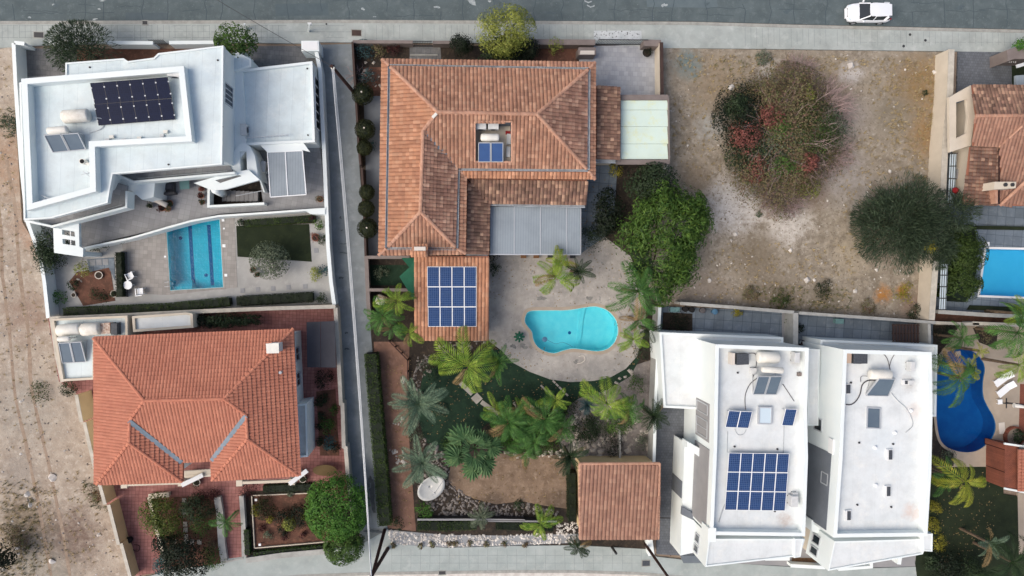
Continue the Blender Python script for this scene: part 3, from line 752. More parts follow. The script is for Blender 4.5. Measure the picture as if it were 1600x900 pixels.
# ------------------------------------------------------------ small kit
def solar_array(px4, z_lo, z_hi, cols, rows, label, m='pv', gap=.03, fm='alu', clips=False, zflat=None, base=None):
    """px4: corners TL, TR, BR, BL in the photo; z_hi for the top edge, z_lo for the bottom edge"""
    TL, TR = P(*px4[0], z_hi), P(*px4[1], z_hi); BR, BL = P(*px4[2], z_lo), P(*px4[3], z_lo)
    c = (TL+TR+BR+BL)/4; root = empty('solar_array', (c.x, c.y, base if base is not None else min(z_lo, z_hi)-.1), label, 'solar panels')
    ux = ((TR-TL)+(BR-BL)).normalized(); uy = ((TL-BL)+(TR-BR)); uy = (uy-ux*uy.dot(ux)).normalized(); nz = ux.cross(uy).normalized()
    W_ = ((TR-TL).length+(BR-BL).length)/2/cols; H_ = ((TL-BL).length+(TR-BR).length)/2/rows
    rot = Matrix((ux, uy, nz)).transposed().to_4x4()
    w, h = W_-gap, H_-gap
    pm = MB().prism([(-w/2, -h/2), (w/2, -h/2), (w/2, h/2), (-w/2, h/2)], -.035, 0)
    me = bpy.data.meshes.new('panel'); me.from_pydata(pm.v, [], pm.f); me.update(); me.materials.append(M[m])
    fmz = MB().ring([Vector((-w/2-.012, -h/2-.012)), Vector((w/2+.012, -h/2-.012)), Vector((w/2+.012, h/2+.012)), Vector((-w/2-.012, h/2+.012))], .035 if not clips else .018, -.04, .008)
    mf = bpy.data.meshes.new('frame'); mf.from_pydata(fmz.v, [], fmz.f); mf.update(); mf.materials.append(M[fm if not clips else 'darkmetal'])
    rl = root.location
    for r in range(rows):
        for q in range(cols):
            u = (q+.5)/cols; v = (r+.5)/rows
            p = TL.lerp(TR, u).lerp(BL.lerp(BR, u), v)
            o = bpy.data.objects.new('panel', me); COL.objects.link(o); o.parent = root
            o.matrix_local = Matrix.Translation(p-rl) @ rot
            f = bpy.data.objects.new('panel_frame', mf); COL.objects.link(f); f.parent = o
            if clips:
                pass
    mb = MB()
    for u in (.08, .36, .64, .92):
        a = TL.lerp(TR, u)-nz*.07; b = BL.lerp(BR, u)-nz*.07; mb.bar(a, b, .05)
        for k in (a.lerp(b, .1), a.lerp(b, .9)): mb.bar(k, Vector((k.x, k.y, (base if base is not None else k.z-.08))), .045)
    mb.build('support', M['alu'], root)
    if clips:
        cb = MB()
        for r in range(rows):
            for q in range(cols+1):
                for v in (.22, .78):
                    u = q/cols; p = TL.lerp(TR, u).lerp(BL.lerp(BR, u), (r+v)/rows)+nz*.015; cb.bar(p-ux*.05, p+ux*.05, .1, .03)
        cb.build('clamp', M['alu'], root)
    return root

def tank(root, a, b, r, m, name='tank'):
    a, b = Vector(a), Vector(b); d = (b-a).normalized(); mb = MB()
    ps = [a+d*.0, a+d*.05, a+d*.14, b-d*.14, b-d*.05, b]; rs = [r*.55, r*.86, r, r, r*.86, r*.55]
    n = 16; x = d.cross(Vector((0, 0, 1)));  x = x.normalized() if x.length > 1e-3 else Vector((1, 0, 0)); y = x.cross(d)
    vs = []; fs = []
    for p, q in zip(ps, rs): vs += [p+(x*math.cos(2*math.pi*i/n)+y*math.sin(2*math.pi*i/n))*q for i in range(n)]
    for k in range(5): fs += [(k*n+i, k*n+(i+1) % n, (k+1)*n+(i+1) % n, (k+1)*n+i) for i in range(n)]
    fs += [tuple(range(n-1, -1, -1)), tuple(5*n+i for i in range(n))]
    mb.add(vs, fs)
    return mb.build(name, M[m], root, smooth=True)

def heater(col4, zr, label, tanks, cm='collector', ncol=2, hi=1.15, lo=.15, group=None):
    """solar water heater: sloping collectors (pixel corners TL TR BR BL) and tanks [(x0,y0,x1,y1,z,r,mat)]"""
    TL, TR, BR, BL = P(*col4[0], zr+hi), P(*col4[1], zr+hi), P(*col4[2], zr+lo), P(*col4[3], zr+lo)
    c = (TL+TR+BR+BL)/4; root = empty('solar_water_heater', (c.x, c.y, zr), label, 'water heater', group)
    nz = (TR-TL).cross(TL-BL).normalized()
    if nz.z < 0: nz = -nz
    for i in range(ncol):
        a, b = TL.lerp(TR, i/ncol+.02), TL.lerp(TR, (i+1)/ncol-.02); d, e = BL.lerp(BR, i/ncol+.02), BL.lerp(BR, (i+1)/ncol-.02)
        g = MB(); g.add([a, b, e, d, a-nz*.08, b-nz*.08, e-nz*.08, d-nz*.08], [(0, 3, 2, 1), (4, 5, 6, 7), (0, 1, 5, 4), (1, 2, 6, 5), (2, 3, 7, 6), (3, 0, 4, 7)]).build('collector', M[cm], root)
        f = MB()
        for p, q in ((a, b), (b, e), (e, d), (d, a)): f.bar(p, q, .05, .11, up=nz)
        f.build('collector_frame', M['alu'], root)
    s = MB()
    for t in (.03, .97):
        a = TL.lerp(TR, t)-nz*.1; b = BL.lerp(BR, t)-nz*.1
        s.bar(a, b, .05); s.bar(a, Vector((a.x, a.y, zr)), .05); s.bar(b, Vector((b.x, b.y, zr)), .05); s.bar(Vector((a.x, a.y, zr+.05)), Vector((b.x, b.y, zr+.05)), .04)
    s.build('support', M['alu'], root)
    for (x0, y0, x1, y1, z, r, m) in tanks:
        a, b = P(x0, y0, z), P(x1, y1, z); tank(root, a, b, r, m)
        s = MB()
        for t in (.2, .8):
            p = a.lerp(b, t); s.bar(Vector((p.x, p.y, zr)), p-Vector((0, 0, r*.8)), .06); s.bar(p-Vector((.0, r, r*.9)), p+Vector((0, r, -r*.9)), .05)
        s.build('tank_stand', M['alu'], root)
    return root

def ac_unit(px, py, w, d, h, z, label, ang=0., m='ac', top='acdark', group=None, fan=True, name='air_conditioner'):
    c = P(px, py, z+h); root = empty(name, (c.x, c.y, z), label, 'air conditioner', group); u = (math.cos(ang), math.sin(ang))
    MB().obox(c, u, w, d, z+.06, z+h).build('casing', M[m], root, bevel=.02)
    v = Vector((-u[1], u[0], 0)); fc = c-v*(d/2+.01)
    g = MB(); pc = Vector((fc.x, fc.y, z+.06+(h-.06)/2)); rad = min(w*.3, (h-.06)*.4); n = 14
    vs = [pc+(Vector((u[0], u[1], 0))*math.cos(2*math.pi*i/n)+Vector((0, 0, 1))*math.sin(2*math.pi*i/n))*rad-v*.012 for i in range(n)]
    g.add(vs, [tuple(range(n))]).build('fan_grille', M['acdark'], root)
    f = MB()
    for s in (-.35, .35): f.obox((c.x+u[0]*w*s, c.y+u[1]*w*s), (-u[1], u[0]), d*1.1, .06, z, z+.06)
    f.build('foot', M['darkmetal'], root)
    return root

def pipe(name, px, z, r, m, label, cat='pipe', zs=None):
    pts = [P(x, y, zs[i] if zs else z) for i, (x, y) in enumerate(px)]
    return MB().tube(smooth_path(pts, 5), r, 5).build(name, M[m], None, smooth=True, label=label, cat=cat)

def smooth_path(p, k=5, closed=False):
    out = []; n = len(p)
    for i in range(n-1 if not closed else n):
        p0 = p[(i-1) % n] if closed or i else p[0]; p1 = p[i]; p2 = p[(i+1) % n]; p3 = p[(i+2) % n] if closed or i < n-2 else p[-1]
        for j in range(k):
            t = j/k
            out.append(.5*((2*p1)+(-p0+p2)*t+(2*p0-5*p1+4*p2-p3)*t*t+(-p0+3*p1-3*p2+p3)*t**3))
    if not closed: out.append(p[-1])
    return out

def pool(px, zt, depth, lining, wmat, label, smooth=False, name='swimming_pool', cop=.25, copm='stamped', wl=.12, extra=None):
    """px: water edge at height zt"""
    e = PP(px, zt)
    if area2(e) < 0: e = e[::-1]
    if smooth: e = smooth_path(e, 5, True)
    c = sum(e, Vector())/len(e); root = empty(name, (c.x, c.y, zt-depth), label, 'pool')
    n = len(e); b = MB()
    low = [(p.x, p.y, zt-depth) for p in e]
    b.add(low+[(p.x, p.y, zt-.004) for p in e], [tuple(range(n))]+[(i+n, (i+1) % n+n, (i+1) % n, i) for i in range(n)])
    b.build('basin', M[lining], root)
    MB().add([(p.x, p.y, zt-wl) for p in e], [tuple(range(n))]).build('water', M[wmat], root)
    out = inset(e, -cop)
    MB().ring(out, cop, zt-.06, zt+.012).build('coping', M[copm], root)
    return root, e

def manhole(px, py, w, d, z, label, m='darkmetal', ang=0., group=None):
    c = P(px, py, z); root = empty('manhole_cover', (c.x, c.y, z), label, 'manhole cover', group)
    MB().ring([Vector((c.x+a*(w/2+.07), c.y+b*(d/2+.07), 0)) for a, b in ((-1, -1), (1, -1), (1, 1), (-1, 1))], .07, z-.02, z+.012).build('frame', M['kerb'], root)
    MB().obox(c, (1, 0), w, d, z-.02, z+.008).build('cover', M[m], root)
    return root

def pot(px, py, r, label, leaf=None, m='pot', z=.1, h=.35, seed=1, name='plant_pot', lr=1.3, group=None):
    c = P(px, py, z+h); root = empty(name, (c.x, c.y, z), label, 'plant pot', group)
    MB().lathe((c.x, c.y), [(r*.65, z), (r*.95, z+h*.8), (r*1.05, z+h*.82), (r*1.05, z+h), (r*.88, z+h), (r*.85, z+h*.85)], 12).build('pot', M[m], root)
    MB().disc((c.x, c.y), r*.86, z+h*.8, z+h*.86, 12).build('soil', M['darksoil'], root)
    if leaf:
        V, F = cloud((c.x, c.y, z+h+r*.7), (r*lr, r*lr, r*.9), int(90+r*300), .1, seed=seed, clumps=8, spread=.3); link('foliage', npmesh('foliage', V, F), M[leaf], root)
    return root

def slab_row(root_name, pxs, w, d, z, m, label, cat='stepping stone', ang=0., group='stepping stones', t=.03, labels=None):
    for i, (x, y) in enumerate(pxs):
        c = P(x, y, z)
        MB().obox(c, (math.cos(ang), math.sin(ang)), w, d, z-t, z+.025).build('stepping_stone', m, None, label=labels[i] if labels else label, cat=cat, group=group)
# ================================================================ pools first: the ground has holes there
from mathutils.geometry import tessellate_polygon
POOL_A = [(259, 346), (343, 338), (349, 449), (266, 454)]
POOL_C = [(821, 494), (828, 486), (853, 485), (887, 484.5), (913, 480.5), (931, 479), (949, 485), (962, 499), (966, 517), (961, 534), (949, 545.5), (933, 549), (913, 546.7), (895, 545), (880, 548), (866, 552), (851, 549), (839, 541), (833, 530), (831, 519), (825, 511), (820, 503)]
POOL_F = [(1541, 389), (1680, 392), (1680, 467), (1531, 461)]
POOL_G = [(1477, 555), (1488, 547), (1505, 545), (1522, 550), (1534, 562), (1539, 576), (1536, 598), (1537, 620), (1545, 638), (1552, 650), (1556, 666), (1551, 683), (1537, 698), (1520, 706), (1496, 705), (1474, 694), (1465, 670), (1462, 620), (1465, 580)]

def tess(outer, holes, z, z0=None, name='ground', m=None, parent=None, **kw):
    polys = [[Vector((p[0], p[1], 0)) for p in outer]]+[[Vector((p[0], p[1], 0)) for p in h] for h in holes]
    tr = tessellate_polygon(polys); flat = [p for q in polys for p in q]
    mb = MB(); fs = []
    for t in tr:
        a, b, c = (flat[i] for i in t)
        fs.append(tuple(t) if (b-a).cross(c-a).z > 0 else tuple(t)[::-1])
    mb.add([(p.x, p.y, z) for p in flat], fs)
    if z0 is not None:
        for q in polys:
            n = len(q); s = 1 if (area2(q) > 0) == (q is polys[0]) else -1
            mb.add([(p.x, p.y, z) for p in q]+[(p.x, p.y, z0) for p in q], [((i, n+i, n+(i+1) % n, (i+1) % n) if s > 0 else (i, (i+1) % n, n+(i+1) % n, n+i)) for i in range(n)])
    return mb.build(name, m, parent, **kw)

def hole_px(px, z, grow=-.02, smooth=False):
    e = PP(px, z)
    if area2(e) < 0: e = e[::-1]
    if smooth: e = smooth_path(e, 5, True)
    return inset(e, grow)
HA, HC, HF, HG = hole_px(POOL_A, .12), hole_px(POOL_C, .14, smooth=True), hole_px(POOL_F, .14), hole_px(POOL_G, .14, smooth=True)
big = [(-260, -260), (260, -260), (260, 260), (-260, 260)]
tess(big, [HA, HC, HF, HG], -.05, name='ground', m=M['soil'], kind='structure')

# ================================================================ roads, pavements, lane
def road(px, name='road', z=0., m='asphalt'): return sheet(name, px, z, M[m], z0=-.04)
road([(-1400, -260), (3000, -260), (3000, 70), (1600, 46), (1240, 38), (1080, 33.5), (540, 31), (300, 32), (0, 33), (-1400, 35)])
KT = [(-1400, 36), (0, 35.5), (300, 34.5), (540, 33.5), (1080, 36.5), (1240, 41), (1600, 49), (3000, 76)]
def band(pts, w0, w1, z):
    """world polygon along a polyline with offsets w0, w1 metres to its right (south)"""
    p = PP(pts, z); a = []; b = []
    for i, q in enumerate(p):
        d = (p[min(i+1, len(p)-1)]-p[max(i-1, 0)]).normalized(); nrm = Vector((d.y, -d.x, 0)); a.append(q+nrm*w0); b.append(q+nrm*w1)
    return a+b[::-1]
MB().prism(band(KT, -.14, .14, .12), -.04, .135).build('kerb', M['kerb'], None, kind='structure')
sheet('pavement', [(-1400, 39), (0, 38), (300, 37), (540, 36), (1080, 39), (1240, 43.5), (1600, 51.5), (3000, 79), (3000, 110), (1600, 82), (1480, 80), (1160, 76), (1040, 75), (930, 68), (500, 66), (470, 68), (340, 66), (80, 70), (0, 75), (-1400, 82)], .12, M['pave'])
# cracks across the old asphalt, and worn paint
ck = MB(); rr = random.Random(5)
for x in list(range(-300, 1900, 47)):
    x0 = x+rr.uniform(-12, 12); pts = [P(x0+rr.uniform(-3, 3), y, .003) for y in (-120, -60, -30, -8, 6, 18, 31+max(0, (x-900)*.018))]
    for a, b in zip(pts[:-1], pts[1:]):
        if rr.random() < .85: ck.add([a+Vector((-.035, 0, 0)), b+Vector((-.03, 0, 0)), b+Vector((.03, 0, 0)), a+Vector((.035, 0, 0))], [(0, 1, 2, 3)])
for k in range(26):
    x0, y0 = rr.uniform(0, 1600), rr.uniform(-6, 28); pts = [P(x0+i*9, y0+rr.uniform(-1.6, 1.6), .0065) for i in range(rr.randint(3, 9))]
    for a, b in zip(pts[:-1], pts[1:]): ck.add([a+Vector((0, -.022, 0)), b+Vector((0, -.022, 0)), b+Vector((0, .022, 0)), a+Vector((0, .022, 0))], [(0, 1, 2, 3)])
for i, q in enumerate(([(430, 6), (512, 5), (514, 24), (431, 25)], [(1010, -4), (1120, -3), (1121, 12), (1011, 11)], [(196, 20), (262, 20), (262, 31), (196, 31)])): MB().prism(PP(q, .0022), -.02, .0022).build('road_patch', mat('repair_patch_%d' % i, [(84, 96, 101), (98, 110, 114), (80, 91, 96)][i], [(78, 90, 95), (90, 102, 107), (86, 97, 102)][i], scale=1.5, rough=.9), None, kind='structure')
ck.build('road_cracks', M['crack'], None, kind='structure')
rp = MB()
for i, (x, y, a, b) in enumerate([(738, 3, 7, 4), (683, 11, 4, 2), (567, 14, 3, 2), (765, 2, 2, 2), (585, 26, 2, 1), (160, 1, 5, 1), (155, 14, 3, 1), (1038, 8, 4, 3), (46, 27, 2, 2), (83, 7, 1.5, 1.5), (148, 30, 4, 1.5)]):
    p = PP(blob(x, y, a, b, 12, .35, i), .011); rp.add(p, [tuple(range(len(p)))])
for (x, y) in ((919, 2), (923, 9)):
    p = PP([(x-6, y-2), (x, y+1), (x+6, y-1), (x+6, y+1), (x, y+3), (x-6, y)], .011); rp.add(p, [tuple(range(6))])
oil = MB()
for i, (x, y, a, b) in enumerate([(470, 16, 5, 2), (634, 8, 3, 2), (860, 20, 7, 2), (1105, 6, 4, 2), (1230, 18, 6, 3), (1500, 12, 7, 3), (330, 10, 4, 2), (88, 8, 6, 2)]):
    p = PP(blob(x, y, a, b, 14, .3, i+30), .0095); oil.add(p, [tuple(range(len(p)))])
oil.build('oil_stain', mat('oil_stain', (74, 86, 91), (84, 96, 101), scale=4, rough=.7), None, kind='structure')
rp.build('road_marking', M['roadpaint'], None, kind='structure')
# pavement joints: thin recessed lines between slabs, set as narrow strips
jt = MB()
for x in range(-60, 1700, 9):
    if 440 < x < 560 or 1160 > x > 950: continue
    y0, y1 = (38, 64) if x < 900 else (44+(x-1240)*.022, 74)
    if rr.random() < .8:
        a, b = P(x, y0+1, .1235), P(x+.4, y1-rr.uniform(0, 6), .1235); jt.add([a, b, b+Vector((.022, 0, 0)), a+Vector((.022, 0, 0))], [(0, 1, 2, 3)])
for y in (40.5, 50, 59):
    for x in range(-60, 560, 30):
        if rr.random() < .75:
            a, b = P(x, y, .1265), P(x+28, y-.3, .1265); jt.add([a, b, b+Vector((0, .022, 0)), a+Vector((0, .022, 0))], [(0, 1, 2, 3)])
for x in range(1330, 1640, 14):
    a, b = P(x, 66, .1265), P(x+11, 66.5, .1265); jt.add([a, b, b+Vector((0, .02, 0)), a+Vector((0, .02, 0))], [(0, 1, 2, 3)])
jt.build('pavement_joints', M['joint'], None, kind='structure')
# lane of concrete bays between the houses
LW = [(500, 70), (508, 150), (514, 300), (520, 400), (526, 470), (533, 560), (541, 660), (548, 740), (556, 800), (566, 850)]
LE = [(553, 68), (556, 150), (560, 240), (566, 320), (571, 400), (576, 480), (582, 550), (590, 650), (598, 750), (606, 830)]
def at_y(path, y):
    for a, b in zip(path[:-1], path[1:]):
        if a[1] <= y <= b[1]: t = (y-a[1])/(b[1]-a[1]); return (a[0]+(b[0]-a[0])*t, y)
    return path[0] if y < path[0][1] else path[-1]
lane = empty('lane', (0, 0, 0), kind='structure') if False else None
base = sheet('lane', LW+LE[::-1], .096, M['joint'])
ys = [70, 104, 138, 176, 216, 258, 300, 342, 384, 426, 470, 514, 558, 602, 646, 690, 734, 778, 826]
for i, (y0, y1) in enumerate(zip(ys[:-1], ys[1:])):
    a, b, c, d = at_y(LW, y0), at_y(LE, y0), at_y(LE, y1-.35), at_y(LW, y1-.35)
    m1, m2 = ((a[0]+b[0])/2, a[1]), ((c[0]+d[0])/2, c[1])
    for q in ([a, (m1[0]-.15, m1[1]), (m2[0]-.15, m2[1]), d], [(m1[0]+.15, m1[1]), b, c, (m2[0]+.15, m2[1])]):
        w = PP(q, .11); k = random.Random(i*3+int(q[0][0])).uniform(-.002, .002)
        MB().prism(w, .06, .112+k, bottom=False).build('slab', M['lane'], base)
# tar stains on the lane
st = MB()
for i, (x, y, a, b) in enumerate([(582, 775, 5, 20), (584, 830, 12, 3), (537, 395, 7, 1.2), (537, 381, 5, .8), (533, 434, 3, 2), (534, 360, 2, 1), (532, 340, 2, 1.6), (541, 520, 2, 2), (542, 545, 3, 2), (577, 752, 3, 9)]):
    p = PP(blob(x, y, a, b, 14, .35, i), .1185); st.add(p, [tuple(range(len(p)))])
st.build('stain', mat('tar_stain', (70, 76, 80), (92, 98, 100), scale=3, rough=.6), None, kind='structure')

# bottom pavement, kerb and road
KB = [(-1400, 1075), (300, 915), (470, 900), (590, 896), (800, 893), (900, 893), (1000, 896), (1100, 905), (1300, 912), (3000, 930)]
sheet('pavement', [(225, 902), (300, 884), (345, 874), (400, 868), (520, 858), (566, 850), (606, 827), (612, 850), (700, 856), (800, 853), (900, 852), (1010, 858), (1026, 870), (1080, 876), (1300, 890), (1480, 884), (3000, 890), (3000, 932), (1300, 914), (1100, 907), (1000, 898), (900, 895), (800, 895), (590, 898), (470, 902), (300, 917), (200, 930)], .118, M['pave2'])
MB().prism(band(KB, -.13, .13, .12), -.04, .135).build('kerb', M['kerb'], None, kind='structure')
MB().prism([p for p in band(KB, .13, .6, .02)], -.04, .022).build('gutter_channel', M['stonew'], None, kind='structure')
MB().prism([p for p in band(KB, .6, 9, .02)], -.04, .0).build('road', M['asphalt'], None, kind='structure')
jb = MB()
for x in range(612, 1010, 15):
    a, b = P(x, 858, .122), P(x+rr.uniform(-1, 1), 890, .122); jb.add([a, b, b+Vector((.018, 0, 0)), a+Vector((.018, 0, 0))], [(0, 1, 2, 3)])
for y in (868, 880):
    for x in range(612, 1000, 30):
        a, b = P(x, y, .1245), P(x+28, y, .1245); jb.add([a, b, b+Vector((0, .018, 0)), a+Vector((0, .018, 0))], [(0, 1, 2, 3)])
jb.build('pavement_joints', M['joint'], None, kind='structure')

# ================================================================ vacant lots
LOT_L = [(-500, 82), (0, 76), (20, 73), (24, 180), (34, 346), (66, 400), (78, 500), (92, 560), (96, 596), (118, 612), (160, 770), (218, 900), (240, 1000), (-500, 1050)]
LOT_R = [(1035, 75), (1160, 77), (1482, 81), (1476, 200), (1470, 330), (1455, 500), (1240, 487), (1064, 473), (1030, 480), (1000, 420), (1040, 260), (1044, 150), (1034, 150)]
sheet('vacant_lot_ground', LOT_L, .08, M['soil_l'])
sheet('vacant_lot_ground', LOT_R, .08, M['soil_r'])
tk_ = mat('packed_wheel_track', (154, 136, 120), (138, 120, 104), (170, 154, 138), scale=1.6, rough=.95, bump=.6, bs=5)
for k_, (q, w0) in enumerate((([(10, 250), (24, 330), (30, 420), (44, 520), (50, 610), (70, 700), (92, 800), (110, 900)], .32), ([(-14, 250), (0, 340), (4, 430), (16, 530), (24, 620), (44, 710), (64, 810), (80, 900)], .32))):
    pts = PP(q, .084); pts = smooth_path(pts, 4); a, b = [], []; rq = random.Random(k_)
    for i, p in enumerate(pts):
        d = (pts[min(i+1, len(pts)-1)]-pts[max(i-1, 0)]).normalized(); n_ = Vector((-d.y, d.x, 0)); a.append(p+n_*(w0*rq.uniform(.5, 1.1)/2)); b.append(p-n_*(w0*rq.uniform(.5, 1.1)/2))
    MB().prism(a+b[::-1], .0, .0842, bottom=False).build('wheel_track', tk_, None, kind='structure')
stones('loose_stones', [[(0, 90), (24, 180), (34, 346), (78, 500), (100, 596), (118, 612), (160, 770), (218, 900), (0, 900)]], M['stoned'], 1.0, .06, .2, 3, label='small grey stones scattered over the bare left lot', cat='stones')
stones('loose_stones', [[(0, 90), (30, 346), (92, 590), (150, 770), (210, 900), (0, 900)]], M['stonew'], .25, .1, .28, 4, label='pale bright stones scattered over the bare left lot', cat='stones')
stones('loose_stones', [[(1045, 82), (1475, 88), (1465, 330), (1450, 495), (1070, 470), (1110, 380), (1050, 250)]], M['stonew'], .22, .07, .24, 5, label='pale stones scattered over the right vacant lot', cat='stones')
stones('loose_stones', [[(1060, 400), (1450, 400), (1450, 495), (1070, 470)]], M['stone'], .7, .08, .26, 6, label='rubble along the low side of the right vacant lot', cat='stones')
tufts('dry_grass', [([(1380, 90), (1478, 90), (1470, 300), (1400, 260), (1350, 130)], 1.6), ([(1045, 85), (1380, 90), (1300, 130), (1100, 150)], 1.3), ([(1050, 150), (1110, 140), (1130, 300), (1050, 250)], .8), ([(1120, 380), (1340, 380), (1330, 490), (1080, 470)], .7), ([(1300, 250), (1350, 200), (1460, 300), (1330, 420)], .7)], M['drygrass'], 4.2, .28, 7, label='dry ochre grass on the right vacant lot', cat='grass')
tufts('dry_grass', [([(0, 90), (20, 90), (34, 346), (78, 500), (100, 596), (0, 600)], .4), ([(0, 740), (90, 760), (80, 900), (0, 900)], 2), ([(100, 700), (150, 770), (190, 880), (100, 880)], .7), ([(20, 590), (80, 600), (90, 700), (0, 700)], .3)], M['drygrass'], 3.2, .2, 8, label='sparse dry grass on the bare left lot', cat='grass')
tufts('weeds', [([(0, 740), (60, 760), (60, 900), (0, 900)], 1.2), ([(128, 745), (150, 760), (170, 800), (140, 795)], 3), ([(0, 150), (26, 170), (28, 230), (0, 215)], 2.), ([(1170, 445), (1330, 450), (1330, 490), (1170, 480)], 1.6), ([(1110, 95), (1260, 95), (1240, 115), (1130, 118)], .8)], M['greengrass'], 4, .3, 9, label='low green weeds growing on the vacant lots', cat='weeds')

# ================================================================ PLOT A: white modern house
sheet('driveway', [(38, 76), (120, 76), (120, 125), (38, 130)], .1, M['drivegrey'])
sheet('flower_bed', [(120, 76), (265, 76), (345, 72), (345, 110), (120, 125)], .1, M['redsoil'])
sheet('driveway', [(388, 72), (500, 72), (505, 110), (388, 110)], .104, M['drivegrey'])
yardA = PP([(30, 120), (500, 105), (514, 300), (522, 474), (80, 494), (66, 400)], .1)
tess(yardA, [inset(HA, -.02)], .1, name='yard', m=M['pebblecrete'], kind='structure')
dk = PP([(190, 372), (240, 335), (366, 325), (371, 449), (262, 461), (198, 458)], .106)
tess(dk, [HA], .118, -.04, name='pool_deck', m=M['pooldeck'], kind='structure')
sheet('lawn', [(369, 353), (483, 350), (487, 409), (371, 401)], .125, M['turf2'])
sheet('planting_strip', [(380, 345), (494, 335), (492, 349), (380, 354)], .14, M['darksoil'])
sheet('planting_bed', [(120, 425), (172, 418), (180, 470), (130, 478), (108, 440)], .125, M['redsoil'])
sheet('path', [(136, 405), (178, 402), (180, 440), (170, 418), (140, 425)], .13, M['yardblue'])
pr, _ = pool(POOL_A, .12, 1.4, 'pooltile2', 'water_lap', 'rectangular blue lap pool with two dark lane lines beside the white house', cop=.18, copm='pooldeck')
for (x0, x1) in ((296.5, 302.5), (326, 332)):
    a, b = P(x0, 346, -1.27), P(x1, 451, -1.27); MB().bar(a+Vector((0, -.3, .0)), b+Vector((0, .3, 0)), .3, .012).build('lane_line', M['poolstripe'], pr)
# pool ladder
for x, y in ((282, 372), (322, 430)): MB().disc(P(x, y, -1.25), .16, -1.279, -1.262, 12).build('drain', M['poolstripe'], pr)
MB().ring(inset(HA, .02), .03, -.26, .11).build('waterline_tile', M['pooltile'], pr)
for k in range(3): MB().prism(PP([(268+k*.5, 448-k*4), (300, 446-k*4), (300, 452), (268, 454)], -.3-.3*k), -1.27, -.3-.3*k).build('step', M['pooltile2'], pr)
lad = empty('pool_ladder', P(264, 445, .1), 'metal ladder over the corner of the lap pool', 'ladder')
for dy in (-3, 4):
    a = P(257, 444+dy, .15); b = P(259, 444+dy, .95); c = P(267, 443+dy, .9); d = P(269, 443+dy, -.8); MB().tube(smooth_path([a, b, c, d], 4), .025, 6).build('handrail', M['alu'], lad)
for k in range(3):
    MB().bar(P(268.5, 441, -.1-.3*k), P(268.5, 447, -.1-.3*k), .18, .03).build('rung', M['plastic'], lad)
for i, (x, y, w) in enumerate([(348.5, 344, .22), (350, 384, .26), (353, 430, .24), (258, 401, .16), (350, 357, .14)]):
    c = P(x, y, .13); MB().obox(c, (1, 0), w, w, .12, .15).build('skimmer_lid', M['plastic'], None, label=['white lid by the top right corner of the lap pool', 'white square lid on the deck right of the lap pool', 'white lid near the lower right corner of the lap pool', 'tiny white lid on the deck left of the lap pool', 'small round looking lid below the top right lap pool lid'][i], cat='lid')
slab_row('s', [(379, 454), (403, 452.5), (427, 451), (451, 449), (477, 447.5), (494, 391.5)], .36, .42, .11, M['slabg'], '', ang=R(2),
         labels=['grey stepping slab nearest the lap pool', 'grey slab second from the lap pool along the hedge', 'grey slab below the olive tree along the hedge', 'grey slab fourth from the lap pool along the hedge', 'grey slab at the wall end of the hedge path', 'grey slab alone right of the small lawn'])
for i, x in enumerate((143, 153, 163)):
    c = P(x+2, 410.5-i*.6, .13); MB().obox(c, (1, .05), .45, .5, .11, .155).build('stepping_stone', M['slabg'], None, label='grey square slab on the blue path, %s of three' % ('left', 'middle', 'right')[i], cat='stepping stone', group='slabs on the blue path')

# boundary walls
wall('boundary_wall', [(21, 67), (24, 130), (28, 190), (33, 260), (42, 345), (63, 402), (69, 440), (75, 497)], 1.6, M['white'], 'white garden wall along the bare lot, left of the white house', thick=.22)
wall('boundary_wall', [(22, 66.5), (38, 68)], 1.6, M['white'], 'short white front wall at the far left corner of the white house', thick=.22)
wall('boundary_wall', [(77, 67.5), (100, 67)], 1.6, M['white'], 'short white front wall behind the dark olive tree', thick=.22)
wall('boundary_wall', [(166, 66.5), (239, 67)], 1.4, M['white'], 'white front wall right of the dark olive tree', thick=.22)
wall('boundary_wall', [(264, 66.5), (338, 66)], 1.4, M['white'], 'white front wall left of the round green tree', thick=.22)
wall('boundary_wall', [(494, 80), (500, 110), (506, 232), (509, 300), (512, 380), (517, 440), (522, 476)], 1.7, M['white'], 'white garden wall along the lane, right of the white house', thick=.24)
gp = empty('gate_pillar', P(484, 70, 0), 'white gate pillar block at the driveway by the lane', 'gate pillar')
MB().prism(PP([(470.5, 63.5), (498, 63.5), (499, 79.5), (471, 80)], 2.), -.05, 2.).build('pillar', M['white'], gp, bevel=.02)
MB().prism(inset(PP([(470.5, 63.5), (498, 63.5), (499, 79.5), (471, 80)], 2.), .1), 2., 2.04).build('cap', M['whiteclean'], gp)
gt = empty('gate', P(252, 68, 0), 'small dark entrance gate in the white front wall', 'gate')
for k in range(9):
    a = P(241+k*2.7, 69.5, .1); MB().bar(a, a+Vector((0, 0, 1.2)), .04).build('bar', M['darkmetal'], gt)
MB().bar(P(240, 68.5, 1.25), P(264, 68.5, 1.25), .05).build('rail', M['darkmetal'], gt)

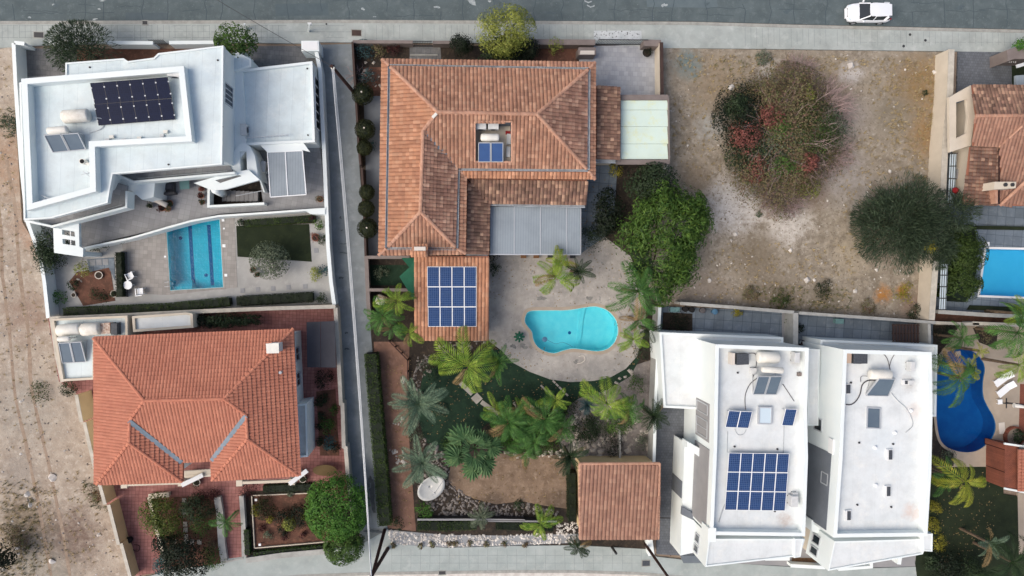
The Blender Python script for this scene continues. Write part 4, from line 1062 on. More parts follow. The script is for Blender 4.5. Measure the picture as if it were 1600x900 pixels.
# the house
hA = empty('white_house', P(200, 200, 0), 'large white modern flat roofed house with dark solar panels and garage wing', 'house')
lower = PP([(48, 140), (100, 125), (345, 92), (378, 75), (385, 235), (365, 262), (243, 276), (240, 308), (222, 312), (206, 298), (150, 302), (58, 336)], 3.4)
MB().prism(lower, -.05, 3.42, bottom=False).build('wall', M['white'], hA)
r2 = [(30, 129), (102, 117), (102, 98), (193, 91), (200, 95.5), (240, 90), (247, 83), (349, 71), (347, 257), (176, 272), (171, 298), (168, 317), (80, 341), (37, 344)]
MB().prism(PP([(33, 132), (103, 121), (103, 100), (194, 93), (200, 97.5), (240, 92), (248, 85), (348.6, 72.5), (346.6, 250), (176, 256), (165, 262), (152, 290), (60, 318), (38, 326)], 6.5), 3.4, 6.42).build('wall', M['white'], hA)
flat_block(hA, r2, 6.9, .12, .12, z0=6.4)
r1 = [(33, 123), (287, 103), (300, 221), (148, 229), (150, 299), (42, 329)]
flat_block(hA, r1, 7.6, .85, .42, z0=6.75)
flat_block(hA, [(373, 109), (488, 95.5), (492, 222), (380, 227)], 3.4, .3, .2, z0=-.05)
flat_block(hA, [(349, 90), (372, 82), (392, 92), (392, 103), (372, 110), (349, 112)], 3.75, .06, .12)
mbr = MB()
ins = inset(PP(r1, 7.6), .42)
# window strips on the visible east walls
eA, eB = P(348.6, 72.5, 6.5), P(346.6, 250, 6.5)
ee = (1, 0)
window(hA, eA, eB, .30, .48, 4.2, 6.1, ee, mull=3)
gA, gB = P(488, 95.5, 3.4), P(492, 222, 3.4)
window(hA, gA, gB, .15, .80, .9, 2.9, ee, fm='whiteclean', mull=5)
wA, wB = P(206, 298, 3.4), P(150, 302, 3.4)
lA, lB = P(243, 276, 3.4), P(365, 262, 3.4)
window(hA, lA, lB, .05, .35, .9, 3.0, (0, -1), mull=2); window(hA, lA, lB, .5, .9, .9, 3.0, (0, -1), mull=3)
sA, sB = P(176, 272, 6.9), P(347, 257, 6.9)

sA, sB = P(80, 341, 6.9), P(168, 317, 6.9)

sA, sB = P(176, 272, 6.9), P(171, 298, 6.9)

# balconies
def slabp(root, px, z, t, m, name, holes=()):
    return tess(PP(px, z), [PP(h, z) for h in holes], z, z-t, name=name, m=M[m], parent=root)
slabp(hA, [(52, 320), (44, 334), (80, 351), (197, 321), (198, 290), (150, 275)], 3.72, .28, 'greytile', 'balcony_floor')
slabp(hA, [(176, 262), (208, 283), (364, 269), (352, 246), (180, 250)], 3.72, .28, 'greytile', 'balcony_floor')
def parap(root, px, zt, z0, t, m, name='balcony_parapet'):
    w = PP(px, zt); mb = MB()
    for i, (a, b) in enumerate(zip(w[:-1], w[1:])):
        d = (b-a).normalized(); s = Vector((-d.y, d.x, 0))*t/2; e = d*(t/2); k = .0015*i
        mb.prism([a+s-e, a-s-e, b-s+e, b+s+e], z0, zt+k)
    return mb.build(name, M[m], root)
parap(hA, [(40, 345), (81, 354), (197, 323.5), (197.5, 300)], 4.65, 3.4, .16, 'white')
parap(hA, [(177, 271), (208, 284), (365, 270)], 4.65, 3.4, .16, 'white')
for (a, b) in (((90, 350), (190, 320)), ((215, 279), (355, 267))):
    MB().tube([P(*a, 4.2), P(*b, 4.2)], .025, 6).build('handrail', M['alu'], hA)
# canopy with two rectangular openings
slabp(hA, [(83, 352), (123, 344), (124, 385), (130, 388), (129.5, 401.5), (84.5, 395)], 3.5, .35, 'white', 'canopy', [[(96.5, 358.5), (116.5, 362), (117, 370), (97, 366.5)], [(97.5, 373), (117.5, 376), (118, 384), (98, 381)]])
mb = MB()
for x, y in ((97, 358.5), (97.5, 373)):
    mb.bar(P(x+13, y+2, 3.5), P(x+13.5, y+10, 3.5), .05)
mb.build('canopy_bar', M['alu'], hA)
cp = MB()
for x, y in ((88, 390), (126, 397), (87, 356)): cp.obox(P(x, y, 3.15), (1, .2), .35, .35, .05, 3.15)
cp.build('column', M['white'], hA)
# curved stair block and leaning frame over the stair
slabp(hA, [(349, 258), (370, 230), (378, 222), (390, 228), (398, 243), (401, 262), (404, 281), (391, 268), (372, 269)], 3.6, 3.5, 'white', 'stair_block', [[(374.5, 236.5), (385, 236.5), (386, 265), (376, 267.5)]])
slabp(hA, [(303, 286), (330, 278), (372, 267), (389, 266), (406, 281), (352, 296), (330, 297)], 3.95, .3, 'white', 'stair_canopy', [[(336, 281.5), (372, 273), (378, 275), (344, 286)]])
MB().tube([P(336, 296.5, 3.7), P(349, 303, .8)], .32, 14).build('column', M['white'], hA, smooth=True)
# terrace (raised) with stair pit
TER = [(122, 340), (150, 305), (222, 300), (243, 280), (352, 262), (392, 262), (400, 232), (500, 225), (508, 324), (342, 334), (300, 345), (124, 387)]
PIT = [(330, 298), (406, 281), (411, 317), (330, 321)]
tess(PP(TER, .8), [PP(PIT, .8)], .8, -.04, name='terrace', m=M['greytile'], kind='structure')
sheet('stair_pit_floor', [(p[0]+(-1 if p[0] < 370 else 1), p[1]) for p in PIT], .2, M['darksoil'])
stp = MB()
for i in range(8):
    x = 396-i*7; stp.prism(PP([(x, 300-i*.3), (x+6.5, 299-i*.3), (x+6.5, 314), (x, 315)], .75-i*.07), .15, .75-i*.07)
stp.build('steps', M['greywall'], None, kind='structure')
parap(hA, [(326, 297), (325.5, 322.5), (411, 318)], 1.75, .75, .2, 'white', 'stair_parapet')
parap(hA, [(405, 278), (412.5, 299)], 1.75, .75, .12, 'white', 'stair_parapet')
MB().tube([P(368, 306, 1.7), P(410, 298, 1.7)], .04, 6).build('handrail', M['alu'], hA)
rt = empty('terrace_parapet', P(220, 365, .8), 'long white bent parapet between the grey terrace and the lap pool', 'parapet')
parap(rt, [(124, 389), (205, 372), (260, 356), (300, 345), (342, 337.5), (425, 332), (480, 328), (508, 326)], 1.75, .05, .16, 'white', 'wall_body')
MB().prism(PP([(476, 328), (508, 325), (508, 335), (484, 334)], 1.8), .05, 1.8).build('planter', M['white'], rt)
# balcony-like low wall steps of lower block: window dark openings
ln = empty('lounge_sofa', P(255, 297, .8), 'dark wicker corner sofa with cushions under the balcony', 'sofa')
MB().prism(PP([(234, 286), (244, 286), (245, 298), (235, 298)], 1.2), .8, 1.2).build('seat', M['wicker'], ln, bevel=.03)
MB().prism(PP([(249, 287), (272, 285), (272, 302), (250, 304)], 1.2), .8, 1.2).build('seat', M['wicker'], ln, bevel=.03)
MB().prism(PP([(249, 301), (272, 299), (272, 303), (249, 305)], 1.55), .8, 1.55).build('backrest', M['wicker'], ln, bevel=.03)
for i, q in enumerate([(255, 292), (264, 291)]): MB().obox(P(*q, 1.32), (1, 0), .5, .5, 1.2, 1.34).build('cushion', M['cushion'], ln, bevel=.05)
gtb = empty('glass_table', P(287, 287, .8), 'pale green glass table on the terrace', 'table')
MB().prism(PP([(280, 279), (295, 278), (296, 295), (281, 296)], 1.5), 1.47, 1.5).build('table_top', M['greenglass'], gtb)
for q in ((281, 280), (294, 279), (295, 294), (282, 295)): MB().bar(P(*q, .8), P(*q, 1.47), .05).build('leg', M['alu'], gtb)
bq = empty('barbecue', P(262, 320, .8), 'covered barbecue cart standing on the grey terrace', 'barbecue')
MB().tube([P(243, 312, 1.5), P(261, 321, 1.5)], .22, 10).build('drum', M['potw'], bq, smooth=True)
MB().obox(P(252, 317, 1.2), (1, -.5), 1., .3, .8, 1.3).build('stand', M['darkmetal'], bq)
for i, (x, y, r, l) in enumerate([(235, 313, .22, 'white potted plant upper left on the terrace'), (234.5, 322, .2, 'white potted plant lower left on the terrace')]): pot(x, y, r, l, 'leaf_dark', 'potw', z=.8, seed=i)
for i, (x, y, r, l, lf) in enumerate([(253, 325, .27, 'dark red potted shrub beside the barbecue', 'leaf_maroon'), (262, 326, .24, 'brown potted shrub right of the barbecue', 'leaf_mix'), (265, 317, .24, 'green potted shrub above the barbecue end', 'leaf_dark'), (315, 295, .2, 'red leaved pot, top one left of the stair pit', 'leaf_red'), (314, 306, .22, 'red leaved pot, middle one left of the stair pit', 'leaf_maroon'), (315.5, 316, .2, 'dark pot, bottom one left of the stair pit', 'leaf_dark'), (500, 311, .26, 'brown potted plant by the lane wall on the terrace', 'leaf_mix')]): pot(x, y, r, l, lf, z=.8, seed=i+5)
# grey awning over the terrace
aw = empty('awning', P(450, 270, .8), 'grey two panel awning roof standing on the terrace by the garage', 'awning')
for q in ([(418.5, 238.5), (445.5, 237), (449.5, 306), (423, 307.5)], [(446, 237), (472, 236), (478, 303.5), (450, 306)]):
    MB().prism(PP(q, 3.1), 3.06, 3.1).build('panel', M['awn'], aw)
fr = MB()
for a, b in (((418, 238), (472, 235.5)), ((472.5, 235.5), (478.5, 304)), ((478.5, 304), (422.5, 308)), ((422.5, 308), (418, 238)), ((445.7, 237), (449.8, 306))): fr.bar(P(*a, 3.12), P(*b, 3.12), .07)
fr.build('frame', M['plastic'], aw)
for q in ((424, 305), (476, 302)): MB().bar(P(*q, .8), P(*q, 3.05), .09).build('post', M['plastic'], aw)
slabp(hA, [(407, 227), (474, 223), (484, 237), (473, 234.5), (418, 238.5)], 3.2, .25, 'white', 'canopy')
rk = empty('roof_railing', P(415, 215, 3.2), 'thin metal railing along the garage roof edge', 'railing')
for k in range(14):
    a = P(386+k*4.9, 217-k*.33, 3.15); MB().bar(a, a+Vector((0, 0, .5)), .035).build('post', M['alu'], rk)
MB().bar(P(385, 215, 3.6), P(451, 210.5, 3.6), .04).build('rail', M['alu'], rk)
ac_unit(411, 260, .9, .4, 1.3, .8, 'white cabinet between the awning and the curved wall', R(85))
ac_unit(380, 202, .9, .5, .7, 3.12, 'white air conditioner at the corner of the garage roof', R(90))
# roof kit
solar_array([(141.5, 130), (262, 120), (274, 187), (153.5, 196)], 6.95, 7.6, 6, 2, 'black solar panel array of twelve modules on the white modern roof', 'pvdark', gap=.02, clips=True, base=6.77)
heater([(68, 211), (123, 208), (135, 233), (82, 238)], 6.76, 'water heater with two grey collectors at the left of the white modern roof', [(74, 205, 106, 202, 7.9, .28, 'tank')], hi=.95, lo=.15)
tk = empty('water_tank', P(120, 183, 6.76), 'cream rounded water tank left of the black solar panels', 'water tank'); tank(tk, P(98, 183, 7.3), P(140, 180, 7.3), .5, 'tankcream')
st = MB()
for x in (106, 132): st.obox(P(x, 182, 6.8), (0, 1), .9, .12, 6.76, 6.9)
st.build('stand', M['alu'], tk)
MB().tube(smooth_path([P(146, 184, 7.3), P(160, 186, 7.0), P(160, 200, 6.85), P(140, 208, 6.85)], 4), .03, 5).build('roof_pipe', M['alu'], None, label='pipe curling from the cream tank on the white modern roof', cat='pipe')
cw = empty('chimney_cowl', P(128, 252, 6.76), 'round dark chimney pipe on the white modern roof', 'chimney')
MB().disc(P(128, 252, 7.3), .2, 6.76, 7.35, 14).build('pipe', M['tank'], cw); MB().disc(P(128, 252, 7.36), .16, 7.351, 7.36, 14).build('opening', M['rubber'], cw)
MB().tube([P(131, 253, 7.1), P(147, 259, 7.0)], .12, 8).build('roof_duct', M['tank'], None, label='white duct leaning from the chimney pipe to the parapet', cat='duct')
ac_unit(271, 115, .95, .4, .6, 6.77, 'white air conditioner above the black solar panels', 0)
for i, (x, y) in enumerate([(140, 105), (340, 94), (263, 257), (347, 198), (480, 107), (481, 211)]):
    z = 6.8 if i < 4 else 3.12
    MB().disc(P(x, y, z+.05), .07, z-.02, z+.06, 10).build('roof_drain', M['darkmetal'], None, label=['drain on the upper left ledge of the white modern roof', 'drain at the top right corner of the white modern roof', 'drain on the strip roof above the balcony', 'drain near the east edge of the white modern roof', 'drain in the top corner of the garage roof', 'drain in the bottom corner of the garage roof'][i], cat='drain')
an = MB(); 
for a, b in (((64, 305), (78, 311)), ((66, 311), (82, 316)), ((70, 318), (75, 313))): an.tube([P(*a, 7.0), P(*b, 7.1)], .04, 5)
an.build('antenna', M['alu'], None, label='fallen metal antenna in the lower left corner of the white roof', cat='antenna')
an = MB()
for a, b in (((127, 273), (147, 268)), ((130, 268), (140, 276)), ((136, 268), (146, 272))): an.tube([P(*a, 7.3), P(*b, 7.5)], .025, 5)
an.tube([P(138, 271, 6.76), P(138, 271, 7.45)], .03, 5)
an.build('antenna', M['alu'], None, label='small television antenna below the round chimney pipe', cat='antenna')
for i, (x, y) in enumerate([(168, 219), (175, 214), (193, 219), (218, 216), (253, 212), (259, 206), (165, 122), (187, 121)]):
    MB().obox(P(x, y, 6.9), (1, .1), .3, .22, 6.765, 6.95+.05*(i % 2)).build('vent_box', M['tank' if i % 2 else 'ac'], None, label=['small vent box by the inner parapet corner', 'small raised vent left of the middle', 'vent box below the black solar panels', 'little vent box under the panels, middle', 'larger vent box near the right parapet', 'tall vent near the right parapet', 'grey box at the top edge of the black panels', 'second grey box at the top edge of the black panels'][i], cat='vent')

# plants of plot A
tree(130, 78, 46, 4.2, 'dark fine leaved olive tree at the front wall of the white house', leaf='leaf_needle', n=6500, size=.32, aspect=.16, clumps=40, spread=.24, seed=11, radial=True, ratio=.8)
tree(369, 66, 28, 4.4, 'round green tree over the front wall right of the white roof', leaf='leaf_mid', n=2600, size=.2, clumps=34, seed=12)
shrub(18, 195, 17, 1.6, 'dark green bush on the bare lot against the white wall', 'leaf_needle', 700, 13)
tree(80, 385, 24, 2.8, 'dark green bush in the corner beside the white canopy', leaf='leaf_dark', n=2200, size=.18, seed=14, ratio=1.3, clumps=30)
shrub(78, 408, 20, 2.2, 'dark green shrub below the corner bush, on the wall line', 'leaf_dark', 900, 15)
shrub(115, 445, 8, .9, 'small dark shrub in the walled garden', 'leaf_dark', 240, 16)
hedge([(184, 394), (186, 464)], .55, 1.1, 'clipped vertical hedge left of the white garden chairs', 'leaf_hedged', seed=4)
MB().prism(PP([(188, 393), (196, 393), (198, 464), (190, 464)], .4), .05, .4).build('bench_wall', M['cushion'], None, label='low dark wall right of the vertical hedge by the chairs', cat='low wall')
hedge([(98, 488), (260, 481), (358, 471)], .75, 1., 'long clipped hedge along the lower wall, left piece', 'leaf_hedge', seed=5)
hedge([(369, 471), (488, 464)], .85, 1., 'long clipped hedge along the lower wall, right piece', 'leaf_hedged', seed=6)
hedge([(382, 349), (492, 341)], .6, .7, 'loose hedge between the terrace parapet and the dark lawn', 'leaf_hedge', seed=7)
tree(422, 406, 27, 2.6, 'grey green olive tree on the edge of the dark lawn', leaf='leaf_olive', n=2600, size=.16, clumps=40, seed=17, spread=.3)
shrub(491, 429, 11, 1.2, 'bright yellow green shrub by the lane wall', 'leaf_yellow', 450, 18)
shrub(505, 374, 8, 1., 'dark shrub against the lane wall, upper', 'leaf_dark', 260, 19); shrub(506, 421, 9, 1.1, 'blue green shrub against the lane wall, middle', 'leaf_blue', 260, 20)
shrub(503, 468, 10, 1.1, 'dark shrub in the corner at the end of the hedge', 'leaf_dark', 320, 21)
shrub(498, 350, 8, .9, 'small green shrub at the end of the terrace planter', 'leaf_mid', 260, 22); shrub(487, 341, 6, .8, 'red brown shrub beside the terrace planter', 'leaf_maroon', 180, 23)
shrub(376, 350, 7, .8, 'dark shrub with pale flowers at the corner of the lawn', 'leaf_dark', 220, 24)
pot(493, 371, .34, 'round terracotta planter with red plants near the lane wall', 'leaf_red', seed=25, h=.3); 
pot(395, 421, .22, 'small pot with dark plant left of the olive tree', 'leaf_dark', seed=26); pot(402, 429, .2, 'dark pot below the olive tree', 'leaf_dark', seed=27)
pot(154, 430, .32, 'pale round planter ring in the red bed, upper', None, 'potw', h=.25); pot(178, 459, .3, 'dark round planter ring at the end of the vertical hedge', 'leaf_dark', 'potw', h=.25, seed=3, lr=.8)
pot(114.5, 461, .2, 'small white square looking pot on the garden path', None, 'potw', h=.3)
shrub(130, 420, 12, .9, 'yellow green shrub in the walled garden', 'leaf_yellow', 300, 28); shrub(155, 462, 14, .5, 'dark low plant in the red bed', 'leaf_dark', 300, 29); shrub(94, 466, 12, .9, 'bright green plant on the left garden wall', 'leaf_bright', 320, 30)
shrub(165, 378, 12, .8, 'dark bush under the terrace parapet, left', 'leaf_dark', 300, 31); shrub(192, 372, 10, .7, 'dark bush under the terrace parapet, middle', 'leaf_dark', 260, 32); shrub(150, 385, 9, .7, 'dark bush under the canopy edge', 'leaf_dark', 240, 33)
rr = random.Random(8)
stones('rock_border', [[(120, 425), (128, 400), (136, 405), (132, 425), (126, 450), (120, 450)]], M['stone'], 5, .15, .35, 9, z=.12, label='brown stones edging the red bed', cat='rocks')
# white chairs and table
def garden_chair(px, py, rot, label, z=.12):
    c = P(px, py, z+.45); r = empty('garden_chair', (c.x, c.y, z), label, 'chair', 'white plastic garden chairs'); r.rotation_euler.z = rot
    def part(f, name):
        mb = MB(); f(mb); me = bpy.data.meshes.new(name); me.from_pydata(mb.v, [], mb.f); me.update(); me.materials.append(M['plastic'])
        o = bpy.data.objects.new(name, me); COL.objects.link(o); o.parent = r; return o
    part(lambda m: m.prism([(-.26, -.25), (.26, -.25), (.22, .24), (-.22, .24)], .42, .46), 'seat')
    def back(m):
        for i in range(5):
            x = -.2+i*.1; m.bar((x, .24, .44), (x*1.15, .36, .88), .055, .025)
        m.bar((-.27, .37, .88), (.27, .37, .88), .06, .05)
    part(back, 'backrest')
    for s in (-1, 1):
        part(lambda m: (m.bar((s*.29, -.25, .66), (s*.29, .3, .68), .07, .04), m.bar((s*.28, -.22, .66), (s*.26, -.22, .44), .05)), 'armrest')
        for t in (-1, 1): part(lambda m: m.bar((s*.23, t*.21, .42), (s*.28, t*.26, 0), .05), 'leg')
garden_chair(203.5, 430.5, R(205), 'white plastic chair above the round table by the lap pool')
garden_chair(219, 455, R(185), 'white plastic chair below the round table by the lap pool')
tb = empty('garden_table', P(200, 445, .12), 'round white plastic table between the two garden chairs', 'table')
MB().disc(P(199.5, 445.5, .82), .36, .79, .83, 24).build('table_top', M['plastic'], tb)
for a in (0, 1.57, 3.14, 4.71): c = P(199.5, 445.5, .8); MB().bar((c.x+math.cos(a)*.08, c.y+math.sin(a)*.08, .79), (c.x+math.cos(a)*.28, c.y+math.sin(a)*.28, .12), .05).build('leg', M['plastic'], tb)
# ================================================================ PLOT B: red tiled house
PB = [(75, 497), (525, 478), (541, 740), (550, 800), (440, 865), (345, 880), (212, 900), (190, 850), (160, 770), (118, 612), (92, 596)]
sheet('terracotta_yard', PB, .1, M['terra'])
sheet('planting_bed', [(228, 777), (340, 775), (345, 860), (345, 880), (262, 892), (235, 805)], .125, M['redsoil'])
sheet('garden_bed', [(384, 768), (500, 764), (560, 800), (560, 850), (440, 864), (386, 872)], .118, M['darksoil'])
sheet('garden_bed', [(396, 774), (490, 770), (540, 845), (398, 856)], .135, M['redsoil'])
EZ, RZ = 5.4, 7.5
def q3(l): return [P(x, y, z) for x, y, z in l]
hB = empty('red_roof_house', P(310, 640, 0), 'house with a bright red tiled hip roof and small white chimney', 'house')
a_nw, a_ne, a_se, a_sw = (147, 529, EZ), (458, 514, EZ), (467, 743, EZ), (151, 757, EZ)
n1, n2 = (285, 722, EZ), (285, 753, EZ); n3, n4 = (331, 719, EZ), (331, 751, EZ)
k1, k2, k3, k4, k5, k6 = (225.5, 626, RZ), (350, 623, RZ), (385, 649, RZ-.55), (387, 686, RZ-.55), (203, 657, RZ-.55), (202, 692, RZ-.55)
planes = [[a_nw, a_ne, k2, k1], [a_nw, k1, k5, k6, a_sw], [a_ne, a_se, k4, k3, k2], [k1, k2, k3, n3, n1, k5], [k6, n2, a_sw], [k5, n1, n2, k6], [k4, a_se, n4], [k3, k4, n4, n3]]
und = MB()
for pl in planes:
    w = q3(pl); t = tessellate_polygon([w]); b = len(und.v); und.v += [(p.x, p.y, p.z-.04) for p in w]; und.f += [tuple(i+b for i in f) for f in t]
und.build('roof', M['underlay'], hB)
for pl in planes: tiles('roof_tiles', hB, q3(pl), M['tile_red'], .25, .34, .05, .03, seg=3)
for a, b in ((k1, k2), (a_nw, k1), (a_ne, k2), (k1, k5), (k5, k6), (k6, a_sw), (k6, n2), (k2, k3), (k3, k4), (k4, a_se), (k4, n4)):
    ridge(hB, P(*a), P(*b), M['ridge_red'], .26, .11)
strip(hB, [P(*k5), P(*n1)], .34, M['flash'], 'valley_flashing', .06, .14); strip(hB, [P(*k3), P(*n3)], .34, M['flash'], 'valley_flashing', .06, .14)
fas = MB(); e = q3([a_nw, a_ne, a_se, n4, n3, n1, n2, a_sw])
for i in range(len(e)): fas.bar(e[i]-Vector((0, 0, .16)), e[(i+1) % len(e)]-Vector((0, 0, .16)), .07, .2)
fas.build('fascia', M['ridge_red'], hB)
wallp = inset(e, .55)
MB().prism(wallp, -.05, EZ-.12, bottom=False).build('wall', M['cream'] if False else M['white'], hB)
MB().prism(inset(e, .1), EZ-.3, EZ-.26).build('eave_board', M['cream'], hB)
wa, wb = wallp, len(wallp)
def side(poly, target):
    """the wall line of poly whose middle is nearest to a photo pixel"""
    t = P(*target, 0); n = len(poly); best = min(range(n), key=lambda i: ((poly[i]+poly[(i+1) % n])/2-t).length)
    return poly[best], poly[(best+1) % n]
A_, B_ = side([Vector((p.x, p.y, 0)) for p in wallp], (478, 630))
for t0, t1 in ((.12, .22), (.32, .42), (.75, .88)):
    if A_.y < B_.y: A_, B_ = B_, A_
    window(hB, A_, B_, t0, t1, 1.2, 2.6, (1, 0)); window(hB, A_, B_, t0, t1, 3.6, 4.8, (1, 0))
for tg in ((218, 735), (399, 728)):
    A_, B_ = side([Vector((p.x, p.y, 0)) for p in wallp], tg)
    for t0, t1 in ((.15, .38), (.6, .85)): window(hB, A_, B_, t0, t1, 3.5, 4.7, (0, -1)); window(hB, A_, B_, t0, t1, .3, 2.4, (0, -1))
# chimney, low side roof, porch beams
ch = MB().prism(PP([(417, 538), (434.5, 537), (435, 550.5), (418, 551)], 7.3), 5.9, 7.3).build('chimney', M['whiteclean'], hB)
MB().prism(inset(PP([(417, 538), (434.5, 537), (435, 550.5), (418, 551)], 7.3), -.06), 7.3, 7.36).build('cap', M['tank'], ch)
MB().disc(P(436.5, 583, 7.0), .12, 6.3, 6.75, 10).build('vent', M['gutter'], hB)
flat_block(hB, [(462, 633), (479, 630), (481, 714), (464, 715)], 3.2, .25, .14, rm='ac')
for q in ([(196, 757), (284, 754)], [(378, 754), (455, 751)], [(289, 744), (330, 742)]):
    MB().bar(P(*q[0], 2.9), P(*q[1], 2.9), .22, .25).build('porch_beam', M['cream'], hB)
for q in ((194, 758), (283, 755), (374, 755), (456, 753)): MB().obox(P(*q, 3.), (1, 0), .5, .5, .08, 3.05).build('porch_column', M['cream'], hB)
for q in ((284, 758, 317, 742), (452, 756, 480, 735)): MB().bar(P(q[0], q[1], 3.35), P(q[2], q[3], 3.2), .36, .16).build('diagonal_beam', M['whiteclean'], hB)
MB().prism(PP([(286, 736), (331, 733), (331, 743), (286, 746)], 3.), 2.85, 3.).build('porch_slab', M['cream'], hB)
for q, l in (((307, 754), 'dark potted shrub at the notch of the red roof'), ((473, 749), 'dark potted shrub at the right corner of the red roof')): pot(*q, .3, l, 'leaf_dark', 'potw', seed=int(q[0]))

# utility block with tanks at the top left
ub = empty('utility_building', P(130, 545, 0), 'low white flat roofed outbuilding with tanks beside the red roof', 'outbuilding')
flat_block(ub, [(80, 498), (199, 493), (199.5, 526), (148, 531), (148, 593), (96, 596)], 2.9, .3, .18, wm='cream', rm='roofwhite')
heater([(91, 536), (127, 534), (135, 565), (97, 567)], 2.63, 'solar water heater with two grey collectors on the outbuilding', [(90, 530, 110, 529, 3.8, .22, 'tank')], hi=1., lo=.15)
tk = empty('water_tank', P(110, 515, 2.6), 'white dented water tank at the left of the outbuilding roof', 'water tank'); tank(tk, P(90, 517, 3.2), P(127, 513, 3.2), .5, 'tank')
tk = empty('water_tank', P(150, 515, 2.6), 'cream water tank beside the dented one on the outbuilding', 'water tank'); tank(tk, P(127, 515.5, 3.2), P(157, 513, 3.2), .52, 'tankcream')
cr = empty('wall_block', P(163, 514, 2.6), 'mottled stone coloured box between tank and chimney on the outbuilding', 'box'); MB().prism(PP([(155, 505.5), (172, 504), (172, 521), (155, 522)], 3.2), 2.6, 3.2).build('box', mat('mottled_brown', (206, 192, 178), (150, 116, 100), scale=6, rough=.9), cr)
ac_unit(178, 514, .5, .95, .7, 2.6, 'dark grey unit at the right end of the outbuilding tanks', 0, m='acdark')
sl_ = empty('skylight_roof', P(250, 502, 0), 'long white slab roof over the side entrance above the red roof', 'canopy')
flat_block(sl_, [(206, 494), (291, 488), (301, 490), (302, 512), (208, 519)], 2.7, .22, .2, wm='cream', rm='roofwhite2')
cpo = empty('carport', P(500, 540, 0), 'dark slate carport roof in the corner by the lane', 'carport')
for q in ([(479, 503.5), (500.5, 502.5), (501, 574), (480, 574)], [(501, 502.5), (523, 501.5), (525, 574.5), (501.5, 574)]): MB().prism(PP(q, 2.6), 2.54, 2.6).build('roof_sheet', mat('slate_sheet_b', (62, 62, 70), (54, 55, 62), scale=.8, rough=.6), cpo)
for q in ((481, 572), (522, 572), (481, 505), (521, 504)): MB().bar(P(*q, .1), P(*q, 2.54), .09).build('post', M['darkmetal'], cpo)
# walls
wall('boundary_wall', [(77, 498), (205, 492), (300, 487), (420, 482), (524, 479)], 1.9, M['cream'], 'cream wall between the lap pool garden and the red roof house', thick=.26, copm=M['coping'])
wall('boundary_wall', [(524, 480), (528, 545), (532.5, 631), (535, 632), (537, 698), (540, 700), (543, 740), (550, 800)], 1.7, M['cream'], 'cream stepped wall along the lane beside the red roof house', thick=.26, copm=M['coping'])
wall('boundary_wall', [(80, 500), (88, 556), (97, 597)], 1.7, M['cream'], 'cream wall left of the tank outbuilding', thick=.2, copm=M['coping'])
for i, (s, l) in enumerate([([(119, 617), (127, 659.5)], 'first'), ([(131.5, 660), (146.5, 725)], 'second'), ([(146.5, 725), (164, 788)], 'third'), ([(169.5, 789), (185, 851)], 'fourth'), ([(189, 849), (204, 905)], 'fifth')]):
    wall('boundary_wall', s, 2.3-.2*i, M['tan'], 'tan stepped boundary wall along the bare lot, %s step from the top' % l, thick=.2, copm=M['coping'], group='stepped wall')
wall('garden_wall', [(232, 776), (264, 773)], .5, M['cream'], 'short pale bed edge above the yellow tipped tree', cat='edging', thick=.35)
wall('garden_wall', [(232, 777), (240, 810), (250, 850), (258, 880)], .45, M['cream'], 'pale bed edge left of the yellow tipped tree', cat='edging', thick=.2)
wall('garden_wall', [(339, 777), (343, 800), (346, 850), (350, 877)], .6, M['ccoping'], 'pale wall left of the terracotta entrance path', cat='wall', thick=.5)
wall('garden_wall', [(377, 775), (380, 820), (381, 870)], .7, M['ccoping'], 'pale wall right of the terracotta entrance path', cat='wall', thick=.3)
wall('front_wall', [(384, 876), (440, 868), (520, 861)], .7, M['ccoping'], 'low pale front wall below the red roof garden', cat='wall', thick=.4)
wall('front_wall', [(255, 895), (272, 891)], .5, M['ccoping'], 'short pale front wall at the driveway of the red house', cat='wall', thick=.4)
MB().prism(PP([(351, 877), (380, 871), (380, 874), (346, 881)], .16), .0, .16).build('doorstep', M['ccoping'], None, label='pale threshold at the foot of the terracotta path', cat='step')
edge = empty('bed_edging', P(396, 810, .13), 'thin white timber edging around the dark garden bed', 'edging')
for a, b in (((393.5, 774), (398, 856)), ((398, 856), (512, 846)), ((393.5, 774), (488, 770))): MB().bar(P(*a, .25), P(*b, .25), .08, .2).build('board', M['cream'], edge)
slab_row('s', [(288, 782), (288.5, 800), (289.5, 819), (290, 828), (290.5, 838.5), (291, 846.5), (300, 847), (311.5, 847), (272, 846)], .36, .42, .135, M['slab'], '',
         labels=['pale slab at the top of the garden slab path', 'pale slab second from the top of the garden slab path', 'pale slab third from the top of the slab path', 'pale slab fourth from the top of the slab path', 'pale slab fifth from the top of the slab path', 'pale slab where the slab path turns', 'pale slab just right of the turn', 'pale slab at the right end of the slab path', 'pale slab at the left end of the slab path'])
ov = MB(); e_ = PP(blob(509, 733, 19, 8.5, 24, .02), .35)
tv = empty('oval_table', P(509, 733, .1), 'oval olive coloured table on the terracotta yard', 'table')
ov.prism(e_, .72, .76).build('table_top', mat('olive_brown', (116, 96, 66), (104, 86, 58), scale=1), tv)
for q in ((498, 733), (520, 733)): MB().bar(P(*q, .1), P(*q, .72), .1).build('leg', M['wood'], tv)
for q, l in (((400, 781), 'pale garden lamp at the top left corner of the dark bed'), ((406, 851), 'white square garden lamp at the bottom left of the dark bed')):
    r_ = empty('garden_lamp', P(*q, .13), l, 'lamp'); MB().obox(P(*q, .5), (1, 0), .2, .2, .42, .55).build('lamp_head', M['plastic'], r_); MB().obox(P(*q, .5), (1, 0), .07, .07, .1, .42).build('post', M['darkmetal'], r_)
MB().tube(smooth_path([P(205, 843, .15), P(207, 858, .14), P(216, 861, .14), P(218, 853, .14), P(210, 851, .14)], 6), .025, 5).build('garden_hose', M['rubber'], None, label='black hose curling on the terracotta driveway', cat='hose')
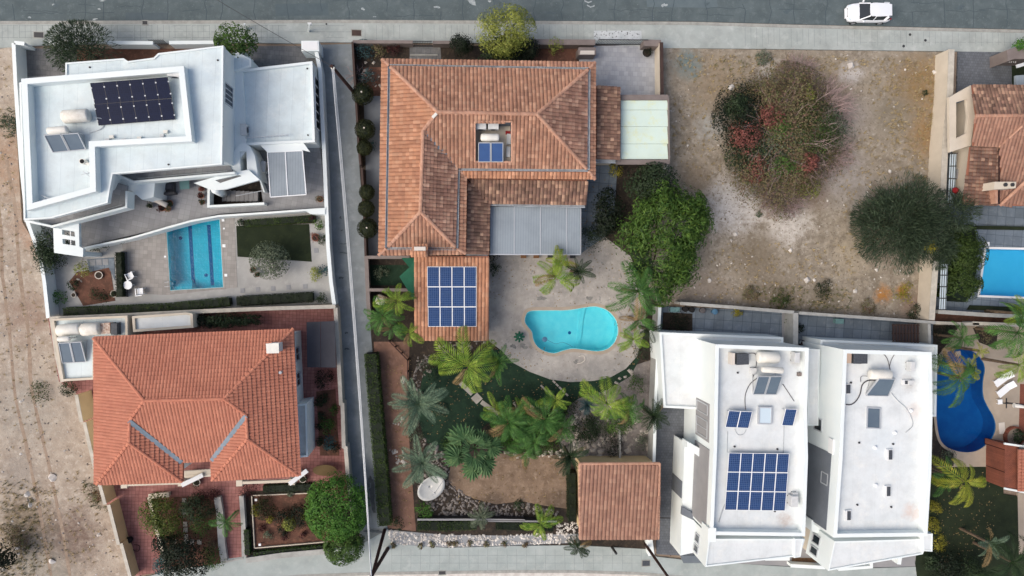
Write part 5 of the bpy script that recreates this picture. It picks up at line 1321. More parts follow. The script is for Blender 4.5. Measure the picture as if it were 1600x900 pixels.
MB().lathe(P(204, 842, .1), [(0.01, .1), (.25, .12), (.3, .35), (.22, .55), (.01, .6)], 12).build('hose_reel', M['rubber'], None, label='black hose reel against the tan wall', cat='hose reel')
# plants of plot B
tree(253, 803, 30, 3.2, 'bushy green tree with yellow green tips beside the terracotta driveway', leaf='leaf_tip', n=3400, size=.17, seed=31, clumps=44)
tree(306, 796, 22, 2.4, 'dark green rounded bush right of the slab path', leaf='leaf_dark', n=1800, size=.15, seed=32)
tree(292, 872, 34, 3.6, 'large dark green round tree at the pavement corner', leaf='leaf_cypress', n=3600, size=.18, seed=33)
tree(262, 852, 20, 2.4, 'dark bush left of the large dark tree', leaf='leaf_cypress', n=1500, size=.16, seed=34)
tree(258, 880, 16, 2., 'blue green bush at the driveway mouth', leaf='leaf_blue', n=900, size=.15, seed=35)
shrub(332, 872, 18, 1.6, 'bright green shrub by the pavement beside the dark tree', 'leaf_mid', 900, 36)
shrub(318, 822, 20, 1.3, 'loose green shrub right of the slab path', 'leaf_mid', 900, 37); shrub(270, 832, 18, 1.4, 'mid green shrub under the yellow tipped tree', 'leaf_mid', 700, 38)
shrub(313, 776, 12, 1.2, 'dark red shrub near the porch, left', 'leaf_maroon', 350, 39); shrub(333, 771, 12, 1.2, 'dark red shrub near the porch, right', 'leaf_maroon', 350, 40)
shrub(335, 800, 10, 1., 'dark shrub against the path wall', 'leaf_dark', 300, 41); shrub(330, 850, 12, 1., 'reddish shrub against the path wall', 'leaf_mix', 300, 42)
palm(354, 815, 26, 2.4, 'small green palm over the terracotta path', 'arc', 'frond_green', 12, 43, tr=.09)
shrub(387, 764, 16, .9, 'dark maroon ground shrub at the path end', 'leaf_maroon', 420, 44)
hedge([(410, 765), (486, 762)], .7, .7, 'low dark planting row above the dark bed', 'leaf_hedged', seed=45)
shrub(455, 770, 6, .6, 'grey green succulent in the planting row', 'leaf_olive', 150, 45)
shrub(413, 793, 17, 1.2, 'round clipped green shrub with yellow edge in the dark bed', 'leaf_topiary', 1000, 46, clumps=40); shrub(402, 797, 9, 1., 'yellow shrub at the left edge of the dark bed', 'leaf_gold', 300, 47)
shrub(452, 818, 10, 1.15, 'pale yellow round shrub in the middle of the dark bed', 'leaf_yellow', 700, 48, clumps=30)
shrub(442, 808, 15, 1., 'dark green round shrub left of the yellow one', 'leaf_cypress', 700, 49); shrub(466, 808, 20, 1.3, 'large dark green shrub right of the yellow one', 'leaf_cypress', 1200, 50); shrub(444, 828, 10, .8, 'dark low shrub below the yellow one', 'leaf_cypress', 350, 51)
shrub(422, 811, 6, .7, 'small yellow shrub left of the dark pair', 'leaf_gold', 180, 52); shrub(409, 824, 7, .6, 'maroon shrub low in the dark bed, left', 'leaf_maroon', 180, 53); shrub(445, 838, 6, .6, 'maroon shrub low in the dark bed, middle', 'leaf_maroon', 150, 54); shrub(474, 835, 6, .6, 'maroon shrub low in the dark bed, right', 'leaf_maroon', 150, 55); shrub(420, 836, 8, .6, 'olive shrub low in the dark bed', 'leaf_olive', 180, 56); shrub(480, 806, 9, 1., 'yellow green shrub touching the clipped ficus', 'leaf_yellow', 260, 57)
hedge([(384, 828), (386, 868)], .5, .8, 'narrow green planting beside the entrance path wall', 'leaf_mid', seed=58, dens=90)
hedge([(395, 867), (512, 856)], .45, .6, 'low green planting row along the front wall', 'leaf_mid', seed=59, dens=80)
tree(527, 792, 45, 4.2, 'large clipped bright green ficus at the lane corner', leaf='leaf_ficus', n=15000, size=.17, ratio=1.08, seed=60, clumps=220, spread=.1, box=True, zr=1.9)
tree(538, 852, 29, 3., 'smaller clipped green ficus on the pavement corner', leaf='leaf_mid', n=6500, size=.15, ratio=.95, seed=61, clumps=110, spread=.12, zr=1.3, box=True)
for i, (x, y, r) in enumerate([(507, 594, 15), (497, 628, 8), (503, 650, 7), (507, 622, 8), (521, 640, 9), (512, 665, 13), (498, 665, 7), (516, 690, 13), (524, 700, 8), (500, 690, 7)]):
    shrub(x, y, r, .9 if r > 9 else .6, ['round dark shrub in the terracotta yard below the carport', 'dark shrub top left of the yard bed', 'dark shrub second down the left of the yard bed', 'green shrub at the top middle of the yard bed', 'green shrub at the top right of the yard bed', 'large green shrub in the middle of the yard bed', 'dark shrub third down the left of the yard bed', 'large grey green shrub low in the yard bed', 'small dark shrub at the lower right of the yard bed', 'small dark shrub at the lower left of the yard bed'][i], ['leaf_cypress', 'leaf_dark', 'leaf_dark', 'leaf_dark', 'leaf_mid', 'leaf_mid', 'leaf_cypress', 'leaf_blue', 'leaf_cypress', 'leaf_dark'][i], 600 if r > 12 else 220, 70+i)
sheet('yard_bed', [(494, 612), (524, 608), (530, 712), (500, 712)], .14, M['redsoil'])
shrub(108, 605, 13, 1.2, 'green bush below the outbuilding on the wall line', 'leaf_dark', 500, 81)
shrub(60, 614, 18, .7, 'low dry green bush on the bare left lot', 'leaf_hedge', 420, 82)
shrub(146, 772, 16, .8, 'scrubby bush at the bottom left corner of the red roof', 'leaf_mix', 500, 83); 
tree(350, 500, 26, 2.2, 'dark shrub between the long wall and the red roof, left', leaf='leaf_dark', n=1500, size=.16, ratio=.45, seed=84); tree(385, 500, 24, 1.8, 'dark shrub between the long wall and the red roof, right', leaf='leaf_dark', n=1100, size=.16, ratio=.4, seed=85); tree(320, 502, 22, 2., 'dark shrub near the white slab roof end', leaf='leaf_cypress', n=1200, size=.16, ratio=.5, seed=86)
tree(-6, 870, 24, 3., 'dark green tree cut by the lower left edge', leaf='leaf_cypress', n=1500, seed=87)
for i, (x, y, s) in enumerate([(82, 746, .38), (46, 789, .25), (82, 876, .3), (42, 772, .28), (28, 855, .22), (155, 836, .2)]):
    c = P(x, y, .1); rr = random.Random(i); V = [Vector((rr.gauss(0, 1), rr.gauss(0, 1), abs(rr.gauss(0, .7)))).normalized()*s for _ in range(14)]
    import bmesh
    bm = bmesh.new(); [bm.verts.new(v+Vector((c.x, c.y, .06))) for v in V]; bmesh.ops.convex_hull(bm, input=bm.verts); me = bpy.data.meshes.new('rock'); bm.to_mesh(me); bm.free()
    o = link('rock', me, M['stonew']); tag(o, ['largest pale rock on the bare left lot', 'pale rock left of the largest rock', 'pale rock at the bottom of the left lot', 'pale rock above the weeds on the left lot', 'small pale rock among the weeds', 'small pale rock near the tan wall'][i], 'rock')
for i, (x, y, r) in enumerate([(14, 835, 16), (38, 850, 14)]):
    shrub(x, y, r, .6, ['brown bush at the lower left edge', 'brown bush right of the lower left one'][i], 'leaf_mix', 350, 90+i)
# ================================================================ PLOT C: tiled villa
tess(PP([(553, 72), (1033, 70), (1033, 260), (1000, 420), (1028, 480), (1024, 730), (1010, 858), (900, 850), (800, 852), (612, 848), (600, 760), (585, 580), (571, 400), (560, 240)], .085), [HC], .085, -.04, name='garden_ground', m=M['darksoil'], kind='structure')
sheet('driveway', [(905, 72), (1032, 70), (1033, 154), (905, 154)], .11, M['driveblue'])
sheet('path', [(640, 73), (688, 73), (690, 100), (640, 100)], .105, M['drivegrey'])
sheet('flower_bed', [(566, 105), (600, 105), (600, 150), (566, 150)], .1, M['redsoil'])
sheet('side_path', [(568, 150), (600, 150), (600, 400), (576, 400)], .095, M['slatewall'])
sheet('side_path', [(905, 262), (965, 256), (960, 330), (935, 400), (900, 400)], .1, M['yardblue'])
sheet('flower_bed', [(825, 76), (902, 76), (902, 96), (825, 96)], .1, M['redsoil'])
outC = PP([(763, 396), (905, 398), (945, 370), (985, 400), (1000, 440), (1010, 480), (1006, 520), (996, 556), (978, 576), (955, 589), (928, 595), (892, 597), (860, 593), (828, 581), (800, 566), (784, 548), (763, 532), (740, 534), (740, 500)], .13)
tess(outC, [HC], .13, -.02, name='pool_terrace', m=M['stamped'], kind='structure')
sheet('lawn', [(662, 580), (700, 565), (780, 545), (830, 575), (892, 590), (960, 580), (990, 555), (1000, 560), (985, 588), (945, 612), (905, 622), (880, 640), (800, 632), (790, 655), (760, 662), (735, 690), (690, 706), (664, 690), (650, 640)], .112, M['turf'])
sheet('bare_earth', [(700, 752), (705, 722), (760, 708), (884, 712), (887, 795), (850, 790), (815, 783), (775, 788), (740, 779), (715, 768)], .115, M['brownsoil'])
sheet('clay_path', [(584, 534), (640, 534), (637, 620), (640, 700), (650, 830), (606, 825), (594, 700)], .105, M['clay'])
sheet('stone_border', [(604, 828), (700, 836), (800, 837), (905, 834), (905, 848), (800, 852), (700, 855), (612, 851)], .1, M['slabg'])
sheet('planting_bed', [(905, 600), (1024, 560), (1022, 722), (890, 722), (870, 680)], .105, M['stoned'])
stones('pebbles', [[(604, 828), (650, 834), (800, 836), (905, 833), (905, 848), (800, 851), (700, 854), (612, 850)]], M['stonew'], 26, .14, .34, 10, label='white pebbles in the strip along the bottom pavement', cat='pebbles')
stones('pebbles', [[(870, 818), (905, 816), (905, 834), (868, 836)]], M['stonew'], 24, .12, .3, 11, label='pale pebbles left of the tiled shed', cat='pebbles')
stones('gravel', [[(655, 720), (700, 722), (705, 756), (740, 780), (775, 790), (815, 785), (850, 792), (880, 800), (870, 808), (755, 806), (680, 806), (652, 770)]], M['stoned'], 20, .14, .34, 12, label='grey and pink stones around the dish and bare earth', cat='gravel')
stones('gravel', [[(648, 560), (700, 535), (762, 534), (700, 560), (660, 590), (645, 640)], [(655, 680), (690, 700), (700, 722), (655, 722)]], M['stoned'], 14, .14, .4, 13, label='rough stones between the solar annex and the lawn', cat='gravel')
stones('rockery', [[(905, 640), (960, 620), (1018, 640), (1018, 720), (900, 720), (880, 690)], [(805, 632), (880, 628), (880, 645), (805, 640)], [(890, 650), (910, 650), (905, 720), (890, 720)]], M['stone'], 3.2, .2, .8, 14, label='pale rocks in the garden corner by the tiled shed', cat='rocks', flat=.5)
stones('rock_border', [[(805, 632), (850, 628), (850, 642), (806, 642)], [(780, 706), (885, 700), (886, 714), (780, 714)], [(984, 578), (991, 582), (938, 622), (925, 624)], [(608, 700), (640, 705), (632, 730), (612, 722)], [(625, 588), (638, 590), (636, 600), (625, 598)], [(614, 650), (634, 652), (632, 665), (614, 662)]], M['stone'], 9, .18, .5, 15, label='pale border stones around the lawn and palms', cat='rocks')
pc, _ = pool(POOL_C, .14, 1.5, 'pooltile', 'water_cyan', 'kidney shaped turquoise pool on the stamped stone terrace', smooth=True, cop=.3, copm='deckwarm')
stp = MB()
w = PP([(905, 484), (915, 481), (911, 500), (909, 520), (905, 545), (900, 546), (903, 520), (904, 500)], -1.2)
stp.prism(w, -1.36, -1.2).build('step', M['pooltile'], pc)
MB().ring(inset(HC, .02), .03, -.28, .12).build('waterline_tile', M['pooltile'], pc)
MB().disc(P(890, 520, -1.3), .15, -1.359, -1.34, 12).build('drain', M['poolstripe'], pc)
MB().lathe(P(851, 530, .0), [(.01, .0), (.22, .0), (.24, .1), (.1, .14), (.01, .14)], 12).build('pool_cleaner', M['blueitem'], None, label='blue pool cleaner floating in the turquoise pool', cat='pool cleaner')
MB().tube(smooth_path([P(855, 531, .06), (P(868, 537, .05)), P(880, 535, .05), P(895, 542, .05)], 5), .02, 4).build('cleaner_hose', M['blueitem'], None, label='thin hose trailing from the blue pool cleaner', cat='hose')
def parasol_base(px, py, label, m='shade', z=.13, r=.42):
    c = P(px, py, z); o = empty('folded_parasol', (c.x, c.y, z), label, 'parasol')
    mb = MB()
    for k in range(8):
        a = k*math.pi/4; e = Vector((c.x+math.cos(a)*r*1.15, c.y+math.sin(a)*r*1.15, z+.5)); mb.bar(Vector((c.x, c.y, z+.75)), e, .16, .05)
    mb.build('folded_cloth', M[m], o); MB().disc(c, r*.7, z, z+.1, 16).build('base', M['darkmetal'], o); MB().tube([c, c+Vector((0, 0, 1))], .03, 6).build('pole', M['plastic'], o)
parasol_base(810.5, 525.5, 'folded dark green parasol on the terrace left of the pool')
st = MB()
for i, (x, y, a, b) in enumerate([(790, 540, 3, 3), (802, 541, 4, 4), (818, 541, 6, 4), (921, 466, 4, 4), (846, 466, 6, 4), (900, 565, 4, 3)]):
    p = PP(blob(x, y, a, b, 14, .3, i), .1365); st.add(p, [tuple(range(len(p)))])
st.build('stain', mat('deck_stain', (108, 108, 106), (134, 132, 128), scale=5), None, kind='structure')
MB().tube(smooth_path([P(904, 557, .16), P(912, 556, .16), P(914, 562, .16), P(908, 567, .16), P(902, 568, .16)], 5), .04, 5).build('hose_coil', M['potw'], None, label='pale hose loop on the terrace below the pool', cat='hose')
# path slabs over the lawn
for (a, b, w_) in (((719, 598), (738, 616), .4), ((752, 628), (787, 653), .4)):
    p = [P(*a, .13), P(*b, .13)]; MB().bar(p[0], p[1], w_, .06).build('stepping_stone', M['slab'], None, label='narrow pale strip %s on the lawn' % ('above the square slab' if a[0] < 730 else 'below the square slab'), cat='stepping stone', group='lawn path slabs')
MB().obox(P(745, 622.5, .13), (1, .9), .75, .75, .1, .165).build('stepping_stone', M['slab'], None, label='pale square slab in the middle of the lawn path', cat='stepping stone', group='lawn path slabs')
for i, (a, b) in enumerate((((845, 602), (863, 620)), ((863, 594), (888, 619)))):
    for k in range(5):
        t = k/5; x, y = a[0]+(b[0]-a[0])*(t+.1), a[1]+(b[1]-a[1])*(t+.1)
        MB().obox(P(x, y, .13), (1, -1), .32, .16, .1, .17).build('edging_stone', M['stone'], None, label='small pale stone number-less row, %s line across the lawn' % 'x' if False else 'small pale stone in the %s diagonal row on the lawn' % ('left' if i == 0 else 'right'), cat='stone', group='%s diagonal stone row' % ('left' if i == 0 else 'right'))
rs = np.random.RandomState(77); LP = []
for (x0, y0, x1, y1, n_) in ((765, 402, 1000, 480, 160), (770, 540, 860, 580, 60), (665, 590, 960, 690, 420), (600, 560, 645, 820, 260), (715, 715, 885, 785, 200), (960, 480, 1000, 570, 90), (905, 262, 960, 400, 90), (1462, 735, 1560, 880, 220)):
    for _ in range(n_): LP.append(P(rs.uniform(x0, x1), rs.uniform(y0, y1), .16))
LP = np.array([tuple(p) for p in LP]); V, F = leaf_arrays(LP, np.array([0, 0, 1.])+rs.normal(size=LP.shape)*.3, .16, .5, rs); tag(link('fallen_leaves', npmesh('fallen_leaves', V, F), M['frond_dead']), 'brown fallen leaves scattered over lawns and terrace', 'leaves', kind='stuff')
# --- walls of the villa plot
wall('front_wall', [(551, 65), (645, 65.5)], 1.2, M['frame'], 'taupe front wall left of the villa entrance gate', thick=.2, copm=M['frame'])
wall('front_wall', [(676, 66), (735, 66)], 1.2, M['frame'], 'taupe front wall between entrance gate and round dark bush', thick=.2, copm=M['frame'])
wall('front_wall', [(800, 65), (930, 66)], 1.3, M['frame'], 'taupe front wall between yellow tree and driveway gate', thick=.4, copm=M['frame'])
wall('front_wall', [(1006, 66.5), (1033, 67.5)], 1.4, M['frame'], 'short taupe wall right of the driveway gate', thick=.5, copm=M['frame'])
wall('side_wall', [(1033.5, 66), (1034.5, 150)], 1.8, M['cream'], 'brown topped wall on the right of the villa driveway', thick=.25, copm=M['brownmetal'])
wall('pillar_wall', [(904, 80), (931, 80)], 1.5, M['frame'], 'taupe gate house wall with letter box at the driveway', thick=.6, copm=M['frame'])
MB().prism(PP([(907, 79), (929, 79), (929, 85), (906, 85)], 1.55), 1.5, 1.56).build('lamp_panel', M['potw'], None, label='pale rectangular panel on the gate house wall', cat='panel')
gt = empty('driveway_gate', P(967, 66, .1), 'black sliding gate of bars at the villa driveway', 'gate')
for k in range(32):
    a = P(931+k*2.4, 70, .12); MB().bar(a, a+Vector((0, 0, 1.3)), .03).build('bar', M['darkmetal'], gt)
for h in (.15, 1.42): MB().bar(P(930, 70, .12)+Vector((0, 0, h)), P(1006, 70.5, .12)+Vector((0, 0, h)), .06).build('rail', M['darkmetal'], gt)
gt = empty('entrance_gate', P(660, 68, .1), 'small dark lattice gate of the villa footpath', 'gate')
for k in range(11):
    MB().bar(P(648+k*2.6, 71.5, .15), P(647+k*2.6, 65.5, 1.35), .03).build('bar', M['darkmetal'], gt)
for a, b in (((646, 71.5, .15), (676, 71.5, .15)), ((645, 64.5, 1.4), (675, 64.5, 1.4))): MB().bar(P(*a), P(*b), .06).build('rail', M['darkmetal'], gt)
MB().prism(PP([(641, 85), (684, 85), (684, 87), (641, 87)], .14), .08, .2).build('doorstep', M['kerb'], None, label='thin pale step across the villa entrance path', cat='step')
sheet('concrete_patch', [(928, 48), (1002, 48), (1003, 62), (928, 62)], .128, mat('white_flecked', (196, 200, 202), (176, 182, 184), scale=2, speck=(6, .6, (110, 112, 112))))
for pth, l in (([(550.5, 65), (553, 110), (556, 156)], 'top'), ([(556, 158), (560, 230), (563, 258)], 'middle'), ([(565, 262), (569, 330), (571, 400)], 'lower')):
    wall('side_fence', pth, 1.5, M['brownmetal'], 'dark brown fence along the lane beside the round topiary, %s length' % l, thick=.1, copm=M['brownmetal'], cat='fence')
wall('side_wall', [(572, 400), (575, 470), (577, 498)], 1.5, M['frame'], 'grey wall along the lane beside the green shade cloth', thick=.25, copm=M['frame'])
wall('yard_wall', [(573, 402), (640, 402)], 1.6, M['frame'], 'grey wall under the villa roof at the small side yard', thick=.2, copm=M['frame'])
wall('yard_wall', [(575, 453), (650, 453)], 1.6, M['frame'], 'grey wall above the bright palm in the side yard', thick=.2, copm=M['frame'])
sheet('side_yard_lawn', [(576, 414), (648, 414), (648, 446), (577, 446)], .12, M['turf'])
fn = empty('timber_fence', P(625, 560, .1), 'dark timber fence turning at the clay path', 'fence')
for a, b in (((608, 533), (637, 563)), ((637, 563), (636, 620))):
    for h in (.4, 1.3): MB().bar(P(*a, h), P(*b, h), .08, .14).build('rail', M['rust'], fn)
    for t in (0, .33, .66, 1): q = P(a[0]+(b[0]-a[0])*t, a[1]+(b[1]-a[1])*t, 1.3); MB().bar(Vector((q.x, q.y, .05)), q+Vector((0, 0, .1)), .1).build('post', M['rust'], fn)
# green shade cloth: two triangles, hanging between wall and annex
sc_ = MB(); t1 = [P(627, 403, 2.6), P(648, 403, 2.6), P(648, 432, 2.3), P(640, 418, 2.3)]; t2 = [P(648, 410, 2.65), P(648, 472, 2.5), P(624, 432, 2.2)]
sc_.add(t1, [(0, 1, 2, 3)]); sc_.add(t2, [(0, 1, 2)]); sc_.add([p-Vector((0, 0, .02)) for p in t1], [(3, 2, 1, 0)]); sc_.add([p-Vector((0, 0, .02)) for p in t2], [(2, 1, 0)])
sc_.build('shade_cloth', M['shade'], None, label='dark green shade cloth with pointed edges left of the solar annex', cat='shade cloth')
tk = empty('water_tank', P(593, 470, .1), 'white water tank under the bright palm by the lane', 'water tank'); tank(tk, P(588, 466, .8), P(602, 472, .8), .45, 'tank')

# --- main roof
E1, R1 = 5.7, 7.3
vil = empty('tiled_villa', P(740, 240, 0), 'large villa with a weathered orange clay tile roof and grey gutters', 'house')
NW, NE, SE, IC, SEw, SW = (611, 105, E1), (917.5, 110, E1), (916.5, 264, E1), (714, 262, E1), (711.5, 386, E1), (606.5, 385.5, E1)
ka, kb, kc, kd = (684, 175, R1), (839, 178.5, R1), (661, 204, R1-.5), (657, 331, R1-.5)
well = [(742, 190), (800, 190), (800, 253), (742, 253)]
wellw = [P(x, y, R1-.25-(y-178)/86*1.6+.25) for x, y in well]
mains = [([NW, NE, kb, ka], 'tile_villa'), ([NW, ka, kc, kd, SW], 'tile_orange'), ([SW, kd, SEw], 'tile_villa'), ([kc, IC, SEw, kd], 'tile_brown'), ([ka, kb, SE, IC, kc], 'tile_villa'), ([NE, SE, kb], 'tile_brown')]  # west slope brighter, east slopes darker: sunlit and shaded sides painted by tile
M['tile_shade'] = mat('shaded_mottled_clay_tile', (154, 118, 101), (128, 96, 84), (186, 154, 134), scale=1.2, rough=.8, island=.24, grime=.4, gscale=.6, isl=True)  # darker copy for east-facing slopes, their shade put into the colour
und = MB()
for i, (pl, mm) in enumerate(mains):
    w = q3(pl); hs = []
    if i == 4: hs = [[Vector((p.x, p.y, 0)) for p in wellw]]
    polys = [[Vector((p.x, p.y, 0)) for p in w]]+hs; t = tessellate_polygon(polys); c, n = fitplane(w)
    flat = [p for q in polys for p in q]; b = len(und.v)
    und.v += [(p.x, p.y, c.z-(n.x*(p.x-c.x)+n.y*(p.y-c.y))/n.z-.05) for p in flat]; und.f += [tuple(i_+b for i_ in f) for f in t]
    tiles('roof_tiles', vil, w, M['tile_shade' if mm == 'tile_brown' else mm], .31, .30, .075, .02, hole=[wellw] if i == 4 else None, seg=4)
und.build('roof', M['underlay'], vil)
for a, b in ((ka, kb), (NW, ka), (NE, kb), (kb, SE), (ka, kc), (kc, kd), (kd, SW), (kd, SEw)): ridge(vil, P(*a), P(*b), M['ridge_villa'], .32, .13, .4)
strip(vil, [P(*kc), P(*IC)], .35, M['flash'], 'valley_flashing', .05, .07)
# gutters (thing parts) round the upper roof
def gutter(root, path, w=.26):
    for a, b in zip(path[:-1], path[1:]):
        d = (b-a).normalized(); s = Vector((-d.y, d.x, 0)); mb = MB(); mb.bar(a-Vector((0, 0, .12)), b-Vector((0, 0, .12)), w, .03); mb.bar(a+s*w/2, b+s*w/2, .03, .15); mb.bar(a-s*w/2, b-s*w/2, .05, .16)
        mb.build('gutter', M['gutter'], root)
gp_ = [P(609, 103.5, E1-.02), P(919.5, 108.5, E1-.02), P(918.5, 265.5, E1-.02), P(715.5, 263.5, E1-.02), P(713, 388, E1-.02), P(604.5, 387.5, E1-.02), P(609, 103.5, E1-.02)]
gutter(vil, gp_)
# skirt of tiles below the gutter
so_ = [(597, 93, 5.35), (929.5, 98, 5.35), (929.5, 280, 5.35), (728, 278, 5.35), (727, 396, 5.35), (592, 398.5, 5.35)]
si_ = [(608, 102.5, 5.6), (920, 107.5, 5.6), (919, 267, 5.6), (717, 265, 5.6), (714.5, 389, 5.6), (603.5, 388.5, 5.6)]
sk = MB()
for i in range(6):
    j = (i+1) % 6; pl = q3([so_[i], so_[j], si_[j], si_[i]])
    if i == 5: pl = q3([so_[5], so_[0], si_[0], si_[5]])
    b = len(sk.v); sk.v += [(p.x, p.y, p.z-.03) for p in pl]; sk.f.append((b, b+1, b+2, b+3))
    tiles('roof_tiles', vil, pl, M['tile_orange' if i in (2, 5) else 'tile_villa'], .31, .29, .07, .02)
    ridge(vil, P(*so_[i]), P(*si_[i]), M['ridge_villa'], .26, .08, .35)
sk.build('roof', M['underlay'], vil)
wv = inset(q3(so_), .75)
MB().prism(wv, -.05, 5.3, bottom=False).build('wall', M['cream'], vil)
MB().ring(q3(so_), .72, 5.22, 5.3).build('soffit', M['cream'], vil)
A_, B_ = side([Vector((p.x, p.y, 0)) for p in wv], (905, 190))
for t0, t1 in ((.1, .25), (.75, .9)): window(vil, A_, B_, t0, t1, 3.5, 4.8, (1, 0)); 
A_, B_ = side([Vector((p.x, p.y, 0)) for p in wv], (605, 240))
for t0, t1 in ((.1, .2), (.35, .45), (.6, .7), (.85, .95)): window(vil, A_, B_, t0, t1, 3.5, 4.8, (-1, 0)); window(vil, A_, B_, t0, t1, 1., 2.4, (-1, 0))
A_, B_ = side([Vector((p.x, p.y, 0)) for p in wv], (760, 108))
for t0, t1 in ((.1, .2), (.35, .45), (.6, .7), (.85, .93)): window(vil, A_, B_, t0, t1, 3.5, 4.8, (0, 1)); window(vil, A_, B_, t0, t1, 1., 2.4, (0, 1))
# the recessed plant well
wf = 5.0
ws = MB(); n = 4
ww_ = wellw if area2(wellw) > 0 else wellw[::-1]
for i in range(4):
    a, b = ww_[i], ww_[(i+1) % 4]
    ws.add([Vector((a.x, a.y, wf)), Vector((b.x, b.y, wf)), b-Vector((0, 0, .01)), a-Vector((0, 0, .01))], [(0, 1, 2, 3), (3, 2, 1, 0)][:1])
ws.build('well_wall', M['slatewall'], vil); MB().prism(ww_, wf-.1, wf).build('well_floor', M['greywall'], vil)
for i in range(4): ridge(vil, ww_[i], ww_[(i+1) % 4], M['ridge_villa'], .16, .06, .5)
ac_unit(751.5, 195.5, .85, .62, .65, wf+1.0, 'white air conditioner at the upper left of the roof well', 0, top=None)
ac_unit(771, 195.5, .85, .62, .65, wf+1.0, 'white air conditioner second from the left in the roof well', 0)
for k, (x0, x1) in enumerate(((745, 780),)):
    MB().bar(P(x0, 195.5, wf+1.0), P(x1, 195.5, wf+1.0), .6, .05).build('air_conditioner_shelf', M['darkmetal'], vil)
sh = MB(); 
for x in (746, 779): sh.bar(P(x, 195.5, wf), P(x, 195.5, wf+.98), .06)
sh.build('shelf_leg', M['darkmetal'], vil)
ac_unit(795, 217, .85, .34, .6, wf, 'narrow white air conditioner at the right of the roof well, upper', R(88)); ac_unit(794.5, 237, .85, .34, .6, wf, 'narrow white air conditioner at the right of the roof well, lower', R(88))
heater([(747, 223), (786.5, 223), (786.5, 252.5), (747, 252.5)], 5.0, 'water heater with two blue collectors in the villa roof well', [(751, 215, 780, 215, 6.5, .32, 'tank')], cm='collectorb', hi=1.75, lo=1.0)
MB().obox(P(795, 207, 5.5), (1, 0), .5, .3, 5.0, 5.4).build('red_box', M['red'], None, label='small dark red box at the right edge of the roof well', cat='box')
# chimney
chm = MB().prism(PP([(643, 384), (668, 384), (668, 400), (643, 400)], 6.9), 5.0, 6.6).build('chimney', M['ridge_villa'], vil)
tiles('chimney_tiles', vil, [P(642, 382, 6.9), P(669, 382, 6.9), P(669, 391, 7.15), P(642, 391, 7.15)], M['tile_orange'], .25, .25, .06, .0); tiles('chimney_tiles', vil, [P(642, 392, 7.15), P(669, 392, 7.15), P(669, 401, 6.9), P(642, 401, 6.9)], M['tile_orange'], .25, .25, .06, .0)
MB().bar(P(647, 388.5, 7.2), P(665, 388.5, 7.2), .3, .1).build('cap', M['potw'], chm)
MB().obox(P(679, 181, 7.3), (1, 1), .45, .22, 7.1, 7.45).build('vent', M['tank'], vil)
# lower brown roof in the corner (L shaped)
LZ, LL = 4.6, 3.7
p1 = q3([(729, 279, LZ), (917, 281, LZ), (914, 320, LL), (765, 317, LL)]); p2 = q3([(729, 279, LZ), (765, 317, LL), (763, 397, LL), (727, 397, LZ)])
lo = MB()
for i, pl in enumerate((p1, p2)):
    b = len(lo.v); lo.v += [(p.x, p.y, p.z-.04) for p in pl]; lo.f.append((b, b+1, b+2, b+3)); tiles('roof_tiles', vil, pl, M['tile_brown'], .31, .3, .075, .02)
lo.build('roof', M['underlay'], vil)
strip(vil, [p1[0]+Vector((0, 0, .05)), p1[3]+Vector((0, 0, .05))], .08, M['rust'], 'valley_flashing')
gutter(vil, [P(765, 319.5, 3.6), P(914, 322.5, 3.6)], .2); gutter(vil, [P(728, 398.5, 3.6), P(762, 399, 3.6)], .2)
MB().prism(inset(p1, .3), 0, 3.5).build('wall', M['cream'], vil); MB().prism(inset(p2, .3), 0, 3.5).build('wall', M['cream'], vil)
# grey pergola roof
pg = empty('patio_roof', P(836, 360, 0), 'grey sheet patio roof with white seams beside the brown tiles', 'patio roof')
xs = [765.5, 803.5, 844.5, 885.5, 907]
for i, (a, b) in enumerate(zip(xs[:-1], xs[1:])):
    MB().prism(PP([(a+.5, 323), (b-.5, 323.3), (b-.5, 397), (a+.5, 397)], 3.1), 3.05, 3.1).build('roof_sheet', M['awn'], pg)
sm = MB()
for x in xs[1:-1]: sm.bar(P(x, 323, 3.11), P(x, 397, 3.11), .06, .05)
sm.bar(P(765, 397.5, 3.08), P(907, 397.8, 3.08), .1, .1); sm.bar(P(907.3, 323, 3.08), P(907.3, 397.8, 3.08), .06, .1)
sm.build('frame', M['alu'], pg)
for q in ((767, 396), (836, 396), (905, 396)): MB().bar(P(*q, .1), P(*q, 3.05), .12).build('post', M['plastic'], pg)
for i, (x, lf) in enumerate(((818, 'wood'), (838, 'wood'), (860, 'darkmetal'), (895, 'darkmetal'))):
    r_ = empty('patio_chair', P(x, 399, .1), ['brown chair at the edge of the patio roof, left', 'brown chair at the edge of the patio roof, middle', 'dark chair at the edge of the patio roof', 'dark chair at the right corner of the patio roof'][i], 'chair', 'chairs under the patio roof')
    c = P(x, 399, .55); MB().obox(c, (1, 0), .5, .5, .5, .56).build('seat', M[lf], r_); MB().obox((c.x, c.y+.25), (1, 0), .5, .05, .56, 1.0).build('backrest', M[lf], r_)
    for a, b in ((-1, -1), (1, -1), (1, 1), (-1, 1)): MB().bar((c.x+a*.21, c.y+b*.21, .13), (c.x+a*.21, c.y+b*.21, .5), .04).build('leg', M[lf], r_)
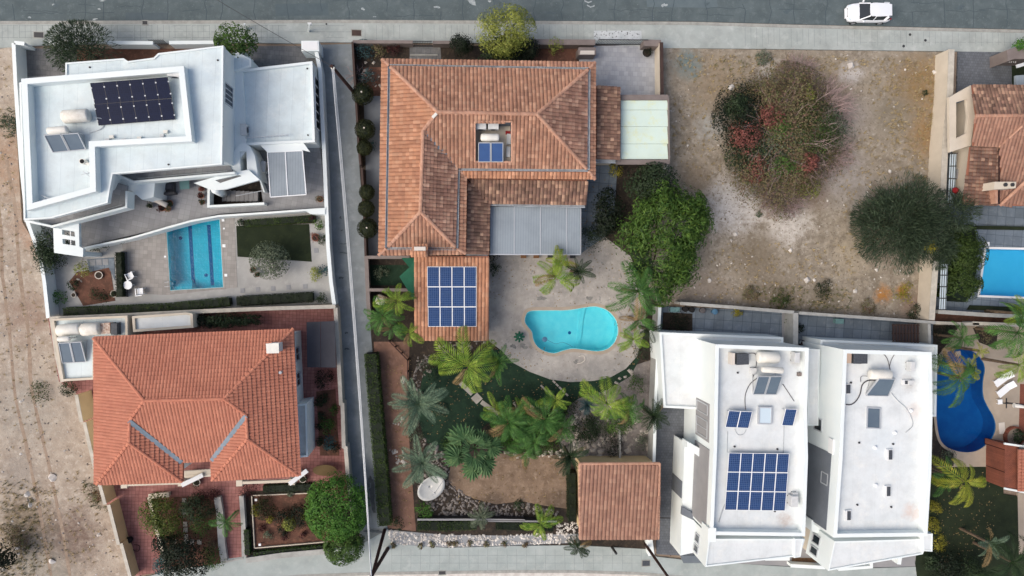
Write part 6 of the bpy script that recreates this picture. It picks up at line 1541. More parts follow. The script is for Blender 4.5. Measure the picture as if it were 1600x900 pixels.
# annex with solar panels
an = empty('tiled_annex', P(706, 466, 0), 'orange tiled annex roof carrying blue solar panels', 'annex')
ap = q3([(647, 400, 3.9), (764, 400, 3.9), (764, 532, 3.0), (648.5, 531, 3.0)])
mb = MB(); mb.add([p-Vector((0, 0, .04)) for p in ap], [(0, 1, 2, 3)]); mb.build('roof', M['underlay'], an)
tiles('roof_tiles', an, ap, M['tile_orange'], .30, .42, .075, .02)
MB().prism(inset(ap, .3), -.03, 2.9).build('wall', M['cream'], an)
solar_array([(667, 416.5), (744.5, 416.5), (744.5, 510.5), (669, 510.5)], 3.3, 3.98, 4, 3, 'blue solar panel array of twelve modules on the orange annex roof', 'pv', gap=.035, fm='plastic')
# brown annex and green carport on the right
ba = empty('brown_tiled_annex', P(948, 190, 0), 'dark brown tiled lean-to roof between villa and green carport', 'annex')
bp = q3([(930, 134, 4.2), (968.5, 137, 3.8), (967.5, 250, 3.8), (930, 248, 4.2)])
mb = MB(); mb.add([p-Vector((0, 0, .04)) for p in bp], [(0, 1, 2, 3)]); mb.build('roof', M['underlay'], ba); tiles('roof_tiles', ba, bp, M['tile_brown'], .31, .3, .08, .02)
MB().prism(inset(bp, .1), 0, 3.7).build('wall', M['cream'], ba); gutter(ba, [P(930, 252, 3.7), P(962, 252.5, 3.7)], .25)
cpg = empty('carport', P(1006, 200, 0), 'pale green sheet carport roof with taupe frame', 'carport')
ysx = [157, 172, 198, 225, 249]
for a, b in zip(ysx[:-1], ysx[1:]): MB().prism(PP([(970, a), (1042.5, a), (1044, b-.4), (970, b-.4)], 3.0), 2.95, 3.0).build('roof_sheet', M['carport'], cpg)
fr = MB()
for a, b, w in (((969, 152.5), (1043.5, 152.5), .45), ((962, 253.5), (1045, 253.5), .42), ((1044, 151), (1045.5, 255), .1), ((969, 152), (968.5, 254), .1)): fr.bar(P(*a, 3.05), P(*b, 3.05), w, .22)
fr.build('frame', M['frame'], cpg)
for q in ((971, 155), (1041, 155), (971, 251), (1042, 251)): MB().obox(P(*q, 2.9), (1, 0), .2, .2, .1, 2.94).build('post', M['frame'], cpg)
wall('side_wall', [(1044, 255), (1040, 260), (1028, 300)], 1.6, M['cream'], 'short wall below the green carport', thick=.2)
# tiled shed
sd_ = empty('tiled_shed', P(967, 785, 0), 'square shed with a brown ribbed tile roof by the bottom pavement', 'shed')
sp = q3([(905.5, 724.5, 3.6), (1030.5, 724, 3.6), (1028.5, 842.5, 2.9), (906, 841, 2.9)])
mb = MB(); mb.add([p-Vector((0, 0, .04)) for p in sp], [(0, 1, 2, 3)]); mb.build('roof', M['underlay'], sd_); tiles('roof_tiles', sd_, sp, M['tile_shed'], .335, .4, .085, .02)
ridge(sd_, sp[0], sp[1], M['ridge_villa'], .26, .09); ridge(sd_, sp[0], sp[3], M['ridge_villa'], .22, .07); ridge(sd_, sp[1], sp[2], M['ridge_villa'], .22, .07)
MB().prism(inset(sp, .25), 0, 2.8).build('wall', M['tan'], sd_)
wall('side_wall', [(1014.5, 842), (1018, 868)], .9, M['white'], 'short white wall at the lower right corner of the tiled shed', thick=.5)
wall('side_wall', [(1031, 480), (1027.5, 560), (1024, 640), (1022, 722)], 1.9, M['ccoping'], 'pale boundary wall between the palm garden and the white duplex', thick=.2, copm=M['white'])
wall('pond_wall', [(967.5, 655), (969, 700), (969, 722)], .9, M['ccoping'], 'thin pale divider in the rock garden above the shed', thick=.08)
wall('garden_wall', [(652, 812), (700, 812), (760, 812), (820, 813)], 1., M['darkmetal'], 'dark low wall with pale top line below the gravel bed', thick=.1, copm=M['greywall'])
wall('garden_wall', [(755, 814), (870, 815)], 1., M['darkmetal'], 'second dark low wall below the gravel bed, right length', thick=.08, copm=M['greywall'])
# satellite dish
dc = P(672, 760, 1.6); ds = empty('satellite_dish', (dc.x+.5, dc.y+.6, .1), 'large white oval satellite dish among grey stones', 'satellite dish')
ax = Vector((.50, -.42, 1.0)).normalized(); x = ax.cross(Vector((.64, .77, 0))).normalized(); y = ax.cross(x); mb = MB(); vs = []; fs = []
for k in range(6):
    r_ = 1.3*k/5+.001
    for i in range(28): a = 2*math.pi*i/28; vs.append(dc+(x*math.cos(a)+y*math.sin(a))*r_+ax*(r_*r_*.16))
for k in range(5): fs += [(k*28+i, k*28+(i+1) % 28, (k+1)*28+(i+1) % 28, (k+1)*28+i) for i in range(28)]
mb.add(vs, fs); o = mb.build('dish', M['tank'], ds, smooth=True); sm_ = o.modifiers.new('solid', 'SOLIDIFY'); sm_.thickness = .03
MB().tube([dc, Vector((dc.x+.1, dc.y+.1, .1))], .07, 8).build('mast', M['alu'], ds)
mb = MB(); f_ = dc+ax*1.0
for a in (0, 2.1, 4.2): mb.tube([dc+(x*math.cos(a)+y*math.sin(a))*1.2+ax*.2, f_], .018, 4)
mb.build('feed_arm', M['alu'], ds); MB().tube([f_-ax*.08, f_+ax*.1], .08, 8).build('receiver', M['ac'], ds)

# --- villa plants
for i, (x, y, r, l) in enumerate([(565, 144, 17, 'large round topiary ball at the top of the lane fence'), (569, 200, 16, 'round topiary ball second from the top of the lane fence'), (568, 229, 12, 'small round topiary ball between the upper and lower pairs'), (572, 299, 12, 'small round topiary ball above the two lowest'), (571, 325, 13, 'round topiary ball second from the bottom of the lane fence'), (573, 356, 16, 'lowest round topiary ball on the lane fence')]):
    c = P(x, y, 2.2); t_ = empty('topiary_ball', (c.x, c.y, .1), l, 'topiary', 'clipped topiary balls along the lane'); rw = r*.0575*.96
    rs = np.random.RandomState(i); d = rs.normal(size=(1800, 3)); d /= np.linalg.norm(d, axis=1, keepdims=True); p_ = d*rw*rs.uniform(.9, 1.03, (1800, 1)); p_[:, 2] *= .8
    hole = (p_[:, 0]**2+p_[:, 1]**2) < (.12*rw)**2; p_ = p_[~hole]; d = d[~hole]
    V, F = leaf_arrays(p_+np.array([c.x, c.y, 1.6]), d+rs.normal(size=d.shape)*.35, .11, .7, rs); link('crown', npmesh('crown', V, F), M['leaf_topiary'], t_)
    MB().lathe((c.x, c.y), [(.01, 1.6-rw*.7), (rw*.6, 1.6-rw*.5), (rw*.82, 1.6), (rw*.6, 1.6+rw*.5), (.01, 1.6+rw*.62)], 12).build('branches', M['leaf_cypress'], t_)
    MB().tube([(c.x, c.y, .05), (c.x, c.y, 1.3)], .06, 6).build('trunk', M['bark'], t_); MB().disc((c.x, c.y), .07, 1.6+rw*.6, 1.6+rw*.85, 8).build('lamp', M['potw'], t_) if i in (0, 1, 5) else None
shrub(568, 80, 16, 1.2, 'blue green shrub in the top left corner of the villa plot', 'leaf_blue', 500, 101); shrub(592, 80, 12, 1.1, 'reddish shrub in the top left villa bed', 'leaf_mix', 400, 102); shrub(617, 80, 12, 1., 'dark red shrub beside the villa entrance path', 'leaf_maroon', 380, 103)
stones('bed_pebbles', [[(568, 96), (598, 96), (598, 145), (575, 145)]], M['stone'], 3, .15, .4, 16, label='pale stones in the red bed by the villa corner', cat='pebbles')
twigs(556, 118, 20, 1.6, 'pale bare branched succulent leaning over the lane fence', n=26, seed=3, m='twig', th=.04)
shrub(575, 120, 14, 1.1, 'blue green spiky shrub in the villa side bed', 'leaf_blue', 400, 104); shrub(580, 229, 9, .8, 'teal shrub beside the small topiary ball', 'leaf_blue', 220, 105)
tree(721, 70, 17, 2.8, 'round dark green clipped bush right of the villa gate', leaf='leaf_cypress', n=2600, size=.13, seed=106, clumps=50)
tree(789, 50, 44, 5.4, 'airy yellow green tree overhanging the top pavement', leaf='leaf_yellow', n=5200, size=.3, aspect=.2, seed=107, clumps=36, spread=.17, ratio=.85)
tree(775, 84, 26, 2.6, 'dark foliage under the yellow green tree, left', leaf='leaf_dark', n=1600, seed=108); tree(808, 88, 22, 2.4, 'dark foliage under the yellow green tree, middle', leaf='leaf_cypress', n=1300, seed=109); tree(829, 76, 15, 2.6, 'round dark bush right of the yellow green tree', leaf='leaf_cypress', n=1500, size=.14, seed=110)
shrub(868, 72, 13, 1.6, 'small yellow green shrub by the taupe wall', 'leaf_yellow', 380, 111)
pot(1011, 82, .38, 'black round planter in the top right corner of the driveway', 'leaf_cypress', 'rubber', seed=112, lr=1.)
tree(1037, 376, 77, 6.5, 'big dense green tree with pointed leaf tufts beside the vacant lot', leaf='leaf_big', n=15000, size=.42, aspect=.26, seed=113, clumps=190, spread=.085, ratio=1.22, zr=2.8)
tree(1020, 288, 42, 4.6, 'darker green tree behind the big tree, under the carport edge', leaf='leaf_dark', n=5000, size=.2, seed=114, clumps=60, ratio=.75)
shrub(962, 265, 13, 1.6, 'yellow green shrub below the brown annex gutter', 'leaf_gold', 350, 115)
tree(950, 330, 26, 2.6, 'dark shrub in the shaded side garden, upper', leaf='leaf_cypress', n=1600, seed=116, ratio=1.3); tree(945, 355, 20, 2., 'dark shrub in the shaded side garden, lower', leaf='leaf_cypress', n=1100, seed=117); shrub(925, 374, 22, 1.5, 'green shrub beside the patio roof corner', 'leaf_dark', 900, 118)
palm(868, 432, 48, 4.2, 'lime green palm arching over the terrace above the pool', 'droop', 'frond_lime', 11, 120)
palm(903, 424, 30, 3.6, 'dark palm behind the lime palm above the pool', 'date', 'frond_dark', 22, 121)
palm(876, 408, 30, 3.4, 'second lime palm at the patio roof edge', 'arc', 'frond_yellow', 10, 122)
palm(997, 455, 56, 5.6, 'large green palm between pool and vacant lot', 'droop', 'frond_green', 16, 123)
palm(1010, 418, 36, 5.0, 'dark green palm under the big tree', 'arc', 'frond_dark', 12, 124)
palm(998, 500, 34, 3.6, 'green palm against the duplex wall right of the pool', 'arc', 'frond_green', 12, 125); palm(990, 530, 32, 3.2, 'lime palm right of the pool, lower', 'arc', 'frond_lime', 11, 126); palm(1015, 515, 26, 3.0, 'dark palm squeezed against the duplex wall', 'arc', 'frond_dark', 10, 127)
shrub(770, 398, 12, 1.3, 'dark shrub between annex and patio roof', 'leaf_cypress', 400, 128); shrub(772, 420, 11, 1., 'dark shrub at the right side of the annex roof', 'leaf_dark', 300, 128)
palm(622, 470, 38, 4.4, 'bright lime palm over the side yard wall', 'droop', 'frond_lime', 13, 129); palm(600, 494, 34, 3.8, 'green palm leaning over the lane corner', 'arc', 'frond_green', 12, 130); palm(612, 512, 30, 3.2, 'yellow green palm above the clay path', 'arc', 'frond_green', 10, 131); palm(640, 520, 28, 3., 'lime palm left of the annex corner', 'arc', 'frond_lime', 10, 132)
shrub(596, 427, 12, .9, 'small shrub on the side yard lawn', 'leaf_olive', 300, 133)
palm(732, 572, 60, 5., 'big lime green palm over the lawn', 'droop', 'frond_lime', 14, 134); palm(778, 565, 38, 3.6, 'green palm at the terrace edge beside the lawn', 'date', 'frond_green', 14, 135)
shrub(700, 560, 24, 1.8, 'green shrub below the annex corner', 'leaf_mid', 1100, 136); shrub(675, 572, 20, 1.5, 'dark shrub below the annex, left', 'leaf_dark', 800, 137); shrub(772, 582, 8, .8, 'round bright shrub beside the lawn palm', 'leaf_bright', 300, 138)
palm(654, 630, 56, 4.4, 'large grey green date palm at the left of the lawn', 'date', 'frond_grey', 26, 139, tr=.25); palm(660, 722, 50, 4.2, 'large grey green date palm above the satellite dish', 'date', 'frond_grey', 24, 140, tr=.25)
palm(742, 700, 56, 3.8, 'fan palm with rounded leaves above the bare earth', 'fan', 'frond_fan', 20, 141, tr=.2)
palm(795, 660, 50, 4., 'dense green palm in the middle of the garden', 'arc', 'frond_green', 16, 142); palm(835, 690, 42, 3.6, 'bright green palm above the bare earth', 'arc', 'frond_green', 14, 143); palm(852, 655, 48, 4.2, 'bright green palm right of the dense one', 'droop', 'frond_green', 15, 144); palm(812, 640, 30, 3.4, 'lime palm behind the lawn', 'arc', 'frond_lime', 10, 145); palm(869, 624, 34, 3.8, 'upright lime palm right of the lawn stones', 'arc', 'frond_lime', 10, 146)
palm(950, 632, 50, 4.4, 'lime palm over the rock garden', 'droop', 'frond_lime', 14, 147); palm(982, 640, 38, 4., 'green palm right of the rock garden', 'droop', 'frond_green', 12, 148)
palm(918, 632, 19, 1.3, 'round blue green agave beside the lime palm', 'date', 'leaf_blue', 34, 149, tr=.08)
palm(1021, 650, 32, 3.0, 'dark plumeria like tree by the duplex driveway', 'date', 'frond_dark', 34, 150); palm(890, 712, 32, 3.0, 'dark spreading plant left of the tiled shed', 'date', 'frond_dark', 36, 151)
shrub(938, 660, 22, 1.2, 'dark shrub among the rocks, upper', 'leaf_dark', 700, 152); shrub(955, 690, 22, 1.2, 'dark shrub among the rocks, lower', 'leaf_cypress', 700, 153); shrub(1000, 690, 14, 1., 'olive shrub among the rocks by the wall', 'leaf_olive', 350, 154); shrub(878, 660, 22, 1.4, 'green shrub filling the gap between the palms', 'leaf_mid', 700, 155); shrub(895, 636, 16, 1.2, 'dark shrub beside the agave', 'leaf_dark', 500, 156)
palm(822, 705, 34, 3., 'bright green palm low in the dense group, above the bare earth', 'arc', 'frond_green', 13, 180); palm(775, 640, 30, 3.2, 'lime tipped palm at the lawn side of the dense group', 'arc', 'frond_lime', 11, 181); palm(880, 668, 34, 3.4, 'green palm between the dense group and the rock garden', 'droop', 'frond_green', 13, 182)
tree(800, 668, 34, 2.4, 'thick green undergrowth under the dense palm group, left', cat='shrub', name='shrub', leaf='leaf_bright', n=3200, size=.22, aspect=.3, seed=183, clumps=44); tree(848, 672, 36, 2.4, 'thick green undergrowth under the dense palm group, right', cat='shrub', name='shrub', leaf='leaf_mid', n=3200, size=.22, aspect=.3, seed=184, clumps=44)
tree(970, 655, 26, 1.8, 'tangled green shrub by the divider in the rock garden', cat='shrub', name='shrub', leaf='leaf_mid', n=1600, size=.2, aspect=.35, seed=185, clumps=26); tree(915, 672, 22, 1.4, 'low green cover below the agave', cat='shrub', name='shrub', leaf='leaf_dark', n=1200, size=.18, seed=186)
shrub(650, 672, 16, .8, 'grey green shrub between the two grey palms', 'leaf_olive', 500, 187); shrub(690, 640, 10, .6, 'small grey shrub at the lawn edge by the upper grey palm', 'leaf_olive', 260, 188); shrub(705, 690, 16, 1., 'green shrub left of the fan palm', 'leaf_mid', 600, 189)
shrub(1003, 545, 16, 1.2, 'dark shrub at the wall right of the pool terrace', 'leaf_dark', 500, 190); shrub(995, 600, 16, 1.2, 'green shrub at the end of the curved stone edge', 'leaf_mid', 500, 191)
shrub(820, 670, 26, 1.4, 'green undergrowth between the garden palms', 'leaf_mid', 1100, 157); shrub(775, 680, 20, 1.4, 'dark undergrowth beside the fan palm', 'leaf_dark', 700, 158)
hedge([(579, 553), (586, 640), (595, 740), (601, 822)], 1.15, 1.6, 'long clipped hedge between lane and clay path', 'leaf_hedge', dens=130, size=.12, seed=160)
hedge([(894, 740), (895, 815)], .75, 1.4, 'dark hedge against the left side of the tiled shed', 'leaf_hedged', dens=130, seed=161)
hedge([(652, 822), (700, 823), (745, 821)], .9, .8, 'low hedge under the dark garden wall, left length', 'leaf_hedge', seed=162); hedge([(775, 822), (865, 825)], .8, .8, 'low hedge under the dark garden wall, right length', 'leaf_hedged', seed=163)
palm(845, 818, 36, 2.6, 'lime palm left of the tiled shed by the pebbles', 'arc', 'frond_lime', 12, 164); palm(903, 856, 24, 1.8, 'spiky dark green palm over the bottom pavement', 'arc', 'frond_dark', 18, 165, tr=.1)
shrub(663, 796, 14, 1.2, 'bright green shrub below the satellite dish', 'leaf_bright', 500, 166); palm(753, 808, 24, 1.8, 'pale olive grass clump at the dark wall', 'arc', 'leaf_olive', 16, 167, tr=.06); shrub(812, 790, 10, .7, 'dark shrub on the gravel edge', 'leaf_dark', 260, 168); shrub(622, 818, 10, .7, 'dark shrub at the foot of the long hedge', 'leaf_dark', 260, 169)
for i, (x, y) in enumerate([(614, 852), (657, 853), (675, 851), (702, 850), (712, 849), (734, 849), (760, 850), (788, 850), (820, 851)]):
    shrub(x, y, 5, .45, 'small dark tuft below the white pebbles, %s' % ['nearest the hedge end', 'second from the left', 'third from the left', 'left of the close pair', 'right of the close pair', 'below the pale grass clump', 'right of the pale grass clump', 'second from the right', 'farthest right'][i], 'leaf_mix', 130, 170+i, group='tufts along the pebbles')
# ================================================================ PLOT D: white duplex
sheet('yard', [(1031, 478), (1240, 488), (1242, 560), (1030, 560)], .1, M['yardblue']); sheet('yard', [(1244, 488), (1458, 502), (1462, 560), (1243, 560)], .106, M['yardblue'])
sheet('driveway', [(1024, 620), (1110, 620), (1100, 870), (1026, 866)], .11, M['drivedark'])
sheet('yard', [(1100, 700), (1480, 700), (1480, 884), (1300, 888), (1100, 878)], .1, M['greywall'])
MB().bar(P(1026, 809, .118), P(1069, 810, .118), .1, .02).build('gate_track', M['darkmetal'], None, kind='structure')
sheet('flower_bed', [(1238, 872), (1270, 872), (1288, 886), (1236, 883)], .14, mat('bark_mulch', (112, 84, 60), (84, 64, 48), scale=4, bump=1))
wall('boundary_wall', [(1063, 474), (1150, 480.5), (1241, 488)], 1.8, M['ccoping'], 'pale wall between the vacant lot and the first duplex yard', thick=.22, copm=M['ccoping'])
wall('boundary_wall', [(1249, 489), (1350, 496), (1448, 503), (1462, 504)], 1.8, M['ccoping'], 'pale wall between the vacant lot and the second duplex yard', thick=.2, copm=M['ccoping'])
wall('divider_wall', [(1243.5, 489), (1243, 542)], 1.85, M['ccoping'], 'pale double wall dividing the two duplex yards', thick=.4, copm=M['ccoping'])
wall('boundary_wall', [(1452, 505), (1453, 540)], 1.8, M['ccoping'], 'pale wall at the right end of the second duplex yard', thick=.2, copm=M['ccoping'])
sheet('yard_bed', [(1036, 488), (1082, 490), (1082, 522), (1034, 522)], .125, M['darksoil']); sheet('yard_bed', [(1222, 489), (1239, 490), (1239, 545), (1222, 545)], .125, M['greywall'])
shrub(1060, 508, 22, .9, 'dark planting in the corner of the first duplex yard', 'leaf_cypress', 800, 201); shrub(1151, 487, 9, 1., 'yellow green shrub at the wall of the first duplex yard', 'leaf_gold', 280, 202); shrub(1233, 503, 7, 1., 'small green shrub at the divider wall', 'leaf_mid', 200, 203); shrub(1233, 520, 5, .7, 'small dark shrub below the green one at the divider', 'leaf_dark', 120, 204); shrub(1249, 513, 8, .9, 'tall dark shrub right of the divider wall', 'leaf_cypress', 260, 205)
for i, (x, y, m, l) in enumerate([(1051, 484, 'greenglass', 'left pale green storage box in the duplex yard'), (1058.5, 484, 'greenglass', 'right pale green storage box in the duplex yard'), (1312, 502, 'greenglass', 'pale green table in the second duplex yard')]):
    r_ = empty('storage_box', P(x, y, .12), l, 'box'); MB().obox(P(x, y, .6), (1, -.06), .38 if i < 2 else .75, .42, .12, .55).build('body', M[m], r_); MB().obox(P(x, y, .6), (1, -.06), .42 if i < 2 else .8, .46, .55, .6).build('lid', M[m], r_)
for i, (x, y, m, l) in enumerate([(1071, 483, 'rubber', 'dark round bin left of the blue box'), (1081, 484, 'rubber', 'second dark round bin left of the blue box'), (1098, 485, 'cushion', 'long dark object by the yard wall'), (1117, 487, 'blueitem', 'blue plastic barrel by the yard wall')]):
    r_ = empty('bin', P(x, y, .12), l, 'bin'); c = P(x, y, .6); MB().lathe(c, [(.01, .12), (.2, .12), (.26, .6), (.27, .66), (.2, .7), (.01, .72)], 12).build('body', M[m], r_)
cl = empty('clothes_pile', P(1265, 537, .1), 'patterned laundry heap beside the second duplex', 'laundry'); 
V, F = cloud((P(1264, 537, .5).x, P(1264, 537, .5).y, .5), (.45, .4, .4), 200, .35, seed=9, clumps=10); link('cloth', npmesh('cloth', V, F), M['cloth'], cl)
V, F = cloud((P(1254, 538, .4).x, P(1254, 538, .4).y, .4), (.3, .3, .3), 120, .25, seed=9, clumps=8); link('cloth', npmesh('cloth', V, F), M['leaf_maroon'], cl)
pgo = empty('dark_pergola', P(1415, 523, .1), 'dark lattice pergola in the second duplex yard', 'pergola')
for k in range(9):
    MB().bar(P(1396+k*4.8, 506, 2.1), P(1396+k*4.8, 536, 2.1), .12, .1).build('slat', M['brownmetal'], pgo)
for y in (508, 521, 534): MB().bar(P(1394, y, 2.0), P(1436, y, 2.0), .12, .12).build('beam', M['brownmetal'], pgo)
for q in ((1396, 508), (1434, 508), (1396, 534), (1434, 534)): MB().bar(P(*q, .1), P(*q, 2.), .12).build('post', M['brownmetal'], pgo)
MB().prism(PP([(1398, 508), (1434, 508), (1434, 534), (1398, 534)], .5), .1, .5).build('bench', M['cushion'], pgo)

def duplex(label, main, low, front, steps):
    h = empty('white_duplex_house', P(*main[0], 0), label, 'house')
    for l in low: flat_block(h, l[0], l[1], l[2], .18, z0=l[3], rm='roofwhite2')
    return h
d1 = empty('white_duplex_house', P(1180, 700, 0), 'white flat roofed duplex half with fifteen blue panels, left one', 'house')
flat_block(d1, [(1030.5, 519), (1224, 527), (1224, 545), (1120, 560), (1100, 640), (1037, 637)], 3.3, .22, .2, z0=-.05, rm='roofwhite2')
flat_block(d1, [(1118, 538), (1264, 543.5), (1261, 640), (1262.5, 716), (1258, 838), (1109, 836), (1115, 700)], 7.4, .75, .3, z0=0, rm='roofwhite2')
flat_block(d1, [(1108, 838), (1112, 842), (1258, 842), (1250, 869), (1102, 886)], 6.75, .12, .12, z0=3.0, rm='roofwhite2')
MB().prism(PP([(1121, 850), (1250, 846), (1244, 861), (1116, 873)], 3.1), -.05, 3.1).build('wall', M['white'], d1)
for q in ([(1242, 842), (1256, 842), (1251, 870), (1241, 872)], ): flat_block(d1, q, 6.9, .05, .1, z0=6.1, rm='roofwhite2')
MB().prism(PP([(1107, 825), (1119, 825), (1118.5, 847), (1106, 847)], 7.43), 5.9, 7.43).build('parapet_block', M['white'], d1)
d1w = PP([(1118, 538), (1115, 700), (1109, 836)], 7.4)
def panel_on(root, A, B, t0, t1, z0, z1, out, m, d=.05, name='cladding'):
    A = Vector((A[0], A[1], 0)); B = Vector((B[0], B[1], 0)); n = Vector((out[0], out[1], 0)).normalized(); a, b = A.lerp(B, t0), A.lerp(B, t1)
    return MB().prism([a+n*.002, b+n*.002, b+n*d, a+n*d], z0, z1).build(name, M[m], root)
wo = (-1, .03)
panel_on(d1, d1w[1], d1w[2], .05, .97, 3.2, 6.6, wo, 'greywall', .06)
panel_on(d1, d1w[0], d1w[1], .60, .98, 3.2, 6.4, wo, 'greywall', .03)
window(d1, d1w[0], d1w[1], .62, .72, 3.5, 6.0, wo, mull=0); window(d1, d1w[0], d1w[1], .78, .95, 3.5, 6.0, wo, mull=1)
# projecting lower wing on the driveway side
wing = PP([(1083, 640), (1122, 642), (1118, 850), (1075, 842)], 3.2)
MB().prism(PP([(1070, 692), (1108, 712), (1100, 860), (1063, 868)], 3.1), -.05, 3.1).build('wall', M['white'], d1)
panel_on(d1, P(1070, 692, 3.1), P(1063, 868, 3.1), .35, .5, .1, 2.9, (-1, 0), 'slatewall', .05)
MB().prism(PP([(1066, 792), (1090, 806), (1090, 816), (1065, 804)], 3.4), 3.1, 3.4).build('slate_band', M['slatewall'], d1)
MB().prism(PP([(1074, 690), (1114, 712), (1113, 728), (1073, 700)], 4.4), 3.1, 4.4).build('parapet', M['white'], d1)
fw = PP([(1103, 886), (1112, 838)], 6.75)
A_, B_ = P(1102, 886, 6.75), P(1107, 846, 6.75)
for t0, t1 in ((.15, .42), (.55, .85)): window(d1, A_, B_, t0, t1, 3.9, 4.9, (-1, .1), mull=0)
MB().prism(PP([(1063, 868), (1100, 868), (1104, 880), (1068, 880)], 2.6), 2.4, 2.6).build('canopy', M['awn2'], d1)
d2 = empty('white_duplex_house', P(1380, 700, 0), 'white flat roofed duplex half without a panel grid, right one', 'house')
flat_block(d2, [(1282, 530.5), (1465, 539), (1463, 651), (1440, 651), (1440, 560), (1300, 560), (1300, 600), (1282, 600)], 3.3, .22, .2, z0=-.05, rm='roofwhite2')
flat_block(d2, [(1318, 546), (1456, 550), (1457, 650), (1455, 740), (1449, 838), (1302, 840), (1311, 714)], 7.4, .75, .32, z0=0, rm='roofwhite2')
flat_block(d2, [(1304, 846), (1450, 842), (1442, 866), (1294, 892)], 6.75, .12, .12, z0=3.0, rm='roofwhite2')
flat_block(d2, [(1442, 834), (1457.5, 834), (1457, 862), (1443, 861)], 7.1, .05, .1, z0=5.8, rm='roofwhite2')
MB().prism(PP([(1315, 855), (1440, 848), (1436, 862), (1310, 878)], 3.1), -.05, 3.1).build('wall', M['white'], d2)
d2w = PP([(1318, 546), (1311, 714), (1302, 840)], 7.4)
panel_on(d2, d2w[1], d2w[2], .0, .97, .2, 6.3, wo, 'slatewall', .04)
window(d2, d2w[0], d2w[1], .72, .84, 3.3, 4.6, wo, mull=0); window(d2, d2w[1], d2w[2], .28, .42, 5.0, 6.0, wo, mull=0)
panel_on(d2, d2w[0], d2w[1], .86, 1.0, 5.9, 6.6, wo, 'whiteclean', .12, 'ledge')
flat_block(d2, [(1262, 545), (1281, 546), (1279, 665), (1262, 665)], 4.0, .06, .08, z0=-.05, rm='roofwhite2')
A_, B_ = P(1294, 892, 6.75), P(1303, 848, 6.75)
for t0, t1 in ((.15, .42), (.55, .85)): window(d2, A_, B_, t0, t1, 3.6, 4.8, (-1, .1), mull=0)
MB().prism(PP([(1268, 812), (1298, 824), (1300, 840), (1268, 830)], 4.2), 3.0, 4.2).build('parapet', M['white'], d2)
MB().prism(PP([(1268, 820), (1304, 836), (1296, 890), (1268, 866)], 3.1), -.05, 3.1).build('wall', M['cream'], d2)
wall('front_wall', [(1236, 884), (1290, 887)], .9, M['white'], 'white low wall below the brown mulch bed', thick=.25)
wall('front_wall', [(1148, 873), (1180, 870)], .9, M['ac'], 'pale low wall in front of the left duplex', thick=.4); wall('front_wall', [(1196, 872), (1234, 872)], .9, M['white'], 'white low wall left of the brown mulch bed', thick=.4)
wall('front_wall', [(1310, 890), (1362, 886), (1362, 872)], 1., M['white'], 'white low wall in front of the right duplex', thick=.2)
wall('front_wall', [(1405, 882), (1407, 868)], 1., M['white'], 'short white wall at the right end of the right duplex', thick=.3)
# roof kit, left duplex
Z1 = 6.66
ac_unit(1161, 561.5, .9, 1.0, .7, Z1, 'dark fronted air conditioner at the top of the left duplex roof', R(92), m='acdark'); MB().obox(P(1146, 561, Z1+.8), (1, -.02), .25, .95, Z1+.02, Z1+.8).build('equipment_box', M['potw'], None, label='pale narrow box left of the dark air conditioner on the left duplex', cat='box')
tk = empty('water_tank', P(1200, 558, Z1), 'white round ended tank on the left duplex roof', 'water tank'); tank(tk, P(1183, 558, Z1+.7), P(1217, 559, Z1+.7), .48, 'tank')
s = MB(); [s.obox(P(x, 559, Z1+.1), (0, 1), .8, .1, Z1, Z1+.25) for x in (1190, 1211)]; s.build('stand', M['alu'], tk)
heater([(1184, 588), (1223, 588), (1214, 616), (1176, 615.5)], Z1, 'water heater with two grey collectors on the left duplex roof', [(1190, 577, 1224, 579, Z1+1.5, .26, 'tank')], hi=1.2)
ac_unit(1246, 559, .85, .42, .75, Z1, 'white air conditioner in the top right corner of the left duplex', R(88)); ac_unit(1250, 585, .3, .3, .3, Z1, 'small brown vent box near the right edge of the left duplex', 0, m='frame')
ac_unit(1242, 784, .9, .6, .7, Z1, 'white air conditioner right of the blue panel grid', R(88)); ac_unit(1243, 773, .45, .3, .4, Z1, 'little white box above the air conditioner by the panel grid', 0)
solar_array([(1139, 707.5), (1233.5, 708.5), (1227, 798.5), (1132, 797)], Z1+.15, Z1+.5, 5, 3, 'blue solar panel grid of fifteen modules on the left duplex', 'pv', gap=.035, fm='plastic', base=Z1)
solar_array([(1138, 641.5), (1175, 643), (1170.5, 669.5), (1134, 667.5)], Z1+.2, Z1+.7, 2, 1, 'pair of small blue panels on the left duplex roof', 'pv', gap=.03, fm='plastic', base=Z1)
solar_array([(1227, 638.5), (1244.5, 639.5), (1240.5, 665.5), (1222, 665)], Z1+.2, Z1+.7, 1, 1, 'single small blue panel near the right edge of the left duplex', 'pv', gap=.03, fm='plastic', base=Z1)
def skyl(px, z, label, m='skyglass', hh=.3):
    w = PP(px, z+hh); c = sum(w, Vector())/4; r = empty('skylight', (c.x, c.y, z), label, 'skylight'); MB().ring(w, .1, z, z+hh).build('kerb', M['alu'], r); MB().prism(inset(w, .1), z+.02, z+hh-.04).build('pane', M[m], r)
skyl([(1186, 635.5), (1207, 636), (1206, 663.5), (1185, 663)], Z1, 'pale rectangular skylight between the small blue panels')
skyl([(1355, 636), (1377, 637), (1376.5, 670.5), (1354, 669.5)], Z1, 'dark rectangular skylight on the right duplex roof', 'collector', .12)
